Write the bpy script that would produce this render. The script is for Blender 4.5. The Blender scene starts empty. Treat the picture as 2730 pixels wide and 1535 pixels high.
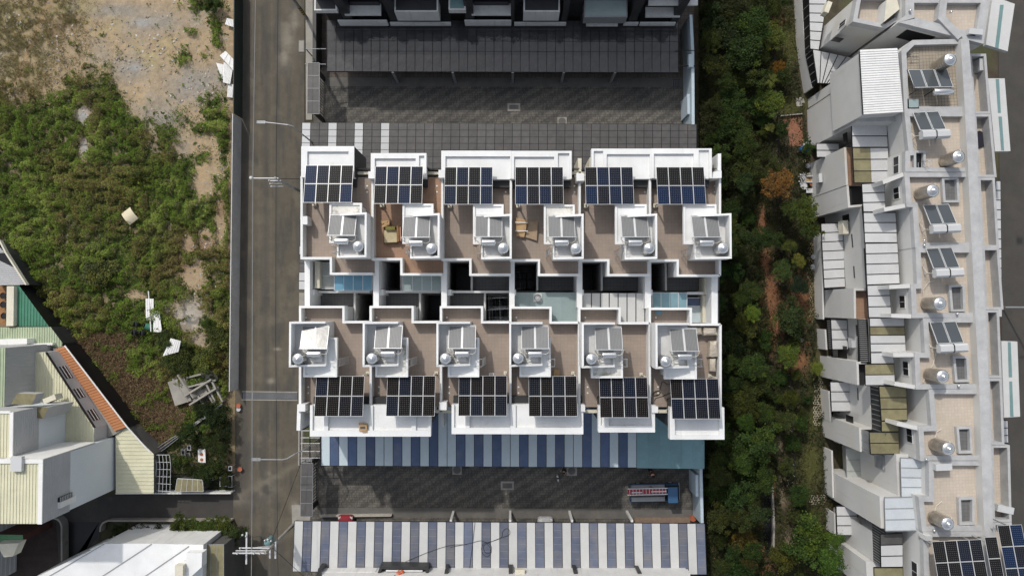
import bpy, math, random
import numpy as np
from mathutils import Vector, Matrix, noise
random.seed(7); RNG = np.random.default_rng(7)
SC = bpy.context.scene
COL = SC.collection
rad = math.radians

# ------------------------------------------------------------------ camera, sky, sun, exposure
H, FPX, TILT = 70.0, 1845.0, math.atan(47.5/1845.0)
cam = bpy.data.cameras.new('camera'); cam.sensor_width = 36; cam.lens = 36*FPX/2730.0
cam.clip_start = 1; cam.clip_end = 3000
co = bpy.data.objects.new('camera', cam); COL.objects.link(co)
co.location = (0, 0, H); co.rotation_euler = (TILT, 0, 0); SC.camera = co
SUN = Vector((-0.44, 0.84, 1.0)).normalized()
W = bpy.data.worlds.new('World'); SC.world = W; W.use_nodes = True
wn = W.node_tree
sky = wn.nodes.new('ShaderNodeTexSky'); sky.sky_type = 'NISHITA'; sky.sun_disc = False
sky.sun_elevation = math.asin(SUN.z); sky.sun_rotation = math.atan2(SUN.x, SUN.y)
sky.air_density = 1.2; sky.dust_density = 2.6; sky.ozone_density = 1.0
bg = wn.nodes['Background']; bg.inputs[1].default_value = 0.15
hs = wn.nodes.new('ShaderNodeHueSaturation'); hs.inputs['Saturation'].default_value = 0.42      # hazy summer sky
wn.links.new(sky.outputs[0], hs.inputs['Color']); wn.links.new(hs.outputs[0], bg.inputs[0])
sl = bpy.data.lights.new('sun', 'SUN'); sl.energy = 2.3; sl.angle = rad(1.3); sl.color = (1.0, 0.945, 0.865)
so = bpy.data.objects.new('sun', sl); COL.objects.link(so)
so.rotation_euler = SUN.to_track_quat('Z', 'Y').to_euler(); so.location = (-40, 60, 90)
vs = SC.view_settings; vs.view_transform = 'Standard'; vs.look = 'None'; vs.gamma = 1; vs.exposure = 0.06
try: vs.use_curve_mapping = False
except Exception: pass
SC.cycles.max_bounces = 6; SC.cycles.diffuse_bounces = 3; SC.cycles.glossy_bounces = 3
SC.cycles.transmission_bounces = 4; SC.cycles.transparent_max_bounces = 6
SC.cycles.caustics_reflective = False; SC.cycles.caustics_refractive = False

# a survey point of the photograph (image x, y) at a known height becomes a place in metres
CA, SA = math.cos(TILT), math.sin(TILT)
def P(px, py, z):
    u = (px-1365.0)/FPX; v = -(py-767.5)/FPX
    dy = v*CA+SA; dz = v*SA-CA
    t = (H-z)/(-dz)
    return (u*t, dy*t, z)
def PXY(x, y, z):      # the inverse
    dy, dz = y*CA+(z-H)*SA, -y*SA+(z-H)*CA
    return (1365+FPX*x/(-dz), 767.5-FPX*dy/(-dz))
def Q(o, *a):          # survey notes taken at four times enlargement with origin o
    return [(o[0]+a[i]/4.0, o[1]+a[i+1]/4.0) for i in range(0, len(a), 2)]
def R4(x0, y0, x1, y1): return [(x0, y0), (x1, y0), (x1, y1), (x0, y1)]

# ------------------------------------------------------------------ materials
MATS = {}
def mk(name, col, rough=0.75, metal=0.0, var=0.12, vsc=0.9, fine=0.08, stain=None, tile=None, bump=0.0, bsc=30,
       col2=None, rnd=0.0, spec=0.35, coat=0.0, attr=None, alpha=None, rnd2=None, streak=None):
    m = bpy.data.materials.new(name); m.use_nodes = True; nt = m.node_tree; N = nt.nodes; L = nt.links
    b = N['Principled BSDF']; b.inputs['Roughness'].default_value = rough; b.inputs['Metallic'].default_value = metal
    b.inputs['Specular IOR Level'].default_value = spec
    if coat: b.inputs['Coat Weight'].default_value = coat; b.inputs['Coat Roughness'].default_value = 0.08
    geo = N.new('ShaderNodeNewGeometry'); pos = geo.outputs['Position']
    def nz(scale, detail=4, rough_=0.6, vec=None):
        n = N.new('ShaderNodeTexNoise'); n.inputs['Scale'].default_value = scale; n.inputs['Detail'].default_value = detail
        n.inputs['Roughness'].default_value = rough_; L.new(vec or pos, n.inputs['Vector']); return n.outputs['Fac']
    def mix(fac, a, c, mode='MIX'):
        x = N.new('ShaderNodeMix'); x.data_type = 'RGBA'; x.blend_type = mode
        if isinstance(fac, float): x.inputs[0].default_value = fac
        else: L.new(fac, x.inputs[0])
        for i, s in ((6, a), (7, c)):
            if isinstance(s, tuple): x.inputs[i].default_value = (*s, 1)
            else: L.new(s, x.inputs[i])
        return x.outputs[2]
    def rng(s, a, c, lo=0.0, hi=1.0):
        x = N.new('ShaderNodeMapRange'); x.inputs[1].default_value = a; x.inputs[2].default_value = c
        x.inputs[3].default_value = lo; x.inputs[4].default_value = hi; L.new(s, x.inputs[0]); return x.outputs[0]
    c = tuple(col)
    if attr:
        at = N.new('ShaderNodeAttribute'); at.attribute_name = attr; c = at.outputs['Color']
    if col2 is not None:
        c = mix(rng(nz(vsc*0.5, 6), 0.38, 0.62), c, tuple(col2))
    if rnd2 is not None:
        oi = N.new('ShaderNodeObjectInfo'); c = mix(oi.outputs['Random'], c, tuple(rnd2))
    if tile:
        br = N.new('ShaderNodeTexBrick'); tx, ty, mort, gc, ang = tile[:5]
        mp = N.new('ShaderNodeMapping'); mp.inputs['Rotation'].default_value = (0, 0, ang); L.new(pos, mp.inputs['Vector'])
        L.new(mp.outputs[0], br.inputs['Vector']); br.offset = tile[5] if len(tile) > 5 else 0.0; br.squash = 1
        br.inputs['Scale'].default_value = 1.0; br.inputs['Brick Width'].default_value = tx
        br.inputs['Row Height'].default_value = ty; br.inputs['Mortar Size'].default_value = mort
        br.inputs['Mortar Smooth'].default_value = 0.2
        br.inputs['Color1'].default_value = (0.96, 0.96, 0.96, 1); br.inputs['Color2'].default_value = (1.04, 1.04, 1.04, 1)
        br.inputs['Mortar'].default_value = (1, 1, 1, 1)
        c = mix(1.0, c, br.outputs['Color'], 'MULTIPLY')
        c = mix(br.outputs['Fac'], c, tuple(gc))
    if var:
        v = rng(nz(vsc, 5), 0.3, 0.7, 1-var, 1+var*0.6)
        c = mix(1.0, c, mixv(N, L, v), 'MULTIPLY')
    if fine:
        v = rng(nz(14, 3, 0.7), 0.3, 0.7, 1-fine, 1+fine)
        c = mix(1.0, c, mixv(N, L, v), 'MULTIPLY')
    if stain:
        sc_, lo, hi, scol = stain
        c = mix(rng(nz(sc_, 7, 0.65), lo, hi), c, tuple(scol))
    if streak:   # run marks down the fall of the sheet
        mp = N.new('ShaderNodeMapping'); mp.inputs['Scale'].default_value = streak[0]; L.new(pos, mp.inputs['Vector'])
        c = mix(rng(nz(1.0, 5, 0.6, mp.outputs[0]), streak[1], streak[2]), c, tuple(streak[3]))
    if rnd:
        oi = N.new('ShaderNodeObjectInfo'); v = rng(oi.outputs['Random'], 0, 1, 1-rnd, 1+rnd)
        c = mix(1.0, c, mixv(N, L, v), 'MULTIPLY')
    if isinstance(c, tuple): b.inputs['Base Color'].default_value = (*c, 1)
    else: L.new(c, b.inputs['Base Color'])
    if bump:
        bp = N.new('ShaderNodeBump'); bp.inputs['Strength'].default_value = bump; bp.inputs['Distance'].default_value = 0.05
        L.new(nz(bsc, 4), bp.inputs['Height']); L.new(bp.outputs[0], b.inputs['Normal'])
    if alpha is not None: b.inputs['Alpha'].default_value = alpha
    MATS[name] = m; return m
def mixv(N, L, v):
    c = N.new('ShaderNodeCombineColor'); 
    for i in range(3): L.new(v, c.inputs[i])
    return c.outputs[0]

WHITE = mk('white_roof_paint', (0.735, 0.745, 0.745), 0.6, var=0.09, vsc=0.6, fine=0.04, stain=(0.8, 0.60, 0.90, (0.56, 0.54, 0.49)), streak=((4.0, 0.5, 1.0), 0.62, 0.92, (0.60, 0.59, 0.57)), rnd=0.02)
WHITE2 = mk('white_wall_paint', (0.62, 0.625, 0.62), 0.65, var=0.10, vsc=0.8, fine=0.04, stain=(0.6, 0.56, 0.86, (0.42, 0.39, 0.33)), streak=((3.0, 3.0, 0.2), 0.55, 0.85, (0.44, 0.43, 0.40)))
STAINW = mk('stained_roof_paint', (0.66, 0.65, 0.61), 0.7, var=0.15, vsc=0.8, stain=(0.9, 0.53, 0.68, (0.20, 0.17, 0.11)))
CREAMW = mk('cream_plaster', (0.60, 0.57, 0.47), 0.7, var=0.12)
TILEB = mk('terrace_tile', (0.31, 0.25, 0.208), 0.7, var=0.12, vsc=0.5, tile=(0.3, 0.3, 0.008, (0.22, 0.19, 0.17), 0), stain=(0.5, 0.55, 0.85, (0.20, 0.175, 0.155)))
TILEO = mk('terrace_tile_warm', (0.34, 0.215, 0.145), 0.7, var=0.15, vsc=0.5, tile=(0.3, 0.3, 0.008, (0.24, 0.17, 0.13), 0))
TILEG = mk('balcony_tile', (0.145, 0.145, 0.145), 0.6, var=0.12, tile=(0.3, 0.3, 0.012, (0.09, 0.09, 0.09), 0))
DARKW = mk('dark_cladding', (0.034, 0.035, 0.037), 0.5, var=0.2)
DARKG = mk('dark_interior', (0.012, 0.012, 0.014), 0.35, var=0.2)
WELLW = mk('dark_grey_well_shade', (0.085, 0.082, 0.078), 0.7, var=0.2)  # dark grey; in the light wells it stands for deep shade
BLACKM = mk('black_metal', (0.02, 0.02, 0.022), 0.45, metal=0.3, var=0)
GALV = mk('galvanised_steel', (0.52, 0.53, 0.54), 0.42, metal=0.75, var=0.1)
GREYM = mk('grey_metal', (0.30, 0.31, 0.32), 0.5, metal=0.3)
STEEL = mk('stainless_steel', (0.74, 0.74, 0.74), 0.24, metal=0.95, var=0.05)
STEELD = mk('weathered_steel', (0.52, 0.48, 0.42), 0.33, metal=0.85, var=0.2, vsc=3)
ALU = mk('white_aluminium', (0.58, 0.59, 0.60), 0.4, metal=0.2, var=0.03)
PIPE = mk('pale_pipe', (0.62, 0.58, 0.50), 0.5, var=0.1)
COLLG = mk('collector_glass', (0.165, 0.168, 0.17), 0.2, var=0.05, spec=0.16, bump=0.10, bsc=2.0, rnd=0.1)
COLLD = mk('dark_collector_glass', (0.055, 0.065, 0.072), 0.2, var=0.05, spec=0.6, rnd=0.15)
SMOKE = mk('smoked_sheet', (0.088, 0.085, 0.083), 0.42, var=0.2, vsc=1.6, bump=0.35, bsc=2.2, rnd=0.14, stain=(1.2, 0.58, 0.85, (0.13, 0.11, 0.098)))
SMOKED = mk('smoked_sheet_dark', (0.050, 0.050, 0.052), 0.07, var=0.25, vsc=1.3, bump=0.5, bsc=0.9, rnd=0.12, spec=0.55)
SHEETW = mk('opal_sheet', (0.50, 0.51, 0.52), 0.5, var=0.05, rnd=0.04)
PALEB = mk('pale_blue_sheet', (0.47, 0.55, 0.59), 0.5, var=0.06, rnd=0.05, stain=(0.5, 0.6, 0.9, (0.36, 0.43, 0.47)))
DEEPB = mk('blue_sheet', (0.075, 0.112, 0.205), 0.42, var=0.16, vsc=1.0, rnd=0.14, stain=(0.4, 0.52, 0.8, (0.15, 0.16, 0.20)))
FADEB = mk('faded_blue_sheet', (0.115, 0.135, 0.195), 0.45, var=0.2, vsc=0.8, rnd=0.16, stain=(0.45, 0.45, 0.7, (0.175, 0.17, 0.175)))
WHITES = mk('white_sheet', (0.52, 0.525, 0.52), 0.55, var=0.05, rnd=0.04, stain=(0.5, 0.6, 0.9, (0.48, 0.47, 0.44)))
TEALS = mk('teal_sheet', (0.17, 0.30, 0.33), 0.4, var=0.1, rnd=0.06)
AQUA = mk('aqua_glass', (0.13, 0.30, 0.42), 0.25, var=0.12, vsc=0.6, rnd=0.12, spec=0.5)
AQUAP = mk('pale_aqua_glass', (0.27, 0.34, 0.34), 0.35, var=0.12, vsc=0.5, rnd=0.08)
ASPH = mk('asphalt', (0.088, 0.080, 0.068), 0.9, var=0.22, vsc=0.35, fine=0.12, bump=0.15, bsc=25,
          stain=(0.13, 0.48, 0.68, (0.185, 0.160, 0.122)), streak=((1.6, 0.05, 1), 0.48, 0.75, (0.060, 0.058, 0.055)))
ASPHD = mk('dark_asphalt', (0.055, 0.052, 0.050), 0.9, var=0.2, vsc=0.4, fine=0.12, stain=(0.25, 0.55, 0.8, (0.12, 0.10, 0.08)))
CONC = mk('concrete', (0.30, 0.285, 0.255), 0.85, var=0.2, vsc=0.8, stain=(0.7, 0.55, 0.8, (0.16, 0.145, 0.12)))
CONCD = mk('worn_concrete', (0.13, 0.125, 0.118), 0.85, var=0.2, vsc=0.8, stain=(0.5, 0.55, 0.8, (0.19, 0.17, 0.14)))
CONCG = mk('grey_coping', (0.42, 0.425, 0.43), 0.75, var=0.14, vsc=1.2, fine=0.07, stain=(0.8, 0.5, 0.85, (0.30, 0.305, 0.32)))
PLAST = mk('pale_plaster', (0.56, 0.56, 0.55), 0.75, var=0.07, vsc=0.5, fine=0.03, stain=(0.25, 0.52, 0.85, (0.50, 0.46, 0.36)), streak=((2.5, 2.5, 0.15), 0.6, 0.95, (0.42, 0.40, 0.34)))
BEIGE = mk('beige_roof_tile', (0.50, 0.435, 0.365), 0.7, var=0.1, vsc=0.7, tile=(0.27, 0.27, 0.012, (0.42, 0.36, 0.30), -0.047), stain=(0.4, 0.5, 0.85, (0.42, 0.37, 0.29)))
BEIGEG = mk('beige_tile_dirty', (0.36, 0.31, 0.24), 0.7, var=0.2, vsc=0.7, tile=(0.27, 0.27, 0.016, (0.16, 0.13, 0.11), -0.047), stain=(0.5, 0.5, 0.75, (0.2, 0.19, 0.16)))
PANW = mk('opal_roof_panel', (0.50, 0.505, 0.51), 0.45, var=0.08, vsc=0.7, rnd=0.06, stain=(0.6, 0.58, 0.9, (0.38, 0.38, 0.37)))
PANO = mk('olive_roof_panel', (0.22, 0.20, 0.115), 0.45, var=0.22, vsc=1.2, rnd=0.1, stain=(0.7, 0.5, 0.8, (0.13, 0.11, 0.06)))
PANG = mk('grey_roof_panel', (0.36, 0.38, 0.36), 0.45, var=0.1, rnd=0.06)
YELR = mk('cream_corrugated', (0.60, 0.585, 0.43), 0.6, var=0.10, vsc=0.6, stain=(0.4, 0.6, 0.9, (0.42, 0.40, 0.28)))
GREYR = mk('grey_corrugated', (0.42, 0.425, 0.43), 0.6, var=0.1, vsc=0.5)
BLUEW = mk('blue_grey_wall', (0.62, 0.665, 0.70), 0.6, var=0.05, vsc=0.3)
WHITER = mk('white_corrugated', (0.72, 0.72, 0.71), 0.5, var=0.06, stain=(1.0, 0.6, 0.9, (0.5, 0.47, 0.38)))
ORANR = mk('orange_corrugated', (0.43, 0.19, 0.085), 0.6, var=0.12, stain=(0.5, 0.6, 0.85, (0.33, 0.2, 0.13)))
GREENR = mk('green_corrugated', (0.06, 0.20, 0.13), 0.5, var=0.15)
GREYGR = mk('sage_corrugated', (0.36, 0.42, 0.29), 0.6, var=0.15)
HOARD = mk('grey_hoarding', (0.48, 0.48, 0.48), 0.6, var=0.12)
HOARDG = mk('dark_green_hoarding', (0.04, 0.056, 0.049), 0.6, var=0.2)
BLUEWALL = mk('pale_blue_wall', (0.42, 0.50, 0.56), 0.7, var=0.08)
BRICK = mk('red_brick_paving', (0.30, 0.13, 0.075), 0.85, var=0.3, vsc=2, tile=(0.22, 0.11, 0.012, (0.16, 0.10, 0.07), 0, 0.5))
REDBR = mk('dark_red_brick', (0.09, 0.04, 0.03), 0.85, var=0.3)
TERRA = mk('terracotta', (0.36, 0.11, 0.06), 0.7)
CARDB = mk('cardboard', (0.42, 0.28, 0.15), 0.8, var=0.2, vsc=2)
CARDY = mk('faded_foam', (0.50, 0.43, 0.27), 0.85, var=0.2, vsc=2)
OLIVE = mk('olive_cloth', (0.19, 0.17, 0.05), 0.9, var=0.2, vsc=3)
RUST = mk('rusty_wood', (0.27, 0.14, 0.06), 0.8, var=0.3, vsc=3)
BAGM = mk('silver_wrap', (0.45, 0.40, 0.33), 0.5, var=0.25, vsc=3, bump=0.6, bsc=6)
BARK = mk('bark', (0.09, 0.065, 0.045), 0.9)
WATERM = mk('creek_water', (0.012, 0.012, 0.014), 0.12, var=0, fine=0, bump=0.1, bsc=3)
REDP = mk('red_paint', (0.24, 0.018, 0.028), 0.35, var=0.1, coat=0.4)
BLUEP = mk('blue_paint', (0.035, 0.10, 0.20), 0.4, var=0.1, coat=0.3)
SILVP = mk('silver_paint', (0.55, 0.56, 0.57), 0.3, metal=0.4, coat=0.4)
TYRE = mk('tyre_rubber', (0.015, 0.015, 0.016), 0.8)
TEALP = mk('teal_paint', (0.15, 0.25, 0.255), 0.5)
SKIN = mk('skin', (0.45, 0.28, 0.2), 0.6)
HAIR = mk('black_hair', (0.01, 0.01, 0.01), 0.5)
ORCL = mk('orange_cloth', (0.55, 0.12, 0.05), 0.8)
DKCL = mk('dark_cloth', (0.02, 0.02, 0.03), 0.9)
BLUB = mk('blue_barrel', (0.02, 0.12, 0.36), 0.4)
PLANKM = mk('weathered_board', (0.42, 0.24, 0.18), 0.8, var=0.2, rnd=0.15)
STONE = mk('pale_stone', (0.40, 0.38, 0.34), 0.85, var=0.2, vsc=3)

# ------------------------------------------------------------------ mesh building
def area2(pts):
    return sum(pts[i][0]*pts[(i+1) % len(pts)][1]-pts[(i+1) % len(pts)][0]*pts[i][1] for i in range(len(pts)))
class MB:
    def __init__(s): s.v = []; s.f = []; s.m = []; s.ms = []
    def slot(s, m):
        if m not in s.ms: s.ms.append(m)
        return s.ms.index(m)
    def face(s, pts, m):
        n = len(s.v); s.v += [tuple(p) for p in pts]; s.f.append(tuple(range(n, n+len(pts)))); s.m.append(s.slot(m)); return s
    def prism(s, pts, zt, zb, m, ms=None):    # pts in metres (x, y); zt may be a list of heights
        pts = [tuple(p[:2]) for p in pts]
        zt = list(zt) if hasattr(zt, '__len__') else [zt]*len(pts)
        if area2(pts) < 0: pts = pts[::-1]; zt = zt[::-1]
        zb = list(zb) if hasattr(zb, '__len__') else [zb]*len(pts)
        n = len(pts); k = len(s.v); ms = ms or m
        s.v += [(p[0], p[1], z) for p, z in zip(pts, zt)]+[(p[0], p[1], z) for p, z in zip(pts, zb)]
        a, b = s.slot(m), s.slot(ms)
        s.f.append(tuple(range(k, k+n))); s.m.append(a)
        s.f.append(tuple(range(k+2*n-1, k+n-1, -1))); s.m.append(b)
        for i in range(n):
            j = (i+1) % n; s.f.append((k+i, k+n+i, k+n+j, k+j)); s.m.append(b)
        return s
    def pprism(s, px, zt, zb, m, ms=None, zp=None):   # px given where the photograph shows the top edge
        z0 = zt if not hasattr(zt, '__len__') else None
        return s.prism([P(a, b, zp if zp is not None else (z0 if z0 is not None else zt[i])) for i, (a, b) in enumerate(px)], zt, zb, m, ms)
    def box(s, x0, y0, z0, x1, y1, z1, m): return s.prism([(x0, y0), (x1, y0), (x1, y1), (x0, y1)], z1, z0, m)
    def line(s, pts, th, zt, zb, m, closed=False):    # mitred wall, pts = centre line in metres
        pts = [Vector(p[:2]) for p in pts]; n = len(pts); L_, R_ = [], []
        for i, p in enumerate(pts):
            a = pts[i-1] if (i > 0 or closed) else None; b = pts[(i+1) % n] if (i < n-1 or closed) else None
            d1 = (p-a).normalized() if a is not None else None; d2 = (b-p).normalized() if b is not None else None
            if d1 is None: d1 = d2
            if d2 is None: d2 = d1
            n1 = Vector((-d1.y, d1.x)); n2 = Vector((-d2.y, d2.x)); mm = (n1+n2)
            if mm.length < 1e-4: mm = n1
            mm.normalize(); k = th/2/max(0.35, mm.dot(n1)); L_.append(p+mm*k); R_.append(p-mm*k)
        for i in range(n if closed else n-1):
            j = (i+1) % n; s.prism([L_[i], L_[j], R_[j], R_[i]], zt, zb, m)
        return s
    def pline(s, px, th, zt, zb, m, closed=False): return s.line([P(a, b, zt) for a, b in px], th, zt, zb, m, closed)
    def tube(s, pts, r, m, n=6, r1=None):
        pts = [Vector(p) for p in pts]; k = len(s.v); mi = s.slot(m); N_ = len(pts)
        up = Vector((0, 0, 1))
        for i, p in enumerate(pts):
            d = (pts[min(i+1, N_-1)]-pts[max(i-1, 0)]).normalized()
            a = d.cross(up if abs(d.z) < 0.95 else Vector((1, 0, 0))).normalized(); b = d.cross(a)
            rr = r if r1 is None else r+(r1-r)*i/max(1, N_-1)
            for j in range(n):
                t = 2*math.pi*j/n; s.v.append(tuple(p+a*math.cos(t)*rr+b*math.sin(t)*rr))
        for i in range(N_-1):
            for j in range(n):
                q = (j+1) % n; s.f.append((k+i*n+j, k+i*n+q, k+(i+1)*n+q, k+(i+1)*n+j)); s.m.append(mi)
        s.f.append(tuple(k+j for j in range(n))[::-1]); s.m.append(mi)
        s.f.append(tuple(k+(N_-1)*n+j for j in range(n))); s.m.append(mi); return s
    def lathe(s, c, prof, m, n=16, axis='z'):   # prof list of (r, h)
        k = len(s.v); mi = s.slot(m)
        for r, h in prof:
            for j in range(n):
                t = 2*math.pi*j/n; a, b = r*math.cos(t), r*math.sin(t)
                s.v.append((c[0]+a, c[1]+b, c[2]+h) if axis == 'z' else (c[0]+h, c[1]+a, c[2]+b))
        for i in range(len(prof)-1):
            for j in range(n):
                q = (j+1) % n; s.f.append((k+i*n+j, k+i*n+q, k+(i+1)*n+q, k+(i+1)*n+j)); s.m.append(mi)
        s.f.append(tuple(k+j for j in range(n))[::-1]); s.m.append(mi)
        s.f.append(tuple(k+(len(prof)-1)*n+j for j in range(n))); s.m.append(mi); return s
    def corr(s, q, n, depth, m):   # corrugated quad: q four points, ribs run p0->p3, repeated along p0->p1
        q = [Vector(p) for p in q]; nn = (q[1]-q[0]).cross(q[3]-q[0]).normalized()
        if nn.z < -1e-6 or (abs(nn.z) < 1e-6 and nn.x < 0): nn = -nn
        mi = s.slot(m); k = len(s.v); row = []
        for i in range(n):
            for t, h in ((0, 0), (0.62, 0), (0.70, 1), (0.92, 1)):
                f = (i+t)/n; row.append((f, h))
        row.append((1, 0))
        for f, h in row:
            s.v.append(tuple(q[0].lerp(q[1], f)+nn*depth*h)); s.v.append(tuple(q[3].lerp(q[2], f)+nn*depth*h))
        for i in range(len(row)-1):
            s.f.append((k+2*i, k+2*i+2, k+2*i+3, k+2*i+1)); s.m.append(mi)
        return s
    def build(s, name, parent=None, smooth=False, loc=None):
        me = bpy.data.meshes.new(name); off = Vector((0, 0, 0))
        if parent is not None:
            off = Vector(parent.location) if parent.parent is None else Vector(parent.parent.location)+Vector(parent.location)
        if loc is not None: off = off+0*off if parent is not None else Vector(loc)
        me.from_pydata([tuple(Vector(v)-off) for v in s.v], [], s.f)
        for m in s.ms: me.materials.append(m)
        me.polygons.foreach_set('material_index', s.m)
        if smooth: me.polygons.foreach_set('use_smooth', [True]*len(s.f))
        me.update(); o = bpy.data.objects.new(name, me); COL.objects.link(o)
        if parent is not None: o.parent = parent
        elif loc is not None: o.location = loc
        return o
def thing(name, label, cat, loc=(0, 0, 0), group=None, rz=0):
    o = bpy.data.objects.new(name, None); COL.objects.link(o); o.location = loc; o.rotation_euler = (0, 0, rz)
    o.empty_display_size = 0.3; o['label'] = label; o['category'] = cat
    if group: o['group'] = group
    return o
def tag(o, label, cat, group=None):
    o['label'] = label; o['category'] = cat
    if group: o['group'] = group
    return o
def kind(o, k): o['kind'] = k; return o
def dup(root, loc, rz=None, label=None, group=None, scale=None):
    r = root.copy(); COL.objects.link(r); r.location = loc
    if rz is not None: r.rotation_euler = (0, 0, rz)
    if scale is not None: r.scale = scale if hasattr(scale, '__len__') else (scale,)*3
    if label: r['label'] = label
    if group: r['group'] = group
    for ch in list(root.children):
        c = ch.copy(); COL.objects.link(c); c.parent = r
        for g in list(ch.children):
            d = g.copy(); COL.objects.link(d); d.parent = c
    return r
def obj_from(name, me, parent=None, loc=(0, 0, 0), rot=(0, 0, 0)):
    o = bpy.data.objects.new(name, me); COL.objects.link(o); o.parent = parent; o.location = loc; o.rotation_euler = rot; return o
def inset(pts, d):
    pts = [Vector(p[:2]) for p in pts]
    if area2(pts) < 0: pts = pts[::-1]
    n = len(pts); out = []
    for i, p in enumerate(pts):
        d1 = (p-pts[i-1]).normalized(); d2 = (pts[(i+1) % n]-p).normalized()
        n1 = Vector((-d1.y, d1.x)); n2 = Vector((-d2.y, d2.x)); mm = (n1+n2).normalized()
        out.append(p+mm*d/max(0.35, mm.dot(n1)))
    return pts, out
def ring(mb, pts, th, zt, zb, m, skip=()):   # parapet inside the outline
    a, b = inset(pts, th); n = len(a)
    for i in range(n):
        if i in skip: continue
        j = (i+1) % n; mb.prism([a[i], a[j], b[j], b[i]], zt, zb, m)
    return mb
ORD6 = ['leftmost', 'second from the left', 'third from the left', 'third from the right', 'second from the right', 'rightmost']
# ------------------------------------------------------------------ ground sheets
def sheet(name, px, z, m, z0=0.0, k='structure'):
    pts = [P(a, b, z0)[:2] for a, b in px]
    if area2(pts) < 0: pts = pts[::-1]
    b = MB(); b.face([(x, y, z) for x, y in pts], m); return kind(b.build(name), k)
SOILD = mk('dark_soil', (0.075, 0.06, 0.042), 0.95, var=0.3, vsc=0.5, fine=0.2, col2=(0.06, 0.065, 0.03))
b = MB(); b.face([(-900, -900, -.03), (900, -900, -.03), (900, 900, -.03), (-900, 900, -.03)], SOILD); kind(b.build('ground'), 'structure')
LOTC = mk('lot_soil', (1, 1, 1), 0.95, var=0.16, vsc=1.1, fine=0.22, bump=0.9, bsc=5, attr='tone')
def blob(x, y, L_):
    r = np.zeros_like(x)
    for (a, b_, rx, ry) in L_: r = np.maximum(r, np.exp(-(((x-a)/rx)**2+((y-b_)/ry)**2)))
    return r
def vnoise(x, y, s, seed=0, oct_=3):     # cheap value noise
    out = np.zeros_like(x, dtype=float); amp = 1.0; tot = 0
    for o in range(oct_):
        r = np.random.default_rng(seed+o*17); T = r.random((257, 257)); X = (x/s*(2**o)+1000+seed*3.1); Y = (y/s*(2**o)+1000+seed*1.7)
        xi = np.floor(X).astype(int); yi = np.floor(Y).astype(int); fx = X-xi; fy = Y-yi; fx = fx*fx*(3-2*fx); fy = fy*fy*(3-2*fy)
        a = T[xi % 256, yi % 256]; b_ = T[(xi+1) % 256, yi % 256]; c = T[xi % 256, (yi+1) % 256]; d = T[(xi+1) % 256, (yi+1) % 256]
        out += amp*((a*(1-fx)+b_*fx)*(1-fy)+(c*(1-fx)+d*fx)*fy); tot += amp; amp *= .55
    return out/tot
def unproj(px, py, z=0.0):   # arrays
    u = (px-1365.0)/FPX; v = -(py-767.5)/FPX; dy = v*CA+SA; dz = v*SA-CA; t = (H-z)/(-dz); return u*t, dy*t
def sstep(a, b_, x): t = np.clip((x-a)/(b_-a), 0, 1); return t*t*(3-2*t)
def cmix(c, col, f): return c*(1-f[..., None])+np.array(col)*f[..., None]
def grid_sheet(name, x0, y0, x1, y1, nx, ny, colf, zf, m, z=0.0):
    gx, gy = np.meshgrid(np.linspace(x0, x1, nx), np.linspace(y0, y1, ny)); X, Y = unproj(gx, gy); Z = zf(gx, gy)+z
    V = np.stack([X, Y, Z], -1).reshape(-1, 3); C_ = colf(gx, gy).reshape(-1, 3)
    i = np.arange(nx-1)[None, :]+np.arange(ny-1)[:, None]*nx; F = np.stack([i, i+nx, i+nx+1, i+1], -1).reshape(-1, 4)
    me = mesh_np(name, V, F, C_, m, True); o = bpy.data.objects.new(name, me); COL.objects.link(o); return kind(o, 'structure')
def mesh_np(name, V, F, C_, m, smooth=False):
    me = bpy.data.meshes.new(name); n, k = len(V), F.shape[1]
    me.vertices.add(n); me.vertices.foreach_set('co', V.astype(np.float32).ravel())
    me.loops.add(F.size); me.loops.foreach_set('vertex_index', F.astype(np.int32).ravel())
    me.polygons.add(len(F)); me.polygons.foreach_set('loop_start', np.arange(0, F.size, k, dtype=np.int32))
    me.polygons.foreach_set('loop_total', np.full(len(F), k, dtype=np.int32))
    if smooth: me.polygons.foreach_set('use_smooth', np.ones(len(F), dtype=bool))
    if C_ is not None:
        at = me.attributes.new('tone', 'FLOAT_COLOR', 'POINT'); at.data.foreach_set('color', np.concatenate([C_, np.ones((n, 1))], 1).astype(np.float32).ravel())
    me.materials.append(m); me.update(calc_edges=True); me.validate(); return me
BX = [-40, 0, 60, 120, 170, 210, 250, 300, 330, 400, 450, 560, 640]; BY = [225, 235, 270, 290, 255, 205, 200, 205, 275, 345, 335, 325, 290]
BARE = [(530, 372, 62, 34), (545, 490, 30, 44), (560, 455, 40, 24), (505, 650, 20, 22), (552, 640, 22, 30), (520, 735, 34, 42), (508, 840, 50, 50), (545, 905, 34, 24), (500, 395, 40, 20),
        (226, 393, 13, 32), (225, 308, 22, 28), (590, 600, 14, 60), (365, 785, 25, 14), (585, 420, 25, 60)]
GREEN = [(560, 20, 42, 30), (545, 2, 40, 16), (578, 88, 12, 28), (518, 85, 12, 12), (492, 157, 16, 16), (555, 155, 12, 14), (585, 118, 12, 12), (205, 128, 18, 12), (185, 215, 14, 10), (575, 300, 30, 40), (600, 350, 18, 80), (560, 345, 40, 14), (240, 180, 18, 8)]
DEAD = [(235, 920, 50, 30), (300, 965, 60, 45), (360, 1030, 75, 55), (430, 1100, 75, 45), (430, 1165, 45, 30), (290, 905, 60, 20), (500, 1060, 60, 30), (590, 960, 20, 60), (470, 700, 40, 40), (590, 560, 20, 30), (540, 660, 50, 30)]
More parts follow.
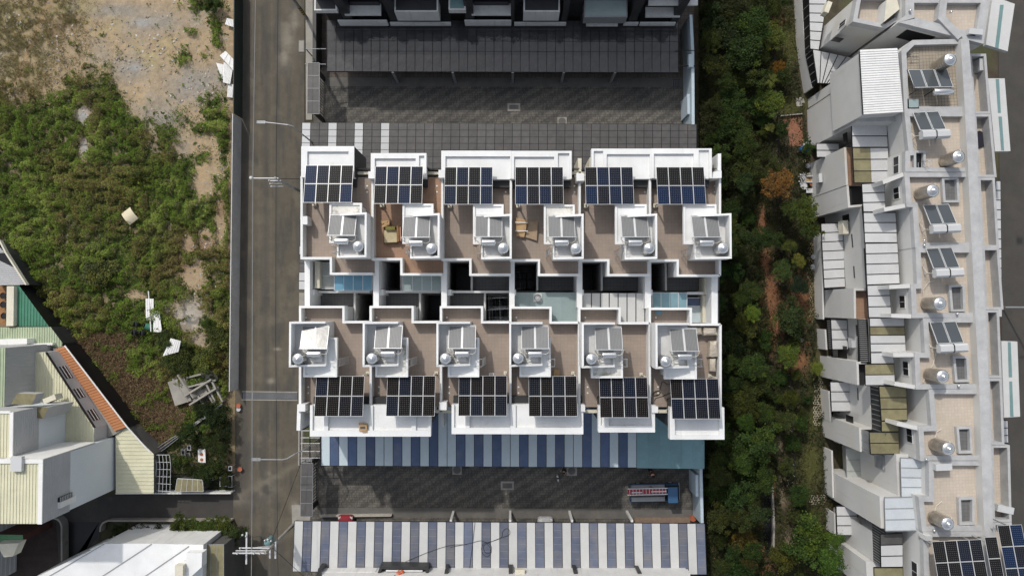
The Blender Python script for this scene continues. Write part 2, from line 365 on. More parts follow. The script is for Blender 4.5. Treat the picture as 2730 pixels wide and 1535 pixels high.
def dens(x, y):
    n = vnoise(x, y, 38, 3, 3)
    d = sstep(-60, 60, y-np.interp(x, BX, BY)+(n-.5)*95)
    d *= 1-np.clip(blob(x, y, BARE)*1.5, 0, 1)*sstep(.3, .55, vnoise(x, y, 26, 9)+.25)
    d = np.maximum(d, np.clip(blob(x, y, GREEN)*1.3, 0, 1)*sstep(.35, .55, n+.1))
    m = vnoise(x, y, 11, 15, 3); d = d*.35+.65*sstep(-.06, .06, m-(1-d*1.02)*.62-.16)     # breaks the cover into tufts
    return np.clip(d, 0, 1)
def lotcol(x, y):
    n1, n2, n3 = vnoise(x, y, 90, 1, 4), vnoise(x, y, 35, 5, 4), vnoise(x, y, 9, 7, 3)
    c = np.zeros(x.shape+(3,))+np.array([.345, .262, .165])
    c = cmix(c, [.305, .258, .195], sstep(.45, .7, n1)*.8); c = cmix(c, [.37, .275, .165], sstep(.5, .68, n2)*.8)
    g = blob(x, y, [(350, 185, 60, 40), (520, 230, 90, 50), (300, 30, 130, 22), (420, 60, 80, 30), (440, 320, 60, 30)]); c = cmix(c, [.25, .238, .215], g*.8)
    c = cmix(c, [.34, .285, .15], blob(x, y, [(270, 60, 60, 30), (420, 100, 60, 30), (200, 20, 60, 30), (410, 150, 40, 30), (260, 190, 40, 14)])*sstep(.4, .6, n2)*.85)
    c = cmix(c, [.20, .165, .075], blob(x, y, [(40, 60, 130, 110), (60, 180, 110, 60), (130, 20, 60, 40)])*sstep(.33, .6, n3+.12)*.95)
    c = cmix(c, [.175, .12, .065], blob(x, y, [(185, 60, 35, 24), (150, 80, 30, 30)])*.8)
    c = cmix(c, [.30, .21, .12], np.clip(np.exp(-((x-(135-y*.42))/9)**2)*(y < 230), 0, 1)*.8)
    c = cmix(c, [.30, .30, .29], blob(x, y, [(226, 393, 10, 26), (222, 310, 20, 24), (380, 63, 22, 11), (360, 182, 14, 9)])*1.0)
    c = cmix(c, [.38, .35, .30], blob(x, y, [(505, 845, 44, 48)])*sstep(.42, .5, vnoise(x, y, 13, 21, 2))); c = cmix(c, [.19, .185, .17], blob(x, y, [(505, 845, 40, 44)])*(1-sstep(.42, .5, vnoise(x, y, 13, 21, 2))))
    c = cmix(c, [.22, .14, .085], blob(x, y, DEAD)*.8)
    c = cmix(c, [.13, .105, .055], dens(x, y)*.6); return c*(0.88+.24*n3[..., None])
def lotz(x, y):
    return .10+(vnoise(x, y, 60, 31, 3)-.5)*.16+(vnoise(x, y, 9, 33, 3)-.5)*.09-blob(x, y, [(600, 500, 8, 900)])*.05
lot = grid_sheet('dirt_lot', -60, -60, 628, 1260, 300, 560, lotcol, lotz, LOTC)
# garden strip between the block and the right-hand houses
def stripcol(x, y):
    n1, n2, n3 = vnoise(x, y, 60, 41, 4), vnoise(x, y, 25, 45, 4), vnoise(x, y, 8, 47, 3)
    c = np.zeros(x.shape+(3,))+np.array([.060, .050, .032])
    c = cmix(c, [.20, .095, .048], np.clip(blob(x, y, [(2030, 600, 14, 60), (2040, 690, 16, 50), (2055, 780, 28, 60), (2070, 850, 30, 50), (2050, 900, 24, 40), (2110, 815, 45, 32), (2130, 780, 30, 40), (2000, 380, 20, 30), (2075, 55, 20, 20), (2010, 1375, 18, 26), (2062, 1350, 5, 90), (2125, 960, 34, 30), (2032, 1470, 12, 22), (2045, 1520, 24, 20), (2110, 960, 24, 12)])*1.3, 0, 1)*sstep(.3, .5, n2+.15))
    c = cmix(c, [.085, .088, .028], np.clip(blob(x, y, [(2160, 1235, 32, 70), (2165, 1130, 18, 40), (2160, 1400, 30, 60), (2100, 120, 30, 70), (2110, 280, 40, 25), (2175, 1000, 20, 60), (2140, 1310, 30, 20)])*1.3, 0, 1)*.9)
    c = cmix(c, [.19, .15, .10], blob(x, y, [(2125, 960, 1, 1), (2078, 1185, 9, 25), (2090, 1330, 10, 20), (2100, 1450, 12, 40), (2086, 1310, 8, 30), (1994, 1395, 10, 14)]))
    return c*(.8+.4*n3[..., None])
strip = grid_sheet('garden_soil', 1850, -60, 2235, 1600, 180, 700, stripcol, lambda x, y: (vnoise(x, y, 9, 53, 3)-.5)*.10+.02, LOTC)
# road, kerb strips and alleys
ROADC = mk('road_asphalt', (1, 1, 1), 0.92, var=0.10, vsc=0.5, fine=0.13, bump=0.12, bsc=25, attr='tone')
def roadcol(x, y):
    n1, n2, n3 = vnoise(x, y/6, 14, 301, 3), vnoise(x, y, 45, 303, 4), vnoise(x, y, 10, 305, 3)
    c = np.zeros(x.shape+(3,))+np.array([.098, .086, .066]); c = cmix(c, [.068, .064, .056], sstep(.45, .72, n1)*.8); c = cmix(c, [.13, .113, .085], sstep(.52, .72, n2)*.6)
    for xc, w_, col, a in ((708, 7, [.062, .060, .056], .6), (738, 5, [.066, .063, .058], .6), (690, 3, [.13, .12, .10], .3), (672, 3, [.15, .14, .12], .35), (655, 9, [.058, .056, .053], .5), (722, 2, [.15, .135, .11], .25)): c = cmix(c, col, np.exp(-((x-xc+(y-700)*.004)/w_)**2)*a*(.6+.6*n3))  # leftmost dark band is the hoarding's shadow put into the colour
    c = cmix(c, [.24, .215, .175], np.clip(blob(x, y, [(768, 105, 18, 60), (758, 150, 14, 30), (785, 60, 12, 40), (792, 1352, 16, 22), (735, 1262, 22, 10), (705, 1300, 26, 20), (640, 1330, 30, 18), (740, 930, 10, 4), (722, 1015, 10, 8)])*1.1, 0, 1)*sstep(.3, .65, n2+.1)*.8)
    c = cmix(c, [.19, .165, .125], np.exp(-((y-1255-(760-x)*.55)/9)**2)*(y > 1200)*.4); c = cmix(c, [.045, .043, .04], np.exp(-((y-(1320+(700-x)*.3))/26)**2)*(x < 690)*.4)
    return c*(.9+.2*n3[..., None])
grid_sheet('road', 618, -60, 812, 1560, 90, 760, roadcol, lambda x, y: x*0+.02, ROADC)
b = MB()
for px in ([(815, -60), (835, -60), (832, 320), (816, 320)], [(798, 780), (812, 780), (806, 1240), (795, 1240)], [(778, 1345), (830, 1345), (826, 1395), (779, 1395)]): b.prism([P(x, y, 0)[:2] for x, y in px], .05, 0, CONC)
kind(b.build('road_verge'), 'structure')
sheet('side_street', [(-60, 1318), (622, 1318), (622, 1388), (270, 1388), (265, 1450), (165, 1560), (-60, 1560)], 0.026, ASPHD)
sheet('far_road', [(2660, -60), (2900, -60), (2900, 1600), (2690, 1600), (2665, 700)], 0.03, mk('far_asphalt', (0.062, 0.058, 0.053), .9, var=.15, vsc=.5, fine=.1, stain=(.4, .55, .8, (.085, .068, .05))))
# cobbled alleys: rows of small setts, woven dark and light
def cobble(name):
    m = bpy.data.materials.new(name); m.use_nodes = True; nt = m.node_tree; N = nt.nodes; L = nt.links; b = N['Principled BSDF']; b.inputs['Roughness'].default_value = .85
    geo = N.new('ShaderNodeNewGeometry')
    br = N.new('ShaderNodeTexBrick'); L.new(geo.outputs['Position'], br.inputs['Vector']); br.offset = .5
    for k, v in (('Scale', 1), ('Brick Width', .12), ('Row Height', .24), ('Mortar Size', .012)): br.inputs[k].default_value = v
    br.inputs['Color1'].default_value = (.74, .74, .74, 1); br.inputs['Color2'].default_value = (1.32, 1.32, 1.32, 1); br.inputs['Mortar'].default_value = (.35, .35, .35, 1)
    mp = N.new('ShaderNodeMapping'); mp.inputs['Rotation'].default_value = (0, 0, rad(-31)); L.new(geo.outputs['Position'], mp.inputs['Vector'])
    wv = N.new('ShaderNodeTexWave'); wv.bands_direction = 'Y'; wv.inputs['Scale'].default_value = .33; wv.inputs['Distortion'].default_value = .9; wv.inputs['Detail'].default_value = 3; wv.inputs['Detail Scale'].default_value = 3.0
    L.new(mp.outputs[0], wv.inputs['Vector'])
    cr = N.new('ShaderNodeValToRGB'); e = cr.color_ramp.elements; e[0].position = .3; e[0].color = (.094, .091, .086, 1); e[1].position = .72; e[1].color = (.130, .124, .114, 1); L.new(wv.outputs['Fac'], cr.inputs[0])
    nz = N.new('ShaderNodeTexNoise'); nz.inputs['Scale'].default_value = .25; nz.inputs['Detail'].default_value = 5; L.new(geo.outputs['Position'], nz.inputs['Vector'])
    m1 = N.new('ShaderNodeMix'); m1.data_type = 'RGBA'; m1.blend_type = 'MULTIPLY'; m1.inputs[0].default_value = 1; L.new(cr.outputs[0], m1.inputs[6]); L.new(br.outputs['Color'], m1.inputs[7])
    cr2 = N.new('ShaderNodeValToRGB'); e = cr2.color_ramp.elements; e[0].position = .35; e[0].color = (.75, .75, .75, 1); e[1].position = .7; e[1].color = (1.3, 1.25, 1.15, 1); L.new(nz.outputs['Fac'], cr2.inputs[0])
    m2 = N.new('ShaderNodeMix'); m2.data_type = 'RGBA'; m2.blend_type = 'MULTIPLY'; m2.inputs[0].default_value = 1; L.new(m1.outputs[2], m2.inputs[6]); L.new(cr2.outputs[0], m2.inputs[7])
    L.new(m2.outputs[2], b.inputs['Base Color']); bp = N.new('ShaderNodeBump'); bp.inputs['Distance'].default_value = .02; bp.inputs['Strength'].default_value = .6
    L.new(br.outputs['Fac'], bp.inputs['Height']); bp.invert = True; L.new(bp.outputs[0], b.inputs['Normal']); return m
COB = cobble('woven_setts')
sheet('alley_paving', [(836, -60), (1850, -60), (1850, 400), (836, 400)], .03, COB)
sheet('alley_paving', [(812, 1180), (1872, 1180), (1872, 1560), (812, 1560)], .03, COB)
sheet('concrete_drain_strip', [(852, 207), (1835, 209), (1835, 233), (852, 231)], .045, CONCD)
sheet('concrete_drain_strip', [(852, 1352), (1845, 1357), (1845, 1382), (852, 1378)], .045, CONCD)
sheet('tiled_apron', [(836, -60), (1848, -60), (1848, 207), (836, 206)], .036, mk('apron_tiles', (0.12, 0.10, 0.085), .8, var=.25, tile=(.4, .4, .02, (.04, .04, .04), 0), stain=(1.2, .5, .7, (.06, .055, .05))))
# ------------------------------------------------------------------ leaves
def foliage_mat(name, attr=True, col=(.06, .10, .03), rnd_=0.35):
    m = bpy.data.materials.new(name); m.use_nodes = True; nt = m.node_tree; N = nt.nodes; L = nt.links; b = N['Principled BSDF']; b.inputs['Roughness'].default_value = .6
    b.inputs['Specular IOR Level'].default_value = .12; out = N['Material Output']
    at = N.new('ShaderNodeAttribute'); at.attribute_name = 'tone'; c = at.outputs['Color']
    if not attr:
        oi = N.new('ShaderNodeObjectInfo'); hs = N.new('ShaderNodeMix'); hs.data_type = 'RGBA'; hs.blend_type = 'MULTIPLY'; hs.inputs[0].default_value = 1
        L.new(c, hs.inputs[6]); L.new(oi.outputs['Color'], hs.inputs[7]); c = hs.outputs[2]
    L.new(c, b.inputs['Base Color']); tr = N.new('ShaderNodeBsdfTranslucent'); L.new(c, tr.inputs['Color']); mx = N.new('ShaderNodeMixShader'); mx.inputs[0].default_value = .22
    L.new(b.outputs[0], mx.inputs[1]); L.new(tr.outputs[0], mx.inputs[2]); L.new(mx.outputs[0], out.inputs['Surface']); return m
LEAF = foliage_mat('weed_leaves'); TLEAF = foliage_mat('tree_leaves', False)
def leafquads(C_, S, rng, up=.55, aspect=.6):
    n = len(C_); nrm = rng.normal(size=(n, 3)); nrm[:, 2] = np.abs(nrm[:, 2])+up*2; nrm /= np.linalg.norm(nrm, axis=1)[:, None]
    a = rng.normal(size=(n, 3)); t = np.cross(nrm, a); t /= np.linalg.norm(t, axis=1)[:, None]; u = np.cross(nrm, t)
    S = np.broadcast_to(S, (n,))[:, None]*.5
    q = np.stack([C_-t*S, C_+u*S*aspect-t*S*.1, C_+t*S, C_-u*S*aspect-t*S*.1], 1).reshape(-1, 3); return q, np.arange(4*n).reshape(n, 4)
def leaf_object(name, C_, S, col, m, label=None, cat=None, k='stuff', up=.55, aspect=.6, rng=RNG):
    V, F = leafquads(C_, S, rng, up, aspect); me = mesh_np(name, V, F, np.repeat(col, 4, 0), m); o = bpy.data.objects.new(name, me); COL.objects.link(o)
    if k: o['kind'] = k
    if label: o['label'] = label
    if cat: o['category'] = cat
    return o
def scatter(n, box, df, rng=RNG):   # rejection in survey space
    x = rng.uniform(box[0], box[2], n); y = rng.uniform(box[1], box[3], n); d = df(x, y); k = rng.random(n) < d; return x[k], y[k], d[k]
def inlot(x, y):   # inside the lot: left of the hoarding, right of the slanted wall
    return ((x < 613) & (y > -40) & ((y < 715) | (x > np.interp(y, [715, 905, 1205], [45, 200, 415])) | (y < 700)) & ((x < 415) | (y < np.interp(x, [415, 590, 615], [1200, 1085, 1040])))).astype(float)
rg = np.random.default_rng(11)
x, y, d = scatter(560000, (-50, -40, 613, 1200), lambda x, y: dens(x, y)*inlot(x, y)*(1-np.clip(blob(x, y, DEAD[:7])*(.55+1.3*vnoise(x, y, 30, 77)), 0, .96)), rg)
n1, n2, n3 = vnoise(x, y, 60, 61, 3), vnoise(x, y, 17, 63, 3), vnoise(x, y, 110, 65, 2)
hh = np.clip((n2-.35)*3.0, 0, 1)*(.25+.75*d)*.95; z = .12+hh*rg.random(len(x))**.5
X, Y = unproj(x, y)
c = np.zeros((len(x), 3))+[.092, .145, .020]
c = cmix(c, [.215, .275, .055], sstep(.52, .72, n1+.25*(n2-.5))); c = cmix(c, [.18, .125, .05], sstep(.46, .66, n3)*.8*(rg.random(len(x)) < .65)); c = cmix(c, [.05, .085, .018], sstep(.55, .38, n2)*.75)
c = cmix(c, [.14, .21, .03], sstep(.55, .7, vnoise(x, y, 26, 67, 2))*.7)
c = cmix(c, [.15, .105, .045], np.clip(blob(x, y, DEAD[7:]+[(480, 640, 50, 40), (60, 250, 60, 25)]), 0, 1)*.75)
c *= (.8+.4*rg.random(len(x)))[:, None]
leaf_object('weeds', np.stack([X, Y, z], 1), rg.uniform(.08, .18, len(x)), c, LEAF, 'green and brown weeds covering the lower part of the dirt lot', 'weeds', rng=rg)
# dead vines: thin brown stems
x, y, d = scatter(110000, (180, 860, 613, 1200), lambda x, y: np.clip(blob(x, y, DEAD[:7])*1.3, 0, 1)*inlot(x, y), rg); X, Y = unproj(x, y)
c = cmix(np.zeros((len(x), 3))+[.18, .125, .07], [.29, .21, .12], rg.random(len(x))); c = cmix(c, [.07, .045, .03], (rg.random(len(x)) < .3)*1.0)
leaf_object('dead_vines', np.stack([X, Y, .1+.45*rg.random(len(x))*vnoise(x, y, 20, 71)], 1), rg.uniform(.25, .6, len(x)), c, LEAF, 'tangle of dry brown vines in the lower corner of the lot', 'dead vines', up=.2, aspect=.09, rng=rg)
# dry grass of the upper left
x, y, d = scatter(80000, (-50, -40, 330, 290), lambda x, y: blob(x, y, [(30, 80, 150, 130), (120, 10, 80, 50), (60, 210, 90, 40), (185, 60, 40, 30)])*sstep(.35, .6, vnoise(x, y, 14, 81)+.05), rg); X, Y = unproj(x, y)
c = cmix(np.zeros((len(x), 3))+[.17, .135, .06], [.11, .105, .035], rg.random(len(x)))
leaf_object('dry_grass', np.stack([X, Y, .1+.16*rg.random(len(x))], 1), rg.uniform(.08, .2, len(x)), c, LEAF, 'thin dry grass on the upper left of the lot', 'dry grass', aspect=.3, rng=rg)
# small stones and litter
x, y, d = scatter(9000, (0, 0, 612, 1150), lambda x, y: inlot(x, y)*(.05+.9*np.clip(blob(x, y, [(400, 150, 110, 80), (560, 200, 50, 80), (160, 110, 40, 50), (226, 393, 12, 30), (222, 310, 22, 26), (380, 63, 26, 14), (580, 380, 40, 120), (560, 700, 40, 160), (520, 240, 80, 60), (160, 200, 40, 40), (60, 60, 60, 60)]), 0, 1)*.55)*(1-.75*dens(x, y)), rg)
def stones(name, x, y, smin, smax, cols, label, zb=.1, k='stuff', rng=rg):
    X, Y = unproj(x, y); n = len(x); s = rng.uniform(smin, smax, (n, 3))*np.array([1, .7, .5]); a = rng.uniform(0, 6.28, n)
    base = np.array([[-1, -1, 0], [1, -1, 0], [1, 1, 0], [-1, 1, 0], [-.7, -.6, 1], [.6, -.7, 1], [.7, .6, 1], [-.6, .7, 1]])*.5
    v = base[None]*s[:, None]; v = v+rng.normal(size=v.shape)*s[:, None]*.09; ca, sa = np.cos(a)[:, None], np.sin(a)[:, None]
    V = np.stack([v[..., 0]*ca-v[..., 1]*sa+X[:, None], v[..., 0]*sa+v[..., 1]*ca+Y[:, None], v[..., 2]*1.+zb], -1).reshape(-1, 3)
    f = np.array([[4, 5, 6, 7], [0, 1, 5, 4], [1, 2, 6, 5], [2, 3, 7, 6], [3, 0, 4, 7]]); F = (f[None]+np.arange(n)[:, None, None]*8).reshape(-1, 4)
    ci = np.array(cols)[rng.integers(0, len(cols), n)]*rng.uniform(.8, 1.1, (n, 1)); me = mesh_np(name, V, F, np.repeat(ci, 8, 0), LOTC); o = bpy.data.objects.new(name, me); COL.objects.link(o)
    o['kind'] = k; o['label'] = label; o['category'] = 'rubble'; return o
stones('rubble', x, y, .07, .28, [[.42, .41, .38], [.5, .48, .44], [.3, .29, .27], [.24, .23, .22], [.35, .27, .2]], 'pale stones and broken rubble scattered on the dirt lot')
# undergrowth of the garden strip
def sdens(x, y):
    d = np.ones_like(x)*.9
    d *= 1-.93*np.clip(blob(x, y, [(2030, 600, 11, 60), (2040, 690, 13, 50), (2055, 780, 22, 55), (2075, 850, 22, 40), (2120, 815, 40, 26), (2145, 780, 22, 36), (2078, 1185, 8, 26), (2047, 1390, 17, 85), (2090, 1335, 10, 22), (2102, 1450, 10, 40), (2110, 355, 26, 40), (1995, 1395, 10, 14)])*1.4, 0, 1)
    d *= 1-.97*np.clip(blob(x, y, [(2125, 960, 40, 34), (2160, 1235, 30, 70), (2105, 285, 40, 25), (2165, 1110, 16, 50), (2150, 1390, 30, 40), (2100, 110, 22, 70)])*1.2, 0, 1)
    d = d*np.where(x > 2045, .55, 1.0)
    return d*(x < np.interp(y, [0, 150, 250, 380, 640, 1000, 1535], [2112, 2122, 2135, 2150, 2160, 2178, 2230]))
x, y, d = scatter(300000, (1862, -40, 2225, 1580), sdens, rg); X, Y = unproj(x, y); n1, n2 = vnoise(x, y, 50, 91), vnoise(x, y, 15, 93)
c = cmix(np.zeros((len(x), 3))+[.026, .038, .013], [.052, .064, .02], sstep(.5, .7, n1)); c = cmix(c, [.10, .07, .03], (rg.random(len(x)) < .10)*1.0); c *= (.7+.6*rg.random(len(x)))[:, None]
leaf_object('undergrowth', np.stack([X, Y, .05+np.clip(n2-.25, 0, 1)*1.9*rg.random(len(x))], 1), rg.uniform(.08, .2, len(x)), c, LEAF, 'dark low undergrowth filling the strip between block and gardens', 'undergrowth', rng=rg)
x, y, d = scatter(60000, (2070, 0, 2200, 1535), lambda x, y: np.clip(blob(x, y, [(2160, 1235, 34, 75), (2105, 285, 36, 24), (2165, 1110, 16, 60), (2150, 1395, 34, 50), (2100, 110, 24, 80)])*1.4, 0, 1), rg); X, Y = unproj(x, y)
c = cmix(np.zeros((len(x), 3))+[.075, .085, .022], [.12, .115, .04], rg.random(len(x))*vnoise(x, y, 20, 95))
leaf_object('lawn', np.stack([X, Y, .03+.09*rg.random(len(x))], 1), rg.uniform(.06, .13, len(x)), c, LEAF, 'olive green lawn beside the right-hand houses', 'grass', aspect=.35, rng=rg)

# ------------------------------------------------------------------ trees and shrubs
def crown_mesh(name, nclump, per, flat, rough, seed, leaf=.13, spread=.30):
    r = np.random.default_rng(seed); n = nclump
    u = r.normal(size=(n, 3)); u /= np.linalg.norm(u, axis=1)[:, None]; u[:, 2] = np.abs(u[:, 2])*1.0-.15
    rad_ = (r.random(n)**.4)*(1+rough*(r.random(n)-.5)); cc = u*rad_[:, None]*np.array([1, 1, flat])
    ctone = r.uniform(.65, 1.35, n); cyel = r.random(n)
    C_ = (cc[:, None]+r.normal(size=(n, per, 3))*spread*np.array([.55, .55, .30])*r.uniform(.5, 1.1, (n, 1, 1))).reshape(-1, 3); C_[:, 2] += flat*.35
    col = np.zeros((n, per, 3))+np.array([.9, 1.0, .8]); col = col+(cyel[:, None, None] > .75)*np.array([.45, .28, -.1]); col = (col*ctone[:, None, None]*r.uniform(.75, 1.25, (n, per, 1))).reshape(-1, 3)
    V, F = leafquads(C_, r.uniform(leaf*.7, leaf*1.4, len(C_)), r, .5, .65); return mesh_np(name, V, F, np.clip(np.repeat(col, 4, 0), 0, 3), TLEAF)
CROWNS = [crown_mesh('crown', 60, 90, .6, .6, 100+k, .105, .30) for k in range(4)]+[crown_mesh('crown', 34, 120, .7, 1.0, 120+k, .12, .27) for k in range(3)]+[crown_mesh('crown', 90, 55, .45, .5, 140+k, .09, .24) for k in range(2)]
def palm_mesh(seed):
    r = np.random.default_rng(seed); V = []; F = []; C_ = []
    for k in range(16):
        a = r.uniform(0, 6.28); el = r.uniform(.15, .9); ln = r.uniform(.7, 1.1)
        for s in range(9):
            t = (s+1)/9; p = np.array([math.cos(a)*t*ln, math.sin(a)*t*ln, math.sin(t*2.2)*el*.5]); side = np.array([-math.sin(a), math.cos(a), 0])
            for q in (-1, 1):
                n0 = len(V); d = side*q*.28*(1-t*.6)+np.array([math.cos(a), math.sin(a), 0])*.14; w = np.array([math.cos(a), math.sin(a), 0])*.035
                V += [p, p+w, p+d+w*.3+np.array([0, 0, -.06]), p+d+np.array([0, 0, -.06])]; F.append([n0, n0+1, n0+2, n0+3]); C_ += [[1, 1.05, .7]]*4
    return mesh_np('fronds', np.array(V), np.array(F), np.array(C_), TLEAF)
PALM = palm_mesh(5)
def trunk_mesh():
    b = MB(); b.tube([(0, 0, 0), (.03, .02, .5), (0, .05, 1.0)], .07, BARK, 7, .035)
    for k in range(5):
        a = k*1.3; b.tube([(0, .03, .45+.08*k), (math.cos(a)*.28, math.sin(a)*.28, .75+.05*k), (math.cos(a)*.55, math.sin(a)*.55, 1.0)], .028, BARK, 5, .01)
    o = b.build('trunk'); me = o.data; bpy.data.objects.remove(o); return me
TRK = trunk_mesh()
TREES = []
def plant(px, py, r_px, h, col, label, cat='tree', name='garden_tree', mesh=None, group='trees and bushes of the garden strip', flat=1.0):
    zc = h-.3; c = P(px, py, zc); r_ = r_px*(H-zc)/FPX; t = thing(name, label, cat, (c[0], c[1], 0), group); i = len(TREES)
    me = mesh if mesh is not None else CROWNS[(i*5+int(px)) % len(CROWNS)]
    o = obj_from('crown' if mesh is None else 'fronds', me, t, (0, 0, max(.1, h-r_*.75*flat))); o.scale = (r_, r_*random.uniform(.85, 1.1), r_*flat); o.rotation_euler = (0, 0, random.uniform(0, 6.28)); f_ = (.60 if px < 1975 else .78)*(1.25 if 'rust' in label or 'bright' in label or 'pale' in label or 'yellow' in label or 'lot' in name or 'hedge' in name else 1.0); o.color = (col[0]*f_, col[1]*f_*.86, col[2]*f_*1.05, 1)  # crowns on the left darkened to put the block's shade into colour
    tr = obj_from('trunk', TRK, t); s = max(.35, r_*.9); tr.scale = (s, s, max(.2, h-r_*.3)); TREES.append(t); return t
G0, G1, G2, G3 = (.045, .075, .02), (.06, .10, .025), (.10, .15, .03), (.15, .20, .04)
special = [(2078, 488, 40, 4.6, (.17, .10, .035), 'rust-orange leafed tree beside the white pots', 'tree', 'garden_tree'),
 (2055, 268, 35, 3.6, (.085, .13, .028), 'round bright green tree above the brick garden path', 'tree', 'garden_tree'),
 (2148, 470+90, 34, 5.0, (.09, .13, .03), 'leafy green tree leaning against the big white wall', 'tree', 'garden_tree'),
 (2160, 610, 30, 4.5, (.055, .085, .022), 'dark green tree touching the white wall below the leaning tree', 'tree', 'garden_tree'),
 (2129, 696, 18, 2.2, (.17, .19, .045), 'small yellow-green bush on the brown soil by the ring pavers', 'bush', 'garden_bush'),
 (2135, 763, 24, 2.6, (.028, .05, .028), 'round blue-green dark bush on brown soil', 'bush', 'garden_bush'),
 (2092, 720, 26, 3, (.06, .10, .03), 'ragged green tree left of the small yellow-green bush', 'tree', 'garden_tree'),
 (2110, 845, 42, 3.2, (.055, .085, .03), 'wide dusty green tree at the end of the brown soil', 'tree', 'garden_tree'),
 (2010, 832, 20, 4, (.12, .19, .03), 'bright green shoots beside the lower right house wall', 'bush', 'garden_bush'),
 (2105, 950, 28, 3.2, (.09, .14, .03), 'bright green tree left of the red lattice fence', 'tree', 'garden_tree'),
 (2180, 978, 16, 2.2, (.15, .20, .04), 'pale green bush against the white wall under a window', 'bush', 'garden_bush'),
 (2130, 1320, 26, 3.4, (.04, .08, .02), 'round dark green tree between the lawn and the creek', 'tree', 'garden_tree'),
 (2165, 1440, 55, 5.2, (.055, .10, .022), 'large glossy green tree at the bottom beside the white houses', 'tree', 'garden_tree'),
 (2215, 1500, 40, 5.4, (.06, .12, .022), 'bright green tree in the bottom corner under the white houses', 'tree', 'garden_tree'),
 (2225, 1440, 24, 5.2, (.07, .13, .025), 'pale green treetop pressed against the white wall', 'tree', 'garden_tree'),
 (2095, 1487, 36, 3.4, (.085, .095, .02), 'olive bushy tree at the foot of the creek', 'tree', 'garden_tree'),
 (1985, 1325, 42, 4.2, (.045, .085, .022), 'broad green tree left of the creek bend', 'tree', 'garden_tree'),
 (2040, 1285, 34, 4.5, (.05, .085, .02), 'dark tree with white flowers over the creek head', 'tree', 'garden_tree'),
 (2030, 1180, 46, 4.6, (.055, .10, .025), 'large mid green tree above the creek', 'tree', 'garden_tree'),
 (1985, 1440, 34, 1.8, (.12, .10, .03), 'clump of tall yellow grass beside the creek', 'grass clump', 'grass_clump'),
 (1950, 265, 38, 3.8, (.045, .085, .022), 'low green tree left of the round bright tree', 'tree', 'garden_tree'),
 (2010, 60, 42, 4.2, (.045, .085, .02), 'green tree near the top edge between the blocks', 'tree', 'garden_tree'),
 (1990, 130, 48, 4.4, (.045, .08, .022), 'wide green tree below the top edge of the strip', 'tree', 'garden_tree'),
 (2070, 90, 34, 2.6, (.10, .13, .03), 'yellow-green bushes beside the corner house lawn', 'bush', 'garden_bush'),
 (2074, 178, 16, 2.2, (.20, .11, .02), 'golden-leafed shrub on the garden boundary', 'bush', 'garden_bush'),
 (2052, 340, 11, 1.8, (.28, .33, .10), 'pale yellow round shrub left of the brick path', 'bush', 'garden_bush'),
 (2085, 345, 20, 2.4, (.04, .07, .02), 'dark bush beside the brick path', 'bush', 'garden_bush'),
 (1960, 340, 44, 3.8, (.05, .09, .022), 'green bushes right of the grey canopy corner', 'tree', 'garden_tree'),
 (2150, 395, 20, 2.6, (.055, .10, .025), 'green shrub below the brick path by the blue barrels', 'bush', 'garden_bush'),
 (2040, 640, 30, 3.6, (.035, .065, .018), 'dark tree over the brown path', 'tree', 'garden_tree')]
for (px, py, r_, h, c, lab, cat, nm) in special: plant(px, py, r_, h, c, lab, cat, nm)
t = plant(2058, 213, 22, 2.4, (.15, .20, .05), 'spiky pale green palm on the garden boundary line', 'palm', 'palm', PALM)
rr = random.Random(5); placed = [(s[0], s[1], s[2]) for s in special]
side_words = {0: 'close to the block wall', 1: 'in the middle of the strip', 2: 'towards the white houses'}
cnt = 0; GEN = []
for k in range(900):
    py = rr.uniform(-20, 1550); px = rr.uniform(1880, 2110 if py < 700 else 2150)
    r_ = rr.uniform(18, 40) if px < 2020 else rr.uniform(12, 26)
    if px-r_ < 1868: continue
    if px > 2005 and blob(np.array([px]), np.array([py]), [(2040, 620, 34, 150), (2060, 800, 46, 90), (2120, 815, 55, 42), (2160, 1235, 46, 90), (2048, 1400, 32, 110), (2078, 1185, 14, 34), (2110, 330, 50, 90), (2100, 110, 20, 80), (2095, 1400, 24, 110)])[0] > .3: continue
    if any((px-a)**2+(py-b_)**2 < ((r_+c_)*.62)**2 for a, b_, c_ in placed): continue
    placed.append((px, py, r_)); col = [G0, G0, G1, G1, (.05, .07, .018), (.038, .062, .02)][rr.randrange(6)]; col = tuple(v*rr.uniform(.8, 1.15) for v in col)
    GEN.append((px, py, r_, rr.uniform(2.4, 4.6) if r_ > 22 else rr.uniform(1.2, 2.4), col)); cnt += 1
    if cnt > 105: break
LM = [(1862, 55, 'the dark building'), (1862, 190, 'the upper alley wall'), (1862, 330, 'the smoked canopy corner'), (1905, 430, 'the block fin wall'), (1950, 620, 'the rightmost upper tank'), (1915, 780, 'the right end of the courts'), (1925, 930, 'the wrapped bundles'),
      (1930, 1090, 'the rightmost lower solar array'), (1878, 1200, 'the teal canopy'), (1872, 1320, 'the truck alley wall'), (1880, 1460, 'the striped bottom canopy'), (2058, 213, 'the spiky palm'), (2055, 268, 'the round bright tree'), (2078, 488, 'the rust-orange tree'), (2110, 340, 'the brick path'),
      (2129, 696, 'the yellow-green bush'), (2135, 763, 'the blue-green bush'), (2110, 845, 'the dusty wide tree'), (2040, 600, 'the brown path'), (2130, 917, 'the red lattice'), (2130, 1320, 'the creekside round tree'), (2047, 1390, 'the creek'), (2160, 1235, 'the lawn'), (2110, 1020, 'the terracotta rings'), (2052, 1480, 'the lower creek end'), (2010, 60, 'the top edge tree')]
bykey = {}
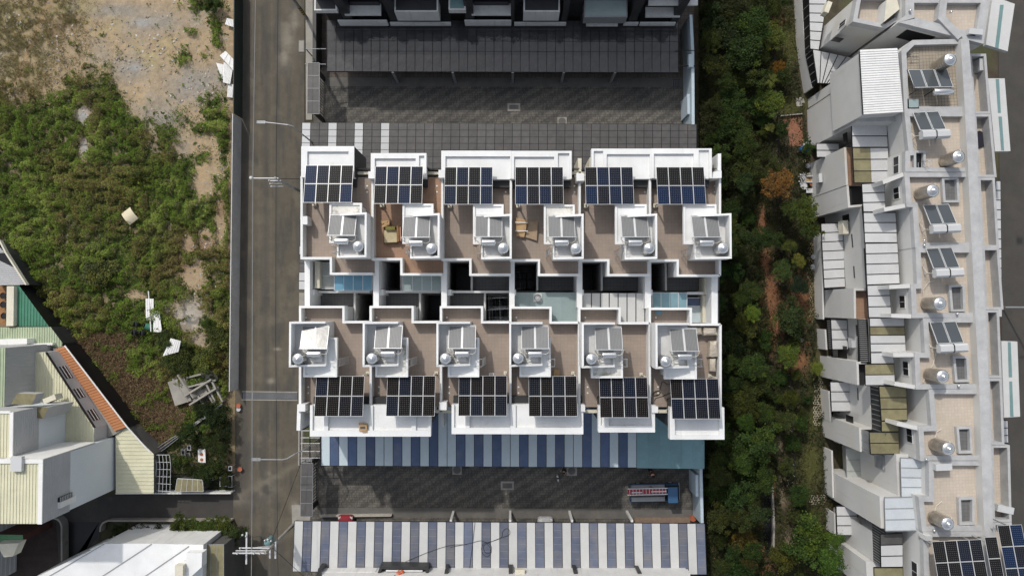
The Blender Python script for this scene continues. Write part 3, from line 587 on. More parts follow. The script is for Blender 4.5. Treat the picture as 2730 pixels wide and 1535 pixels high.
for g in GEN:
    j = min(range(len(LM)), key=lambda k: (LM[k][0]-g[0])**2+(LM[k][1]-g[1])**2); dx, dy = g[0]-LM[j][0], g[1]-LM[j][1]
    a_ = math.degrees(math.atan2(-dy, dx)) % 360; w = ['right of', 'above and right of', 'above', 'above and left of', 'left of', 'below and left of', 'below', 'below and right of'][int((a_+22.5)//45) % 8]
    bykey.setdefault((g[2] > 22, w, j), []).append((math.hypot(dx, dy), g))
for (big, w, j), L_ in bykey.items():
    L_.sort(key=lambda q: q[0])
    for k, (_, g) in enumerate(L_):
        ex = '' if len(L_) == 1 else ', '+['nearest to it', 'second nearest to it', 'third nearest to it', 'fourth nearest to it', 'fifth nearest to it', 'sixth nearest to it', 'farthest from it'][min(k, 6)]
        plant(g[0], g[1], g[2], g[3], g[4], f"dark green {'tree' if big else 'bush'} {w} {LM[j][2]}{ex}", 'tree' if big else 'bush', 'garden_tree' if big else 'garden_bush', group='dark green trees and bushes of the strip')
# lot bushes and the hedge along the side street
for (px, py, r_, h, c, lab) in [(545, 960, 34, 1.8, (.12, .15, .04), 'pale green bush behind the concrete channels'), (470, 960, 40, 1.9, (.07, .10, .03), 'dark green bush above the brown vines by the broken white sheet'),
      (560, 12, 26, 1.4, (.06, .10, .025), 'green bush at the top of the lot by the dark hoarding'), (440, 905, 28, 1.7, (.065, .095, .03), 'green bush below the white boards'), (260, 730, 40, 1.5, (.11, .14, .05), 'pale green bushy patch in the lower left of the lot'), (575, 900, 30, 1.3, (.09, .12, .035), 'green bush beside the hoarding near its lower end'),
      (548, 860, 16, 1.2, (.08, .13, .03), 'small green bush on the cracked concrete patch'), (365, 470, 26, 1.1, (.10, .13, .035), 'light green patch of shrubs in the middle of the lot')]:
    plant(px, py, r_, h, c, lab, 'bush', 'lot_bush', group='bushes growing on the lot')
for k, (px, py, r_, h, c) in enumerate([(325, 1418, 26, 2.2, (.035, .05, .018)), (375, 1425, 24, 2.0, (.04, .05, .02)), (420, 1432, 26, 2.2, (.05, .075, .03)), (470, 1402, 28, 2.6, (.07, .10, .022)), (505, 1415, 30, 2.6, (.085, .13, .03)), (545, 1410, 28, 2.6, (.08, .13, .03)), (585, 1402, 26, 2.4, (.085, .12, .028)), (622, 1425, 26, 2.6, (.06, .09, .03)), (420, 1448, 16, 2.0, (.10, .09, .02))]):
    lab = ['darkest hedge shrub at the left end of the side street hedge', 'dull dark hedge shrub next to the left end of the hedge', 'grey-green hedge shrub over the white roof corner', 'olive hedge shrub in the middle of the side street hedge', 'bright green hedge shrub right of the olive one', 'bright green hedge shrub above the seamed white roof', 'bright hedge shrub near the road corner', 'drooping dark hedge shrub at the road corner', 'small yellowish spiky shrub in front of the hedge'][k]
    plant(px, py, r_, h, c, lab, 'shrub', 'hedge_shrub', group='hedge shrubs along the side street')
for (px, py, r_, h, c, lab) in [(565, 1110, 34, 2.2, (.035, .06, .02), 'dark vine-covered shrub at the top of the walled garden plot'), (500, 1150, 26, 2.2, (.045, .08, .022), 'green shrub growing through the bent pipe fence'), (560, 1180, 30, 1.9, (.06, .09, .03), 'green shrub with white litter in the walled garden plot'), (480, 1230, 24, 1.8, (.055, .09, .025), 'green shrub left of the rusty white board'),
      (575, 1240, 26, 1.8, (.055, .085, .025), 'green shrub at the road side of the garden plot'), (540, 1265, 26, 1.7, (.05, .08, .025), 'green shrub at the lower middle of the garden plot'), (545, 1138, 12, 2.3, (.13, .22, .04), 'small vivid green shrub by the pipe fence'), (615, 1455, 24, 2.8, (.05, .085, .035), 'fan-leaved plant at the bottom road corner')]:
    plant(px, py, r_, h, c, lab, 'shrub', 'garden_shrub', group='shrubs of the walled garden plot', mesh=PALM if 'fan' in lab else None)
# creek
cr = [(2034, 1298), (2058, 1298), (2058, 1480), (2050, 1485), (2036, 1455), (2034, 1395), (2026, 1350)]
sheet('creek_water', cr, .10, WATERM)
t = thing('creek_wall', 'pale brown retaining kerb along the right side of the dark creek', 'wall', P(2060, 1400, 0)); b = MB(); b.pline([(2060, 1298), (2062, 1350), (2064, 1400), (2063, 1445), (2061, 1485)], .18, .45, 0, CONC); b.build('kerb', t)
# ------------------------------------------------------------------ the twelve terraced houses of the middle block
ZT, ZP, ZS = 10.2, 11.3, 11.6      # terrace floor, parapet top, white front roof
A4 = (780, 380); B4 = (1360, 380); C4 = (760, 640); D4 = (1360, 640); E4 = (760, 880); F4 = (1360, 880)
UPX = [804, 993, 1179, 1362, 1545.5, 1733, 1919.5]                 # party walls, upper row (parapet tops)
UY1 = [688, 690.5, 691.5, 693.5, 693.5, 694]; USX = [882, 1070, 1254, 1437, 1622, 1807]; UY2 = [729.5, 731, 732, 732.5, 733, 734.5]
LPX = [800, 988, 1175.5, 1360.5, 1544.5, 1732.5, 1921]
LY1 = [818, 818, 818.5, 820, 822, 823]; LSX = [915.5, 1100, 1285, 1468, 1652, 1842]; LY2 = [858.5, 858.5, 859, 860, 861.5, 865]
TH = 0.19
houses_u, houses_l = [], []
LU = ['white terraced house, leftmost of the upper row, beside the road',
      'white terraced house second from left in the upper row, with orange-toned terrace and broken armchair',
      'white terraced house third from left in the upper row, over a deep dark light well',
      'white terraced house of the upper row with flattened cardboard on its terrace',
      'white terraced house of the upper row, next to the rightmost one',
      'white terraced house, rightmost of the upper row, beside the trees']
LL = ['white terraced house, leftmost of the lower row, beside the road drain',
      'white terraced house second from left in the lower row, with black-stained stair roof',
      'white terraced house third from left in the lower row',
      'white terraced house of the lower row with the teal glass court roof above it',
      'white terraced house of the lower row with the opal sheet court roof above it',
      'white terraced house, rightmost of the lower row, with wrapped bundles on its terrace']
def W2(px, py, z=ZP): return P(px, py, z)[:2]
for i in range(6):
    # ---- upper row
    xl, xr = UPX[i], UPX[i+1]; c = P((xl+xr)/2, 600, 0)
    h = thing('terraced_house', LU[i], 'house', (c[0], c[1], 0), 'white terraced houses in the upper row'); houses_u.append(h)
    yf = 466
    out = [W2(xl, yf), W2(xr, yf), W2(xr, UY2[i]), W2(USX[i], UY2[i]), W2(USX[i], UY1[i]), W2(xl, UY1[i])]
    b = MB(); b.prism(out, ZT-0.06, 0, WHITE2); b.build('wall', h)
    _, o2 = inset(out, 0.02)
    b = MB(); b.prism(o2, ZT, ZT-0.05, [TILEB, TILEO, TILEB, TILEB, TILEB, TILEB][i]); b.build('terrace_floor', h)
    b = MB(); b.line([W2(xl, yf+4), W2(xl, UY1[i]), W2(USX[i], UY1[i]), W2(USX[i], UY2[i]), W2(xr, UY2[i])], TH, ZP, ZT-0.05, WHITE)
    if i == 5: b.line([W2(xr, UY2[i]), W2(xr, yf+4)], TH, ZP, ZT-0.05, WHITE)
    b.build('parapet', h)
    b = MB(); x0, y0 = W2(xl, 462, ZT); x1, _ = W2(xr, 462, ZT)
    b.box(x0+.1, y0-.12, ZT-.3, x1-.1, y0+.12, ZT+.12, CREAMW); b.build('front_kerb', h)
    b = MB(); b.box(x0+.1, y0+.22, ZT+.75, x1-.1, y0+.28, ZT+.82, BLACKM); b.box(x0+.1, y0+.22, ZT+.25, x1-.1, y0+.28, ZT+.30, BLACKM)
    for k in range(12): xx = x0+.15+(x1-x0-.3)*k/11; b.box(xx, y0+.235, ZT-.1, xx+.03, y0+.265, ZT+.75, BLACKM)
    b.build('railing', h)
    # ---- lower row
    xl, xr = LPX[i], LPX[i+1]; c = P((xl+xr)/2, 960, 0)
    h = thing('terraced_house', LL[i], 'house', (c[0], c[1], 0), 'white terraced houses in the lower row'); houses_l.append(h)
    yf = 1090
    out = [W2(xl, LY1[i]), W2(LSX[i], LY1[i]), W2(LSX[i], LY2[i]), W2(xr, LY2[i]), W2(xr, yf), W2(xl, yf)]
    b = MB(); b.prism(out, ZT-0.06, 0, WHITE2); b.build('wall', h)
    _, o2 = inset(out, 0.02)
    b = MB(); b.prism(o2, ZT, ZT-0.05, TILEB); b.build('terrace_floor', h)
    b = MB(); b.line([W2(xl, yf-3), W2(xl, LY1[i]), W2(LSX[i], LY1[i]), W2(LSX[i], LY2[i]), W2(xr, LY2[i])], TH, ZP, ZT-0.05, WHITE)
    if i == 5: b.line([W2(xr, LY2[i]), W2(xr, yf-3)], TH, ZP, ZT-0.05, WHITE)
    b.build('parapet', h)
    b = MB(); x0, y0 = W2(xl, 1096, ZT); x1, _ = W2(xr, 1096, ZT)
    b.box(x0+.1, y0-.12, ZT-.3, x1-.1, y0+.12, ZT+.12, CREAMW); b.build('front_kerb', h)

# knobs (pier caps) where party walls meet the front, and the side fins
def pier(h, px, zt, zb, m=WHITE): b = MB(); b.pprism(px, zt, zb, m); return b.build('pier', h)
for i, q in enumerate([(982, 457, 999, 476), (1169, 453, 1186, 474)]): pier(houses_u[i+1], R4(*q), 11.75, ZT)
pier(houses_u[4], Q(B4, 708, 328, 792, 328, 792, 408, 708, 408), 11.75, ZT); pier(houses_u[5], Q(B4, 2172, 312, 2255, 300, 2255, 378, 2160, 382), 11.75, ZT)
pier(houses_u[0], Q(A4, 110, 785, 158, 785, 158, 872, 110, 872), 11.5, ZT-1)
pier(houses_l[0], Q(E4, 132, 790, 215, 790, 215, 865, 132, 865), 11.75, ZT); pier(houses_l[2], Q(E4, 1642, 768, 1722, 768, 1722, 850, 1640, 850), 11.75, ZT)
pier(houses_l[4], Q(F4, 755, 800, 800, 800, 800, 868, 755, 868), 11.75, ZT); pier(houses_l[5], Q(F4, 1510, 800, 1578, 815, 1578, 880, 1510, 880), 11.75, ZT)
# side fins at the fronts
def fin(h, px, zt, zb, m=WHITE): b = MB(); b.pprism(px, zt, zb, m); return b.build('fin_wall', h)
fin(houses_l[0], Q(E4, 130, 790, 170, 790, 160, 1068, 122, 1068), 11.5, 3.3)
fin(houses_u[5], Q(B4, 2215, 120, 2250, 118, 2250, 300, 2215, 300), 11.4, 6.6); fin(houses_u[4], Q(B4, 722, 168, 762, 168, 760, 310, 726, 310), 10.2, 6.6, CREAMW)
fin(houses_u[4], Q(B4, 848, 160, 868, 160, 868, 262, 845, 262), 10.2, 6.6, CREAMW); fin(houses_l[1], Q(E4, 1655, 870, 1692, 870, 1692, 1030, 1660, 1030), 9.0, 6.6, WHITE2)

# white front roofs with sunk fields; fields = sunken rectangles inside the outline
def front_roof(h, quad, fields, label=None, rim=ZS, sink=0.22, wallcol=DARKW, front_up=True):
    xs = sorted([p[0] for p in quad]); ys = sorted([p[1] for p in quad])
    wq = [P(a, b, rim)[:2] for a, b in quad]
    b = MB(); b.prism(wq, rim-sink, rim-0.75, WHITE)
    (X0, Y0), (X1, Y1) = (min(p[0] for p in wq), min(p[1] for p in wq)), (max(p[0] for p in wq), max(p[1] for p in wq))
    # rim = outline minus fields, cut into columns at the field edges
    F_ = []
    for f in fields:
        a = P(f[0], f[1], rim); c = P(f[2], f[3], rim); F_.append((min(a[0], c[0]), max(a[0], c[0]), min(a[1], c[1]), max(a[1], c[1])))
    cuts = sorted(set([X0, X1]+[v for f in F_ for v in f[:2]]))
    for a, c in zip(cuts[:-1], cuts[1:]):
        if c-a < 0.02: continue
        mid = (a+c)/2; ff = [f for f in F_ if f[0] < mid < f[1]]
        if not ff: b.box(a, Y0, rim-sink-0.01, c, Y1, rim, WHITE)
        else:
            f = ff[0]
            if Y1-f[3] > 0.03: b.box(a, f[3], rim-sink-0.01, c, Y1, rim, WHITE)
            if f[2]-Y0 > 0.03: b.box(a, Y0, rim-sink-0.01, c, f[2], rim, WHITE)
    o = b.build('front_roof', h)
    w = MB(); iy = 0.02
    if front_up: w.box(X0+.08, Y0-0.6, 3.3, X1-.02, Y1-.9, rim-.76, wallcol)
    else: w.box(X0+.08, Y0+.9, 3.3, X1-.02, Y1+0.6, rim-.76, wallcol)
    w.build('front_wall', h); return o
front_roof(houses_u[0], R4(803, 390, 944, 473), [(819, 404, 929, 476)])
front_roof(houses_u[1], R4(988.5, 408.5, 1136.5, 474), [(999, 422.5, 1108, 477), (1117, 415, 1131, 477)])
front_roof(houses_u[2], R4(1176.5, 402, 1363, 477), [(1187.5, 417, 1360, 480)])
front_roof(houses_u[3], R4(1363.3, 402.5, 1524, 477), [(1370.5, 418, 1477.5, 480), (1487.5, 408.5, 1518, 480)])
front_roof(houses_u[4], R4(1577, 396.5, 1737, 476), [(1583, 402.5, 1608.5, 479), (1617.5, 411, 1733, 479)])
front_roof(houses_u[5], R4(1737.3, 396, 1897.5, 475), [(1743.5, 410, 1850, 478), (1863, 400, 1891, 478)])
front_roof(houses_l[0], R4(826.5, 1080, 986, 1163), [(833.5, 1070, 863.5, 1147), (875, 1070, 985, 1147)], front_up=False)
front_roof(houses_l[1], R4(986.3, 1080, 1148.5, 1163), [(994, 1070, 1097, 1147), (1109, 1070, 1142, 1147)], front_up=False)
front_roof(houses_l[2], R4(1204, 1078, 1361, 1156.5), [(1211, 1070, 1240.5, 1139.5), (1252, 1070, 1360, 1139.5)], front_up=False)
front_roof(houses_l[3], R4(1361.3, 1078, 1555, 1157), [(1375, 1070, 1549, 1139.5)], front_up=False)
front_roof(houses_l[4], R4(1595, 1081, 1746, 1152), [(1602, 1072, 1610.5, 1134), (1623, 1072, 1737, 1134)], front_up=False)
front_roof(houses_l[5], R4(1786, 1086, 1931, 1171), [(1799.5, 1076, 1918, 1159)], front_up=False)

_a, _b = P(944, 390, ZS), P(944, 473, ZS); b = MB(); b.box(_a[0]-.14, _b[1]+.05, 6.8, _a[0]-.02, _a[1]-.03, ZS-.76, DARKW); b.box(_a[0]+.001, _b[1]+.05, 6.8, _a[0]+.03, _a[1]-.03, ZS-.06, DARKW); b.build('black_side_wall', houses_u[0])
for row, hh in ((0, houses_u), (1, houses_l)):
    for i, h in enumerate(hh):
        X_ = (UPX if row == 0 else LPX); ys = (496, 512, 690) if row == 0 else (846, 1031, 1047)
        for k, yy in enumerate(ys):
            xx = (X_[i+1]-14 if row == 0 else X_[i]+22) if yy not in (690, 846) else (X_[i+1]-22 if row == 0 else X_[i]+16)
            c = P(xx, yy, ZT); b = MB(); b.lathe((c[0], c[1], ZT), [(.075, 0), (.075, .03), (.0, .035)], WHITE, 10); b.build('floor_drain', h)
# stair tower roofs and tank decks
stair_u = [(878, 541, 964, 648, 899, 566, 977.5, 685), (1073, 543, 1155, 650, 1094, 568, 1172, 687), (1261, 544.5, 1342.5, 651, 1283, 570, 1364, 689),
           (1450, 545.5, 1532.5, 651, 1474, 570, 1556, 689.5), (1640, 544.5, 1724.5, 651, 1665.5, 569.5, 1752, 689.5), (1822, 544.5, 1911, 651, 1851.5, 568.5, 1950, 689)]
stair_l = [(809, 900, 898, 1005, 771, 857.5, 870, 978.5), (1001, 900, 1087.5, 1005, 967, 858, 1063, 978), (1194, 900, 1277.5, 1005, 1163.5, 858, 1254, 977.5),
           (1385, 900, 1468.5, 1004.5, 1357.5, 859, 1446, 977.5), (1575.5, 900, 1661, 1007.5, 1551, 860, 1638.5, 981), (1770.5, 903, 1858, 1010.5, 1747.5, 861.5, 1835.5, 983)]
ZR, ZD, ZLOW, ZHI = 12.6, 12.75, 12.95, 14.0
deck_u, deck_l = [], []
for i in range(6):
    for row in (0, 1):
        q = (stair_u, stair_l)[row][i]; h = (houses_u, houses_l)[row][i]
        a = P(q[0], q[1], ZR); c = P(q[2], q[3], ZR); X0, X1, Y0, Y1 = a[0], c[0], c[1], a[1]
        if row == 0:
            hi = P(q[6], q[5], ZHI); hb = P(q[6], q[7], ZHI); lo = P(q[4], q[5], ZLOW); lb = P(q[4], q[7], ZLOW)
            DX0, DX1 = lo[0], hi[0]; DY1, DY0 = hi[1], hb[1]
        else:
            hi = P(q[4], q[5], ZHI); hb = P(q[4], q[7], ZHI); lo = P(q[6], q[5], ZLOW)
            DX0, DX1 = hi[0], lo[0]; DY1, DY0 = hi[1], hb[1]
        rm = WHITE
        if (row, i) in ((0, 0), (0, 3), (1, 1), (1, 4)): rm = STAINW
        b = MB(); b.box(X0, Y0, ZR-.40, X1, Y1, ZR-.13, rm); rt = 0.17
        # rim only where the deck does not stand
        b.box(X0, Y0, ZR-.131, X0+rt, Y1, ZR, WHITE); b.box(X1-rt, Y0, ZR-.131, X1, Y1, ZR, WHITE)
        b.box(X0+rt, Y1-rt, ZR-.131, X1-rt, Y1, ZR, WHITE); b.box(X0+rt, Y0, ZR-.131, X1-rt, Y0+rt, ZR, WHITE)
        b.build('stair_roof', h)
        b = MB()
        if row == 0: b.box(DX0+.03, Y0+.35, ZT, X1-.12, Y1-.22, ZR-.41, WHITE2)
        else: b.box(X0+.12, Y0+.22, ZT, DX1+.25, Y1-.05, ZR-.41, WHITE2)
        b.build('stair_wall', h)
        b = MB(); b.box(DX0+.04, DY0+.04, ZT, DX1-.04, DY1-.04, ZD, WHITE2, ) ; b.build('tank_deck', h)
        t = 0.16; b = MB()
        if row == 0:
            b.prism([(DX0, DY1-t), (DX1, DY1-t), (DX1, DY1), (DX0, DY1)], [ZLOW, ZHI, ZHI, ZLOW], ZD-.2, WHITE)
            b.prism([(DX0, DY0), (DX1, DY0), (DX1, DY0+t), (DX0, DY0+t)], [ZLOW+.1, ZHI, ZHI, ZLOW+.1], ZD-.2, WHITE)
            b.box(DX1-t, DY0+t, ZD-.2, DX1, DY1-t, ZHI, WHITE); b.box(DX0, DY0+t, ZD-.2, DX0+.12, DY0+1.35, ZLOW, WHITE)
        else:
            b.prism([(DX0, DY1-t), (DX1, DY1-t), (DX1, DY1), (DX0, DY1)], [ZHI, ZLOW+.3, ZLOW+.3, ZHI], ZD-.2, WHITE)
            b.prism([(DX0, DY0), (DX1, DY0), (DX1, DY0+t), (DX0, DY0+t)], [ZHI, ZLOW+.1, ZLOW+.1, ZHI], ZD-.2, WHITE)
            b.box(DX0, DY0+t, ZD-.2, DX0+t, DY1-t, ZHI, WHITE); b.box(DX1-.12, DY0+t, ZD-.2, DX1, DY0+1.25, ZLOW, WHITE)
            b.box(DX1-1.15, DY0+.35, ZD-.05, DX1-.35, DY0+.85, ZD+.12, WHITE)
        b.build('deck_parapet', h)
        (deck_u, deck_l)[row].append((DX0, DX1, DY0, DY1))
# ladder rails on the decks
for i in range(6):
    X0, X1, Y0, Y1 = deck_u[i]; b = MB()
    for yy in (Y0+.45, Y0+1.0):
        b.tube([(X0-.45, yy-.1, ZT), (X0-.25, yy, ZLOW+.75), (X0+.05, yy, ZLOW+.85), (X0+.3, yy, ZLOW)], .022, GALV)
    for k in range(8): zz = ZT+.4+k*.33; xx = X0-.45+.2*(zz-ZT)/3.4; b.tube([(xx, Y0+.40, zz), (xx, Y0+.95, zz)], .014, GALV, 4)
    b.build('ladder', houses_u[i])
    X0, X1, Y0, Y1 = deck_l[i]; q = stair_l[i]; e = P(q[2], 965, ZR); b = MB()
    for yy in (e[1]+.3, e[1]-.3):
        b.tube([(e[0]+.5, yy, ZT), (e[0]+.25, yy, ZR+.8), (e[0]+.0, yy, ZR+.85), (e[0]-.35, yy, ZR)], .022, GALV)
    for k in range(8): zz = ZT+.4+k*.33; xx = e[0]+.5-.22*(zz-ZT)/3; b.tube([(xx, e[1]-.3, zz), (xx, e[1]+.3, zz)], .014, GALV, 4)
    b.build('ladder', houses_l[i])

# ------------------------------------------------------------------ the courts between the two rows (part of each house)
ZM = 6.8
def gap_rect(h, name, px, zt, zb, m, ms=None): b = MB(); b.pprism(px, zt, zb, m, ms); return b.build(name, h)
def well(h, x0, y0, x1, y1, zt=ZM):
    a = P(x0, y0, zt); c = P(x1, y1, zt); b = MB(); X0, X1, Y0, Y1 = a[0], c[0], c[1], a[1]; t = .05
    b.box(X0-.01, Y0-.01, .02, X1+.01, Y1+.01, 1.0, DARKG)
    for r in ((X0-t, Y0-t, X0, Y1+t), (X1, Y0-t, X1+t, Y1+t), (X0, Y0-t, X1, Y0), (X0, Y1, X1, Y1+t)): b.box(r[0], r[1], .02, r[2], r[3], zt-.25, WELLW)  # dark lining and black floor put the well's deep shade into colour
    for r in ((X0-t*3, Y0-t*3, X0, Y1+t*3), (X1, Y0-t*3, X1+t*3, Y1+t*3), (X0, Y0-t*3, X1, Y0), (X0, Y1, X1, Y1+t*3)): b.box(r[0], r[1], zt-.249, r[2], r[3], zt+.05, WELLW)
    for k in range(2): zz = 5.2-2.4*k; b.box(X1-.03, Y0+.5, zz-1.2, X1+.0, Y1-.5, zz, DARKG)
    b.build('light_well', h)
ym = 778
for i in range(6):
    h = houses_u[i]; xl = UPX[i]; xr = UPX[i+1]
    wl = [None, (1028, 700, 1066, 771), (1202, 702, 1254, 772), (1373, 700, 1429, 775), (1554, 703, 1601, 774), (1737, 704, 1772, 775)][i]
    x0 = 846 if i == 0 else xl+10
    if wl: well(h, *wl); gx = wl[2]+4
    else: gx = 847
    gap_rect(h, 'balcony_floor', R4(gx, 690, xr-2, ym-3), ZM, 0, TILEG, WHITE2)
    if wl: gap_rect(h, 'cross_wall', R4(wl[2]+1, 694, wl[2]+6, ym-3), ZM+.9, 0, WHITE2); 
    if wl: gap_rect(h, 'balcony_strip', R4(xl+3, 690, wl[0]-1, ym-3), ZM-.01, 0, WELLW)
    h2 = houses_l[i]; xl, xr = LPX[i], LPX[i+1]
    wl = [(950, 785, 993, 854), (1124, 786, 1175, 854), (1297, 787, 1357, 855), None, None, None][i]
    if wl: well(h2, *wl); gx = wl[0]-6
    else: gx = xr-4
    gap_rect(h2, 'balcony_floor', R4(846 if i == 0 else xl+6, ym+2, gx, 862), ZM, 0, TILEG, WHITE2)
    if wl: gap_rect(h2, 'cross_wall', R4(wl[0]-7, ym+2, wl[0]-2, 860), ZM+.9, 0, WHITE2)
    # divider between the rows
    if i < 3: gap_rect(h2, 'divider_wall', R4(848 if i == 0 else xl+12, 775, xr-2, 780.5), 8.3, 0, WHITE)
    elif i == 5: gap_rect(h2, 'divider_wall', R4(1832, 778, 1880, 785), 8.3, 0, WHITE)
    # party walls of the court zone
for i, (x0, x1, y0, y1) in enumerate([(812, 826, 694, 816), (995, 1010, 694, 817), (1176.5, 1191, 694, 817), (1357.5, 1372, 696, 818), (1538, 1552.5, 697, 820), (1720, 1736, 698, 822)]):
    gap_rect(houses_u[i], 'party_wall', R4(x0, y0, x1, y1), ZT-.01, 0, WHITE)
    gap_rect(houses_u[i], 'pier', R4(x1-2, 772, x1+12 if i < 3 else x1+4, 787), 9.4, 6, WHITE)
gap_rect(houses_u[5], 'party_wall', R4(1897, 735, 1913.5, 862), ZT-.01, 0, WHITE)
gap_rect(houses_u[0], 'side_wall', R4(839, 697, 852, 768), 9.3, 0, CREAMW)
gap_rect(houses_l[5], 'side_wall', R4(1873, 786, 1887, 860), 8.3, 0, CREAMW)
gap_rect(houses_u[5], 'inner_pier', R4(1878, 740, 1893, 785), 8.6, 0, CREAMW)
def sheet_roof(parent, px, n, mats, z, gap=0.05, frame=ALU, name='roof_panel', drop=0.0, th=0.04, axis='x', seed=None, border=True):
    # px: four corners (tl, tr, br, bl); each sheet is its own part on a frame
    tl, tr, br, bl = [Vector(P(a, b, z)) for a, b in px]; f = MB()
    if axis == 'x': e0, e1, g0, g1 = tl, tr, bl, br
    else: e0, e1, g0, g1 = tl, bl, tr, br
    for k in range(n+1):
        a, c = e0.lerp(e1, k/n), g0.lerp(g1, k/n); c = c-Vector((0, 0, drop))
        d = (c-a).normalized(); s = Vector((-d.y, d.x, 0)).normalized()*gap*.55
        f.prism([a-s, a+s, c+s, c-s], [a.z+.015, a.z+.015, c.z+.015, c.z+.015], [a.z-.09, a.z-.09, c.z-.09, c.z-.09], frame)
    if border:
        for a, c in ((e0, e1), (g0-Vector((0, 0, drop)), g1-Vector((0, 0, drop)))):
            d = (c-a).normalized(); s = Vector((-d.y, d.x, 0)).normalized()*.035
            f.prism([a-s, a+s, c+s, c-s], a.z-.005, a.z-.12, frame)
    f.build('roof_frame', parent)
    for k in range(n):
        a, c, d, e = e0.lerp(e1, (k+.0)/n), e0.lerp(e1, (k+1.)/n), g0.lerp(g1, (k+1.)/n), g0.lerp(g1, k/n)
        w = (c-a).length; t = gap*.5/w; a2, c2 = a.lerp(c, t), c.lerp(a, t); d2, e2 = d.lerp(e, t), e.lerp(d, t)
        m = mats[k % len(mats)] if isinstance(mats, (list, tuple)) else mats
        b = MB(); b.prism([a2, c2, d2, e2], [z, z, z-drop, z-drop], [z-th, z-th, z-drop-th, z-drop-th], m)
        b.build(name, parent)
sheet_roof(houses_u[0], Q(C4, 525, 378, 930, 378, 930, 535, 525, 535), 4, AQUA, 8.9)
sheet_roof(houses_u[0], R4(856, 700, 890, 770), 2, PANG, 8.6, axis='y')
sheet_roof(houses_u[1], Q(C4, 1255, 380, 1665, 380, 1665, 537, 1255, 537), 4, AQUAP, 8.9)
MATS['aqua2'] = mk('mid_aqua_glass', (0.20, 0.33, 0.38), 0.3, var=0.12, rnd=0.1)
sheet_roof(houses_l[5], Q(D4, 1517, 562, 1885, 562, 1885, 718, 1517, 718), 4, MATS['aqua2'], 9.0)
sheet_roof(houses_l[5], Q(D4, 1893, 615, 2037, 615, 2037, 875, 1893, 875), 3, [DEEPB, PALEB, PALEB], 7.6, axis='y')
sheet_roof(houses_l[3], R4(1373, 780.5, 1538, 861), 4, AQUAP, 9.2, frame=AQUAP, gap=.03)
sheet_roof(houses_l[4], R4(1553, 781.5, 1719, 862), 7, WHITES, 9.2, frame=BLACKM, gap=.07)
# white turbine ventilator on the teal court roof
c = P(1433.5, 793.5, 9.3); v = thing('roof_ventilator', 'white round turbine vent on a square white plate on the teal court roof', 'ventilator', (c[0], c[1], 9.22))
b = MB(); b.box(c[0]-.38, c[1]-.38, 9.22, c[0]+.38, c[1]+.38, 9.28, WHITES); b.build('base_plate', v)
b = MB(); b.lathe((c[0], c[1], 9.28), [(.2, 0), (.2, .12), (.30, .2), (.30, .34), (.2, .46), (.07, .5), (.05, .56)], STEEL, 20)
b.build('turbine_head', v, smooth=True)
# side canopy of the road side: alternating sheets beside the leftmost house
cano = thing('side_canopy', 'narrow canopy of grey and white sheets along the road side of the block', 'canopy', (P(800, 600, 0)[0], P(800, 600, 0)[1], 0))
sheet_roof(cano, [(803, 447), (845, 447), (842, 772), (797, 772)], 14, [SMOKE, SHEETW, SHEETW, SMOKE, SHEETW, SHEETW, SMOKE, SMOKE, SMOKE, SHEETW, SMOKE, SMOKE, SHEETW, SHEETW], 3.2, axis='y', frame=BLACKM, gap=.05)
b = MB()
for k in range(5):
    c = P(800, 460+k*75, 3.1); b.box(c[0]-.04, c[1]-.04, 0, c[0]+.04, c[1]+.04, 3.08, BLACKM)
b.build('post', cano)

# ------------------------------------------------------------------ solar arrays
def cellmat():
    m = bpy.data.materials.new('solar_cell_glass'); m.use_nodes = True; nt = m.node_tree; N = nt.nodes; L = nt.links
    b = N['Principled BSDF']; b.inputs['Roughness'].default_value = 0.09; b.inputs['Specular IOR Level'].default_value = 0.10
    tc = N.new('ShaderNodeTexCoord'); sp = N.new('ShaderNodeSeparateXYZ'); L.new(tc.outputs['Object'], sp.inputs[0])
    def M_(op, a, c=None):
        x = N.new('ShaderNodeMath'); x.operation = op
        for i, s in ((0, a), (1, c)):
            if s is None: continue
            if isinstance(s, (int, float)): x.inputs[i].default_value = s
            else: L.new(s, x.inputs[i])
        return x.outputs[0]
    def edge(s, pitch):   # distance to the nearest cell joint, in cell widths
        return M_('ABSOLUTE', M_('SUBTRACT', M_('FRACT', M_('ADD', M_('DIVIDE', s, pitch), 100.0)), 0.5))
    ex, ey = edge(sp.outputs[0], 0.157), edge(sp.outputs[1], 0.157)
    joint = M_('GREATER_THAN', M_('MAXIMUM', ex, ey), 0.482)
    dia = M_('GREATER_THAN', M_('ADD', ex, ey), 0.86)
    oi = N.new('ShaderNodeObjectInfo'); cr = N.new('ShaderNodeValToRGB'); cr.color_ramp.interpolation = 'LINEAR'
    e = cr.color_ramp.elements; e[0].position = 0.35; e[0].color = (0.011, 0.011, 0.012, 1); e[1].position = 0.9; e[1].color = (0.008, 0.019, 0.052, 1)
    L.new(oi.outputs['Random'], cr.inputs[0])
    def mix(f, a, c):
        x = N.new('ShaderNodeMix'); x.data_type = 'RGBA'; L.new(f, x.inputs[0]); L.new(a, x.inputs[6]); x.inputs[7].default_value = c; return x.outputs[2]
    mu = N.new('ShaderNodeMix'); mu.data_type = 'RGBA'; mu.blend_type = 'MULTIPLY'; mu.inputs[0].default_value = 1; L.new(cr.outputs[0], mu.inputs[6]); L.new(oi.outputs['Color'], mu.inputs[7])
    c = mix(joint, mu.outputs[2], (0.030, 0.034, 0.042, 1)); c = mix(dia, c, (0.20, 0.195, 0.175, 1)); L.new(c, b.inputs['Base Color'])
    return m
CELL = cellmat()
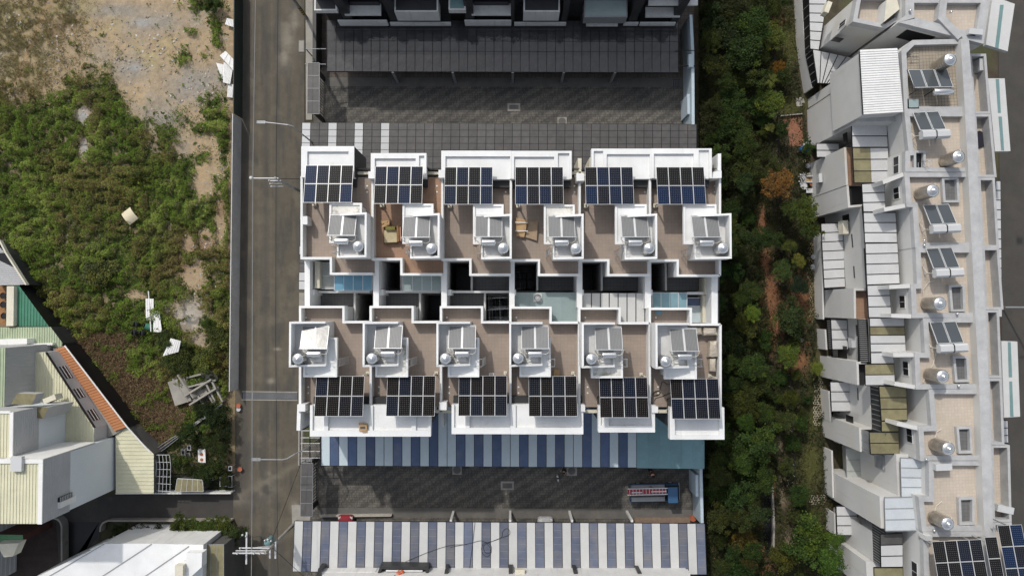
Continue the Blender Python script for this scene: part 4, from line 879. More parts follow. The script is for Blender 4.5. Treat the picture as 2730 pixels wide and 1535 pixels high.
def panel_mesh():
    b = MB(); w, l = .985, 1.635; t = .022
    b.box(-w/2+t, -l/2+t, -.02, w/2-t, l/2-t, .012, CELL)
    for r in ((-w/2, -l/2, w/2, -l/2+t), (-w/2, l/2-t, w/2, l/2), (-w/2, -l/2+t, -w/2+t, l/2-t), (w/2-t, -l/2+t, w/2, l/2-t)): b.box(r[0], r[1], -.025, r[2], r[3], .018, ALU)
    o = b.build('solar_panel'); me = o.data; bpy.data.objects.remove(o); return me
PANME = panel_mesh()
def solar_array(label, loc, nx, ny, zhi, tilt, floor_z, group, legs=True, px_=1.005, py_=1.655, rz=0, walls=None):
    # loc = middle of the raised edge (towards -y), raised edge at height zhi
    t = thing('solar_array', label, 'solar array', (loc[0], loc[1], floor_z), group, rz); t.rotation_euler = (0, 0, rz)
    ct, st = math.cos(tilt), math.sin(tilt); hz = zhi-floor_z
    for j in range(ny):
        for i in range(nx):
            d = (j+.5)*py_; o = obj_from('solar_panel', PANME, t, ((i-(nx-1)/2)*px_, d*ct, hz-d*st), (-tilt, 0, 0))
    Lx, Ly = nx*px_, ny*py_
    f = MB()
    for d in (.35*py_, py_*.95, py_*1.6)[:ny+1]:
        y, z = d*ct, hz-d*st-.07; f.box(-Lx/2-.14, y-.025, z-.04, Lx/2+.14, y+.025, z+.02, GALV)
    for x in (-Lx*.36, Lx*.36):
        n = 8; 
        f.tube([(x, .1, hz-.14-.1*st), (x, Ly*ct-.1, hz-.14-(Ly-.1)*st)], .035, GALV, 4)
    for k in range(nx+1):       # pale joint strips between the modules
        xx = -Lx/2+k*px_; a0, a1 = 0, Ly
        f.prism([(xx-.012, 0), (xx+.012, 0), (xx+.012, Ly*ct), (xx-.012, Ly*ct)], [hz-.005, hz-.005, hz-.005-Ly*st, hz-.005-Ly*st], [hz-.03, hz-.03, hz-.03-Ly*st, hz-.03-Ly*st], ALU)
    for k in range(ny+1):
        y, z = k*py_*ct, hz-k*py_*st-.005; f.box(-Lx/2-.02, y-.02, z-.03, Lx/2+.02, y+.02, z+.001, ALU)
    f.build('rail', t); 
    return t
def post(t, x, y, ztop, r=.055, m=CREAMW, foot=True):     # in the array's own frame
    b = MB(); b.tube([(x, y, 0), (x, y, ztop)], r, m, 8)
    if foot: b.box(x-.14, y-.14, 0, x+.14, y+.14, .12, m)
    o = b.build('support_post'); o.parent = t; return o
AU = [(807.5, 938, 540.5), (995.5, 1126, 543.5), (1184, 1312.5, 545.5), (1375, 1501.5, 545.5), (1562, 1690.5, 545.5), (1753, 1883.5, 545.5)]
AL = [(837, 967.5, 1109.5), (1029.5, 1158, 1109), (1222.5, 1350.5, 1108.5), (1411, 1538.5, 1109.5), (1600, 1730, 1113), (1790.5, 1923, 1116.5)]
TL = rad(11); ZE = 12.8
for row, A_ in ((0, AU), (1, AL)):
    for i, (x0, x1, yb) in enumerate(A_):
        c = P((x0+x1)/2, yb, ZE)
        lab = f"{['', ''][row]}solar array {['over the upper front roofs', 'over the lower front roofs'][row]}, {ORD6[i]} of its row of six"
        t = solar_array(lab, (c[0], c[1]), 4, 2, ZE, TL, ZT, f"rooftop solar arrays of the {['upper', 'lower'][row]} row")
        Ly = 3.31*math.cos(TL)
        for ch in t.children:
            if row == 1: ch.color = (.6, .42, .36, 1)  # lower row tinted darker: weaker sky reflection put into the cell colour
        if row == 0: pts = [(-1.75, .25, 2.45, 1), (1.75, .25, 2.45, 1), (-1.75, Ly-.25, 1.85, 0), (1.75, Ly-.25, 1.85, 0)]
        else: pts = [(-1.75, .3, 2.4, 0), (1.75, .3, 2.4, 0), (-1.7, Ly-.1, 1.85, 1), (1.85, Ly+.05, 1.85, 1)]
        for k, (x, y, z, ft) in enumerate(pts): post(t, x, y, z, .05 if not (row == 0 and k == 0) else .075, foot=True)
        if row == 0:
            b = MB(); b.tube([(-1.75, .25, .12), (-1.75, .25, 2.45)], .07, CREAMW, 8); b.box(-1.92, .08, 0, -1.58, .42, .35, CREAMW); o = b.build('corner_post'); o.parent = t

# ------------------------------------------------------------------ solar water heaters and steel tanks on the decks
def collector_mesh(w=1.06, l=1.95, m=COLLG, ribs=True):
    b = MB(); t = .035; b.box(-w/2+t, -l/2+t, -.03, w/2-t, l/2-t, .01, m)
    for r in ((-w/2, -l/2, w/2, -l/2+t), (-w/2, l/2-t, w/2, l/2), (-w/2, -l/2+t, -w/2+t, l/2-t), (w/2-t, -l/2+t, w/2, l/2-t)): b.box(r[0], r[1], -.06, r[2], r[3], .025, ALU)
    if ribs:
        for k in range(1, 9): x = -w/2+w*k/9; b.box(x-.006, -l/2+t, .010, x+.006, l/2-t, .014, GREYM)
    o = b.build('collector'); me = o.data; bpy.data.objects.remove(o); return me
CM = collector_mesh(); CMD = collector_mesh(1.05, 1.95, COLLD, False)
def heater(kindname, label, loc, group, lean=0.0, rz=0):
    t = thing('solar_water_heater', label, 'water heater', loc, group, rz); tl = rad(22)
    for s in (-1, 1): obj_from('collector_panel', CM, t, (s*.575, .98*math.cos(tl)+.1, .62), (-tl, 0, 0))
    b = MB(); b.tube([(-1.22, .12, .93), (1.22, .12, .93)], .03, ALU, 6); b.tube([(-1.1, 1.98, .28), (1.1, 1.98, .28)], .03, ALU, 6)
    b.tube([(-.02, .1, .95), (-.02, 1.95, .3)], .03, ALU, 6); b.tube([(.02, .1, .95), (.02, 1.95, .3)], .03, ALU, 6)
    for x in (-1.05, 1.05):
        b.tube([(x, .1, 0), (x, .1, .9)], .025, GALV, 5); b.tube([(x, 1.95, 0), (x, 1.95, .25)], .025, GALV, 5)
    o = b.build('stand'); o.parent = t
    b = MB(); b.lathe((-.58, -.32, .78), [(.0, 0), (.2, .0), (.265, .05), (.27, .1), (.27, 1.06), (.265, 1.11), (.2, 1.16), (0, 1.16)], STEEL, 20, 'x')
    o = b.build('hot_water_tank', smooth=True); o.parent = t
    for pts, r_, m_ in (([(-.4, -.32, 0), (-.4, -.32, .55)], .03, BLACKM), ([(.4, -.32, 0), (.4, -.32, .55)], .03, BLACKM), ([(.6, -.3, .8), (.85, -.35, .7), (1.1, -.2, .8), (1.15, .05, .93)], .028, PIPE),
            ([(-.6, -.3, .7), (-.9, -.25, .5), (-1.15, -.05, .8), (-1.15, .1, .93)], .028, PIPE), ([(-.6, -.38, .6), (-.8, -.6, .3), (-.7, -1.0, .05), (-.4, -1.2, .03)], .02, PIPE)):
        b = MB(); b.tube(pts, r_, m_, 6); o = b.build('tank_foot' if m_ is BLACKM else 'pipe'); o.parent = t
    return t
def tank_obj(label, loc, group, r=.47, h=1.25, m=STEEL, lean=None):
    t = thing('water_tank', label, 'water tank', loc, group, random.uniform(-.5, .5))
    prof = [(r*.96, .12)]
    for k in range(6):
        z = .16+k*(h-.2)/6; prof += [(r, z), (r, z+(h-.2)/6-.05), (r*.975, z+(h-.2)/6-.025)]
    prof += [(r, h)]
    b = MB(); b.lathe((0, 0, 0), prof, m, 28); o = b.build('tank_body', smooth=True); o.parent = t
    b = MB(); b.lathe((0, 0, h), [(r, 0), (r*.93, .06), (r*.78, .12), (r*.55, .175), (r*.42, .19)], STEEL, 28); o = b.build('domed_top', smooth=True); o.parent = t
    b = MB(); b.lathe((0, 0, h+.19), [(r*.42, 0), (r*.42, .035), (r*.36, .055), (r*.16, .06), (r*.12, .11), (0.01, .12)], STEEL, 20); o2_ = b.build('lid', smooth=True); o2_.parent = o
    b = MB()
    for k in range(4):
        a = math.pi/4+k*math.pi/2; b.tube([(r*.9*math.cos(a), r*.9*math.sin(a), 0), (r*.9*math.cos(a), r*.9*math.sin(a), .2)], .03, m, 5)
    b.tube([(r*.5, r*.7, h+.1), (r*.8, r*.95, h-.1), (r*.9, r*1.0, .3)], .02, PIPE, 5); o = b.build('tank_leg'); o.parent = t
    return t
# where the hot-water tank centres and upright tank tops stand in the photograph
HU = [(909, 642, 952.5, 656), (1108, 647, 1149, 661.5), (1302.5, 645.5, 1341.5, 660.5), (1498, 646, 1536.5, 661.5), (1695, 646, 1732.5, 661), (1886, 646.5, 1930, 660.5)]
HL = [(834.5, 944, 791.5, 957), (1033, 943, 989.5, 956), (1231, 943.5, 1186.5, 956.5), (1427, 944, 1381.5, 955.5), (1625, 947, 1578, 957.5), (1827.5, 951, 1777, 964)]
for row, HH in ((0, HU), (1, HL)):
    for i, (hx, hy, tx, ty) in enumerate(HH):
        c = P(hx, hy, ZD+1.05); r = ['upper', 'lower'][row]
        lab = f"two-panel solar water heater on the stair tower, {ORD6[i]} in the {r} row"
        if row == 1 and i == 0: lab = 'two-panel solar water heater glaring in the sun, leftmost in the lower row'
        heater('a', lab, (c[0], c[1]+.32, ZD), f'solar water heaters in the {r} row')
        c = P(tx, ty, ZD+1.5)
        tank_obj(f"upright steel water tank on the deck, {ORD6[i]} in the {r} row", (c[0], c[1], ZD), f'steel water tanks in the {r} row')
# ------------------------------------------------------------------ the grey and cream row on the right
RA, RB, RC_, RD, RE = (2086, 0), (2086, 300), (2086, 600), (2086, 900), (2086, 1173)
RT, RF = 11.7, 11.2
def wp(pts, z): return [P(a, b, z)[:2] for a, b in pts]
def mixq(*segs):     # segments of (origin, coords...) joined into one outline
    out = []
    for s in segs: out += Q(s[0], *s[1:])
    return out
RH = {}
def rhouse(k, label, at):
    c = P(at[0], at[1], 0); RH[k] = thing('row_house', label, 'house', (c[0], c[1], 0), 'pale row houses on the right'); return RH[k]
RLAB = {'corner': ('pale corner house at the top right, turned at an angle to the row', (2450, 30)), 'a': ('row house with the white corrugated roof and three-panel solar heater', (2480, 200)),
 'b': ('row house below the white corrugated roof, with a ladder to its roof shaft', (2500, 380)), 'c': ('row house with the steel tank over a small square window, beside orange tree', (2500, 540)),
 'd': ('row house with the long seven-sheet porch roof by the round dark bush', (2510, 740)), 'e': ('row house with the black window rail full of hanging clothes', (2520, 930)),
 'f': ('row house with the wide olive sheet roofs', (2530, 1120)), 'g': ('row house with pale blue sheet roofs and the box unit on its roof', (2540, 1300)), 'h': ('row house under the big solar array at the bottom right corner', (2550, 1480))}
for k, (l, at) in RLAB.items(): rhouse(k, l, at)
def block(k, name, px, zt, zb=0, m=PLAST, ms=None, zp=None):
    b = MB(); b.prism(wp(px, zp if zp is not None else zt), zt, zb, m, ms or PLAST); return b.build(name, RH[k])
ROOFS = {
 'a': mixq((RA, 1268, 545, 1385, 430, 1985, 415, 2050, 1190, 1300, 1190)),
 'b': mixq((RB, 1300, -10, 2050, -10, 2085, 640, 1310, 640, 1310, 412, 1345, 408)),
 'c': mixq((RB, 1300, 635, 2085, 635, 2130, 1440, 1415, 1440, 1390, 1010, 1325, 1005)),
 'd': mixq((RC_, 1420, 240, 2130, 240, 2175, 985, 1385, 990, 1370, 630, 1435, 625)),
 'e': mixq((RC_, 1500, 985, 2175, 985), (RD, 2210, 545, 1425, 550, 1408, 158, 1520, 160)),
 'f': mixq((RD, 1560, 545, 2210, 545, 2235, 1310, 1470, 1312, 1450, 945, 1590, 940)),
 'g': mixq((RE, 1560, 215, 2235, 215, 2250, 968, 1490, 972, 1450, 600, 1565, 600)),
 'h': mixq((RE, 1500, 975, 2250, 970, 2262, 1600, 1515, 1600))}
def rowring(k, out, th=.42):
    w = wp(out, RT); a, i_ = inset(w, .01)
    b = MB(); b.prism(w, RF-.05, 0, PLAST); b.build('wall', RH[k])
    b = MB(); b.prism(i_, RF, RF-.04, BEIGE if k not in 'a' else BEIGEG); b.build('roof_floor', RH[k])
    b = MB(); ring(b, w, th, RT, RF-.04, CONCG); b.build('roof_coping', RH[k])
for k, o in ROOFS.items(): rowring(k, o)
# the long raised ridge band, one length per house
bandL = [(2561, 104), (2566, 180), (2573, 300), (2582, 470), (2590, 640), (2597, 775), (2605, 930), (2611, 1040), (2616, 1200), (2621, 1348), (2624, 1415), (2628, 1580)]
bandR = [(2583, 102), (2590, 180), (2598, 300), (2607, 470), (2616, 640), (2624, 775), (2632, 930), (2637, 1040), (2642, 1200), (2646, 1348), (2648, 1415), (2652, 1580)]
def bx(B_, y): return np.interp(y, [p[1] for p in B_], [p[0] for p in B_])
ycut = {'a': (104, 297), 'b': (297, 459), 'c': (459, 660), 'd': (660, 846), 'e': (846, 1036.5), 'f': (1036.5, 1227), 'g': (1227, 1416), 'h': (1416, 1580)}
for k, (y0, y1) in ycut.items():
    q = [(bx(bandL, y0), y0), (bx(bandR, y0), y0), (bx(bandR, y1), y1), (bx(bandL, y1), y1)]
    b = MB(); b.prism(wp(q, 12.05), 12.05, RF-.02, CONCG, PLAST); b.build('ridge_band', RH[k])
# balconies on the street side
BALC = {'a': mixq((RA, 1990, 575, 2172, 575, 2222, 1215, 2040, 1215)), 'b': mixq((RA, 2040, 1218, 2222, 1218), (RB, 2285, 690, 2080, 690)),
 'c': mixq((RB, 2085, 694, 2265, 694, 2310, 1440, 2130, 1440)), 'd': mixq((RC_, 2130, 240, 2310, 240, 2358, 900, 2160, 900)), 'e': mixq((RC_, 2165, 904, 2310, 904), (RD, 2340, 430, 2180, 430)),
 'f': mixq((RD, 2185, 434, 2340, 434, 2368, 1140, 2220, 1140)), 'g': mixq((RD, 2225, 1144, 2425, 1144), (RE, 2445, 870, 2240, 870)), 'h': mixq((RE, 2245, 874, 2445, 874, 2460, 1600, 2262, 1600))}
for k, o in BALC.items():
    w = wp(o, 9.2); b = MB(); b.prism(w, 8.15, 0, PLAST); b.build('street_wall', RH[k]); _, i_ = inset(w, .02)
    b = MB(); b.prism(i_, 8.2, 8.16, BEIGE); b.build('balcony_floor', RH[k]); b = MB(); ring(b, w, .22, 9.2, 8.14, CONCG); b.build('balcony_parapet', RH[k])
# front blocks: outline of the top edge and its height
zA, zB = 7.4, 10.3
block('a', 'front_block', Q(RA, 800, 822, 1310, 822, 1310, 1300, 815, 1300), zB, m=CONCG)
block('a', 'front_wing', Q(RA, 772, 712, 1270, 700, 1275, 818, 778, 818), zB-.6, m=CONCG)
block('a', 'roof_room', Q(RA, 830, 560, 1222, 530, 1280, 1195, 868, 1222), 11.7, 6)
t4 = [P(*p, z) for p, z in zip(Q(RA, 818, 535, 1225, 515, 1288, 1196, 858, 1224), (11.95, 11.95, 11.95, 11.95))]
b = MB(); b.corr([t4[0], t4[3], t4[2], t4[1]], 27, .05, WHITER); b.prism([p[:2] for p in t4], 11.93, 11.8, WHITER); b.build('corrugated_roof', RH['a'])
b = MB(); b.tube([t4[0], t4[3]], .06, BLACKM, 6); b.build('gutter', RH['a'])
block('b', 'front_block', mixq((RB, 672, 372, 1130, 372, 1130, 780, 690, 780)), 6.6, m=TILEO)
b = MB(); b.pline(Q(RB, 668, 372, 690, 775), .2, zA, 0, PLAST); b.build('front_parapet', RH['b'])
block('c', 'front_block', mixq((RB, 692, 783, 1100, 783, 1100, 1000, 708, 1003)), 6.3, m=DARKW)
b = MB(); b.pline(Q(RB, 694, 780, 712, 1003, 860, 990), .2, zA, 0, PLAST); b.build('front_parapet', RH['c'])
block('c', 'inner_block', mixq((RB, 842, 990, 1420, 990, 1420, 1440, 880, 1440)), zA)
block('d', 'inner_block', mixq((RC_, 866, 242, 1420, 242, 1430, 676, 893, 676)), zA)
block('d', 'front_block', mixq((RC_, 766, 682, 1400, 682, 1400, 998, 772, 998)), 6.6, m=TILEO)
b = MB(); b.pline(mixq((RC_, 900, 686, 770, 686, 775, 995)), .2, zA, 0, PLAST); b.build('front_parapet', RH['d'])
block('e', 'inner_block', mixq((RC_, 912, 1001, 1500, 1001), (RD, 1500, 262, 942, 262)), zA)
block('e', 'front_block', mixq((RD, 800, 268, 1440, 268, 1440, 506, 806, 506)), 6.4, m=DARKW)
b = MB(); b.pline(mixq((RD, 900, 268, 800, 268, 808, 503)), .2, zA, 0, PLAST); b.build('front_parapet', RH['e'])
block('f', 'inner_block', mixq((RD, 930, 510, 1570, 510, 1600, 962, 950, 962)), zA)
block('f', 'front_block', mixq((RD, 828, 966, 1480, 966, 1480, 1215, 838, 1215)), 6.6, m=DARKW)
b = MB(); b.pline(mixq((RD, 950, 966, 828, 966, 838, 1213)), .2, zA, 0, PLAST); b.build('front_parapet', RH['f'])
block('g', 'inner_block', mixq((RE, 1212, 150, 1580, 150, 1580, 598, 1232, 598)), 9.9)
block('g', 'front_block', mixq((RE, 1035, 600, 1500, 600, 1500, 962, 1050, 936)), 10.2)
block('h', 'inner_block', mixq((RE, 950, 965, 1520, 965, 1520, 1288, 965, 1288)), zA)
block('h', 'front_block', mixq((RE, 890, 1292, 1520, 1292, 1520, 1620, 908, 1620)), zA)
# corner house
block('corner', 'low_block', Q(RA, 805, -40, 750, 232, 1105, 305, 1330, 150, 1330, -40), 9.5, m=BEIGE)
b = MB(); ring(b, wp(Q(RA, 805, -60, 750, 232, 1105, 305, 1330, 150, 1330, -60), 10.3), .35, 10.3, 9.45, CONCG); b.build('parapet', RH['corner'])
oc = Q(RA, 1310, -60, 1312, 165, 1240, 240, 2145, 470, 2225, -60)
block('corner', 'high_block', oc, RF-.05, 0, zp=RT); b = MB(); ring(b, wp(oc, RT), .75, RT, RF-.06, CONCG); b.build('roof_coping', RH['corner'])
b = MB(); b.prism(inset(wp(oc, RT), .02)[1], RF, RF-.04, BEIGE); b.build('roof_floor', RH['corner'])
b = MB(); b.pline(Q(RA, 1730, -60, 1700, 190, 1900, 400), .6, 11.9, RF, CONCG); b.build('inner_coping', RH['corner'])
block('corner', 'stair_room', Q(RA, 1110, 0, 1215, -40, 1250, 100, 1085, 235), 10.9, 9.5, m=CREAMW)

# windows, grilles: a pane set on a wall face between two survey points of its top edge
def fw(parent, q, ztop, f0, f1, z0, z1, m=DARKG, out=.03, frame=None, name='window', bars=0):
    a, c = [Vector(P(x, y, ztop)) for x, y in q]; a.z = c.z = 0; d = (c-a); n = Vector((d.y, -d.x, 0)).normalized()
    ctr = Vector((0, 0, 0)); mid = (a+c)/2
    if n.dot(-mid) < 0: n = -n            # towards the middle of the site
    p0, p1 = a+d*f0, a+d*f1; b = MB(); b.prism([p0, p1, p1+n*out, p0+n*out], z1, z0, m)
    pane = b.build(name, parent)
    if frame:
        e = d.normalized()*.06; b = MB()
        for (s0, s1, zz0, zz1) in ((p0-e, p0, z0-.06, z1+.06), (p1, p1+e, z0-.06, z1+.06), (p0, p1, z1, z1+.06), (p0, p1, z0-.06, z0)):
            b.prism([s0, s1, s1+n*(out+.03), s0+n*(out+.03)], zz1, zz0, frame)
        pm = (p0+p1)/2; b.prism([pm-e*.3, pm+e*.3, pm+e*.3+n*(out+.02), pm-e*.3+n*(out+.02)], z1, z0, frame); b.build('frame', pane)
    for k in range(bars): b = MB(); zz = z0+(z1-z0)*(k+.5)/bars; b.prism([p0, p1, p1+n*(out+.04), p0+n*(out+.04)], zz+.03, zz-.03, ALU); b.build('bar', pane)
    return pane
fw(RH['corner'], Q(RA, 750, 232, 1105, 305), 10.3, .02, .30, 6.0, 6.9, DARKG, .03, None)
fw(RH['corner'], Q(RA, 1240, 240, 2145, 470), RT, .16, .5, 9.2, 10.9, DARKG, .05, None)
fw(RH['corner'], Q(RA, 805, -40, 750, 232), 10.3, .62, .84, 7.6, 8.8, DARKG, .04, ALU)
for k, (yy) in {'c': 862, 'd': None}.items(): pass
for k, q, f0, f1 in (('c', (Q(RB, 1300, 635, 1325, 1005)), .38, .70), ('d', Q(RC_, 1370, 630, 1385, 990), .34, .70), ('e', Q(RD, 1408, 158, 1425, 550), .28, .66), ('f', Q(RD, 1450, 945, 1470, 1312), .15, .55), ('h', Q(RE, 1500, 975, 1515, 1600), .62, .95), ('b', Q(RB, 1310, 412, 1310, 640), .12, .9)):
    fw(RH[k], q, RT, f0, f1, 9.95, 10.75, DARKG, .03, ALU)
# projecting side fins of the stair bays
for k, y0, y1, x in (('c', 635, 1005, RB), ('d', 630, 990, RC_), ('e', 158, 550, RD), ('f', 945, 1312, RD), ('g', 600, 972, RE)):
    i = {'c': (1072, 745, 1302, 655, 1085, 1035, 1318, 990), 'd': (1138, 660, 1372, 648, 1160, 965, 1386, 972), 'e': (1182, 185, 1410, 185, 1198, 490, 1424, 528), 'f': (1222, 915, 1455, 968, 1066, 1222, 1340, 1240), 'g': (1450, 612, 1470, 612, 1480, 950, 1500, 950)}[k]
    for j in (0, 4):
        if k == 'g': continue
        a, c = P(*Q(x, i[j], i[j+1])[0], 11.55), P(*Q(x, i[j+2], i[j+3])[0], RT)
        if k == 'f' and j == 4: a = P(*Q(x, 1070, 1225)[0], 9.3); c = P(*Q(x, 1440, 1290)[0], 9.3)
        top = a[2]; d = (Vector(c)-Vector(a)); d.z = 0; n = Vector((-d.y, d.x, 0)).normalized()*.17; a, c = Vector(a), Vector(c)
        b = MB(); b.prism([a-n, a+n, c+n, c-n], top, top-2.0 if k != 'f' or j == 0 else top-1.2, PLAST); b.build('bay_fin', RH[k])
# windows of the lower wall faces
fw(RH['d'], mixq((RC_, 766, 682, 772, 998)), 6.6, .02, .30, 2.6, 6.0, DARKG, .02, None, 'window_recess')
fw(RH['e'], mixq((RD, 800, 268, 806, 506)), 6.4, .1, .62, 1.0, 2.1, DARKG, .05, ALU, bars=4)
fw(RH['c'], mixq((RB, 842, 990, 880, 1440)), zA, .12, .3, 3.7, 5.0, DARKG, .02, None, 'window_recess')
fw(RH['c'], mixq((RB, 842, 990, 880, 1440)), zA, .62, .95, 5.1, 5.3, DARKG, .02, None, 'window_slit')
fw(RH['d'], mixq((RC_, 866, 242, 893, 676)), zA, .42, .72, 5.3, 5.5, DARKG, .02, None, 'window_slit')
fw(RH['e'], mixq((RC_, 912, 1001), (RD, 942, 262)), zA, .15, .42, 5.1, 5.4, DARKG, .02, None, 'window_slit')
fw(RH['f'], mixq((RD, 930, 510, 950, 962)), zA, .12, .42, 5.1, 5.3, DARKG, .02, None, 'window_slit')
fw(RH['h'], mixq((RE, 950, 965, 965, 1288)), zA, -.3, .0, 5.2, 5.6, DARKG, .02, None, 'window_slit')
fw(RH['g'], mixq((RE, 1212, 190, 1232, 598)), 9.9, .08, .45, 6.5, 8.0, DARKG, .06, GREYM, 'window_grille', 7)
fw(RH['f'], mixq((RD, 828, 966, 838, 1213)), 6.6, -.42, -.1, 4.0, 5.4, DARKG, .02, None, 'window_recess')
fw(RH['f'], mixq((RD, 828, 966, 838, 1213)), 6.6, .55, 1.0, 1.8, 3.2, DARKG, .25, BLACKM, 'flower_window', 5)
fw(RH['b'], mixq((RB, 700, 180, 715, 360)), 7.0, .1, .75, 6.0, 6.8, DARKG, .02, None)
fw(RH['e'], mixq((RD, 800, 0, 806, 268)), 6.4, .42, .88, 2.7, 4.3, DARKG, .04, BLACKM, 'window')
# curtain walls / rails standing between front block and sheet roofs
def curtain(k, q, z0, z1, m=DARKW, n=0, name='glazed_screen', th=.06):
    b = MB(); b.pline(q, th, z1, z0, m) if False else b.line([P(x, y, z0)[:2] for x, y in q], th, z1, z0, m)
    for i in range(n):
        a, c = [Vector(P(x, y, z0)[:2]) for x, y in q]; p = a.lerp(c, (i+.5)/n); b.box(p.x-.06, p.y-.03, z0, p.x+.06, p.y+.03, z1+.01, GREYM)
    return b.build(name, RH[k])
curtain('f', Q(RD, 938, 515, 958, 990), zA, 9.6, DARKW, 9); curtain('h', Q(RE, 958, 890, 972, 1290), zA, 9.6, DARKW, 14); curtain('f', Q(RD, 845, 975, 850, 1205), zA, 9.5, GREYM, 3)
curtain('c', Q(RB, 846, 995, 880, 1430), zA, zA+.7, DARKW, 0, 'rail'); curtain('d', Q(RC_, 868, 250, 898, 770), zA, zA+.7, DARKW, 0, 'rail')
b = MB(); a, c = P(*Q(RC_, 880, 1005)[0], zA+.1), P(*Q(RD, 905, 262)[0], zA+.1)
for i in range(44):
    f = i/43; p = Vector(a).lerp(Vector(c), f); b.box(p.x-.55, p.y-.02, zA-.05, p.x+.1, p.y+.02, zA+.12, [ALU, BLACKM][i % 2])
b.box(min(a[0], c[0])-.6, c[1], zA-.1, max(a[0], c[0])+.2, a[1], zA-.06, BLACKM); b.build('window_rail', RH['e'])
# porch roofs and roof sheets
def rsheet(k, px, n, mats, z, axis='y', frame=BLACKM, gap=.07, name='roof_panel'): return sheet_roof(RH[k], px, n, mats, z, gap, frame, name, 0, .04, axis)
rsheet('corner', Q(RA, 285, -50, 480, -50, 385, 535, 300, 525), 6, PANW, 3.6)
rsheet('corner', Q(RA, 322, 532, 772, 625, 500, 890, 372, 885), 5, PANW, 3.6, axis='x')
rsheet('b', Q(RB, 365, 330, 600, 330, 600, 478, 370, 478), 2, PANW, 3.6)
rsheet('d', mixq((RB, 415, 1185, 640, 1175), (RC_, 668, 660, 450, 672)), 7, PANW, 3.6)
rsheet('e', mixq((RC_, 520, 1008, 688, 1008, 698, 1325, 535, 1325)), 3, PANW, 3.6)
rsheet('f', Q(RD, 513, 470, 730, 470, 740, 785, 528, 785), 3, PANW, 3.6)
rsheet('g', Q(RE, 680, 85, 918, 85, 930, 450, 692, 455), 3, PANG, 3.6, frame=GREYM)
rsheet('h', Q(RE, 577, 702, 792, 702, 800, 1012, 588, 1012), 3, PANW, 3.6)
rsheet('b', Q(RB, 742, 132, 1112, 132, 1122, 372, 750, 372), 2, PANW, 8.9)
rsheet('b', Q(RB, 752, 375, 935, 375, 950, 750, 770, 750), 3, PANO, 8.9); rsheet('b', Q(RB, 937, 375, 1125, 375, 1136, 745, 952, 750), 3, PANW, 8.9)
rsheet('c', mixq((RB, 850, 762, 1085, 748, 1098, 1060, 868, 1060)), 3, PANW, 9.7); rsheet('c', mixq((RB, 868, 1066, 1205, 1066, 1222, 1388, 883, 1388)), 3, PANW, 9.7)
rsheet('d', mixq((RC_, 888, 195, 1225, 190, 1250, 625, 905, 638)), 4, PANW, 9.7); rsheet('d', mixq((RC_, 908, 642, 1138, 632, 1162, 985, 925, 985)), 3, PANW, 9.7)
rsheet('e', mixq((RC_, 932, 990, 1295, 990), (RD, 1315, 152, 945, 155)), 4, [PANW, PANO, PANW, PANW], 9.7); rsheet('e', mixq((RD, 945, 158, 1175, 155, 1192, 275, 950, 278)), 1, PANW, 9.7)
rsheet('e', mixq((RD, 883, 282, 1190, 278, 1198, 505, 890, 508)), 2, [PANO, PANW], 9.75)
rsheet('f', Q(RD, 1035, 515, 1318, 515, 1332, 880, 1060, 885), 3, PANO, 9.7); rsheet('f', Q(RD, 1060, 888, 1235, 888, 1240, 1000, 1062, 1000), 1, PANO, 9.7); rsheet('f', Q(RD, 930, 1005, 1238, 1005, 1245, 1240, 945, 1240), 2, PANO, 9.6)
MATS['pblue'] = mk('cool_opal_panel', (0.49, 0.53, 0.56), .45, var=.06, rnd=.05)
rsheet('g', Q(RE, 1262, 188, 1420, 188, 1560, 230, 1560, 605, 1275, 605)[0:1]+Q(RE, 1552, 200, 1562, 602, 1275, 605), 4, MATS['pblue'], 10.6, frame=GREYM)
rsheet('g', Q(RE, 1092, 612, 1438, 605, 1446, 960, 1102, 965), 3, MATS['pblue'], 10.75, frame=GREYM)
rsheet('h', Q(RE, 1048, 1000, 1280, 990, 1282, 1350, 1056, 1352), 3, [SMOKE, PANW, PANW], 9.7); rsheet('h', Q(RE, 980, 1356, 1285, 1356, 1290, 1600, 985, 1600), 2, PANO, 9.7)
# sloped dark screens and low garden walls at the foot of the row
def lowwall(k, q, z, th=.16): b = MB(); b.line([P(x, y, 0)[:2] for x, y in q], th, z, 0, PLAST); b.build('garden_wall', RH[k])
def louv(k, q, z0, z1, n):
    a, c = [Vector(P(x, y, z0)[:2]) for x, y in q]; b = MB(); b.line([a, c], .05, z1, z0, BLACKM)
    for i in range(n): p = a.lerp(c, (i+.5)/n); b.box(p.x-.05, p.y-.03, z0, p.x+.04, p.y+.03, z1, GREYM)
    b.build('louvre_screen', RH[k])
lowwall('corner', Q(RA, 128, -40, 150, 430, 175, 640, 235, 1000), 1.9); louv('corner', Q(RA, 212, -40, 245, 585), 1.9, 3.5, 6); louv('corner', Q(RA, 248, 600, 318, 930), 1.9, 3.5, 4)
lowwall('c', Q(RB, 345, 1300, 350, 1448), 1.8); lowwall('d', Q(RC_, 338, 110, 352, 1000), 1.8); louv('d', Q(RC_, 410, -5, 445, 675), 1.8, 3.5, 7)
lowwall('e', Q(RC_, 372, 1105, 385, 1315), 1.8); louv('e', Q(RC_, 478, 1010, 500, 1320), 1.8, 3.5, 16)
lowwall('f', Q(RD, 410, 545, 430, 860), 1.8); louv('f', Q(RD, 500, 470, 520, 775), 1.8, 3.5, 4)
lowwall('g', Q(RE, 440, 70, 455, 560), 1.8); lowwall('h', Q(RE, 468, 720, 475, 950), 1.8); louv('h', Q(RE, 562, 705, 578, 960), 1.8, 3.5, 4)
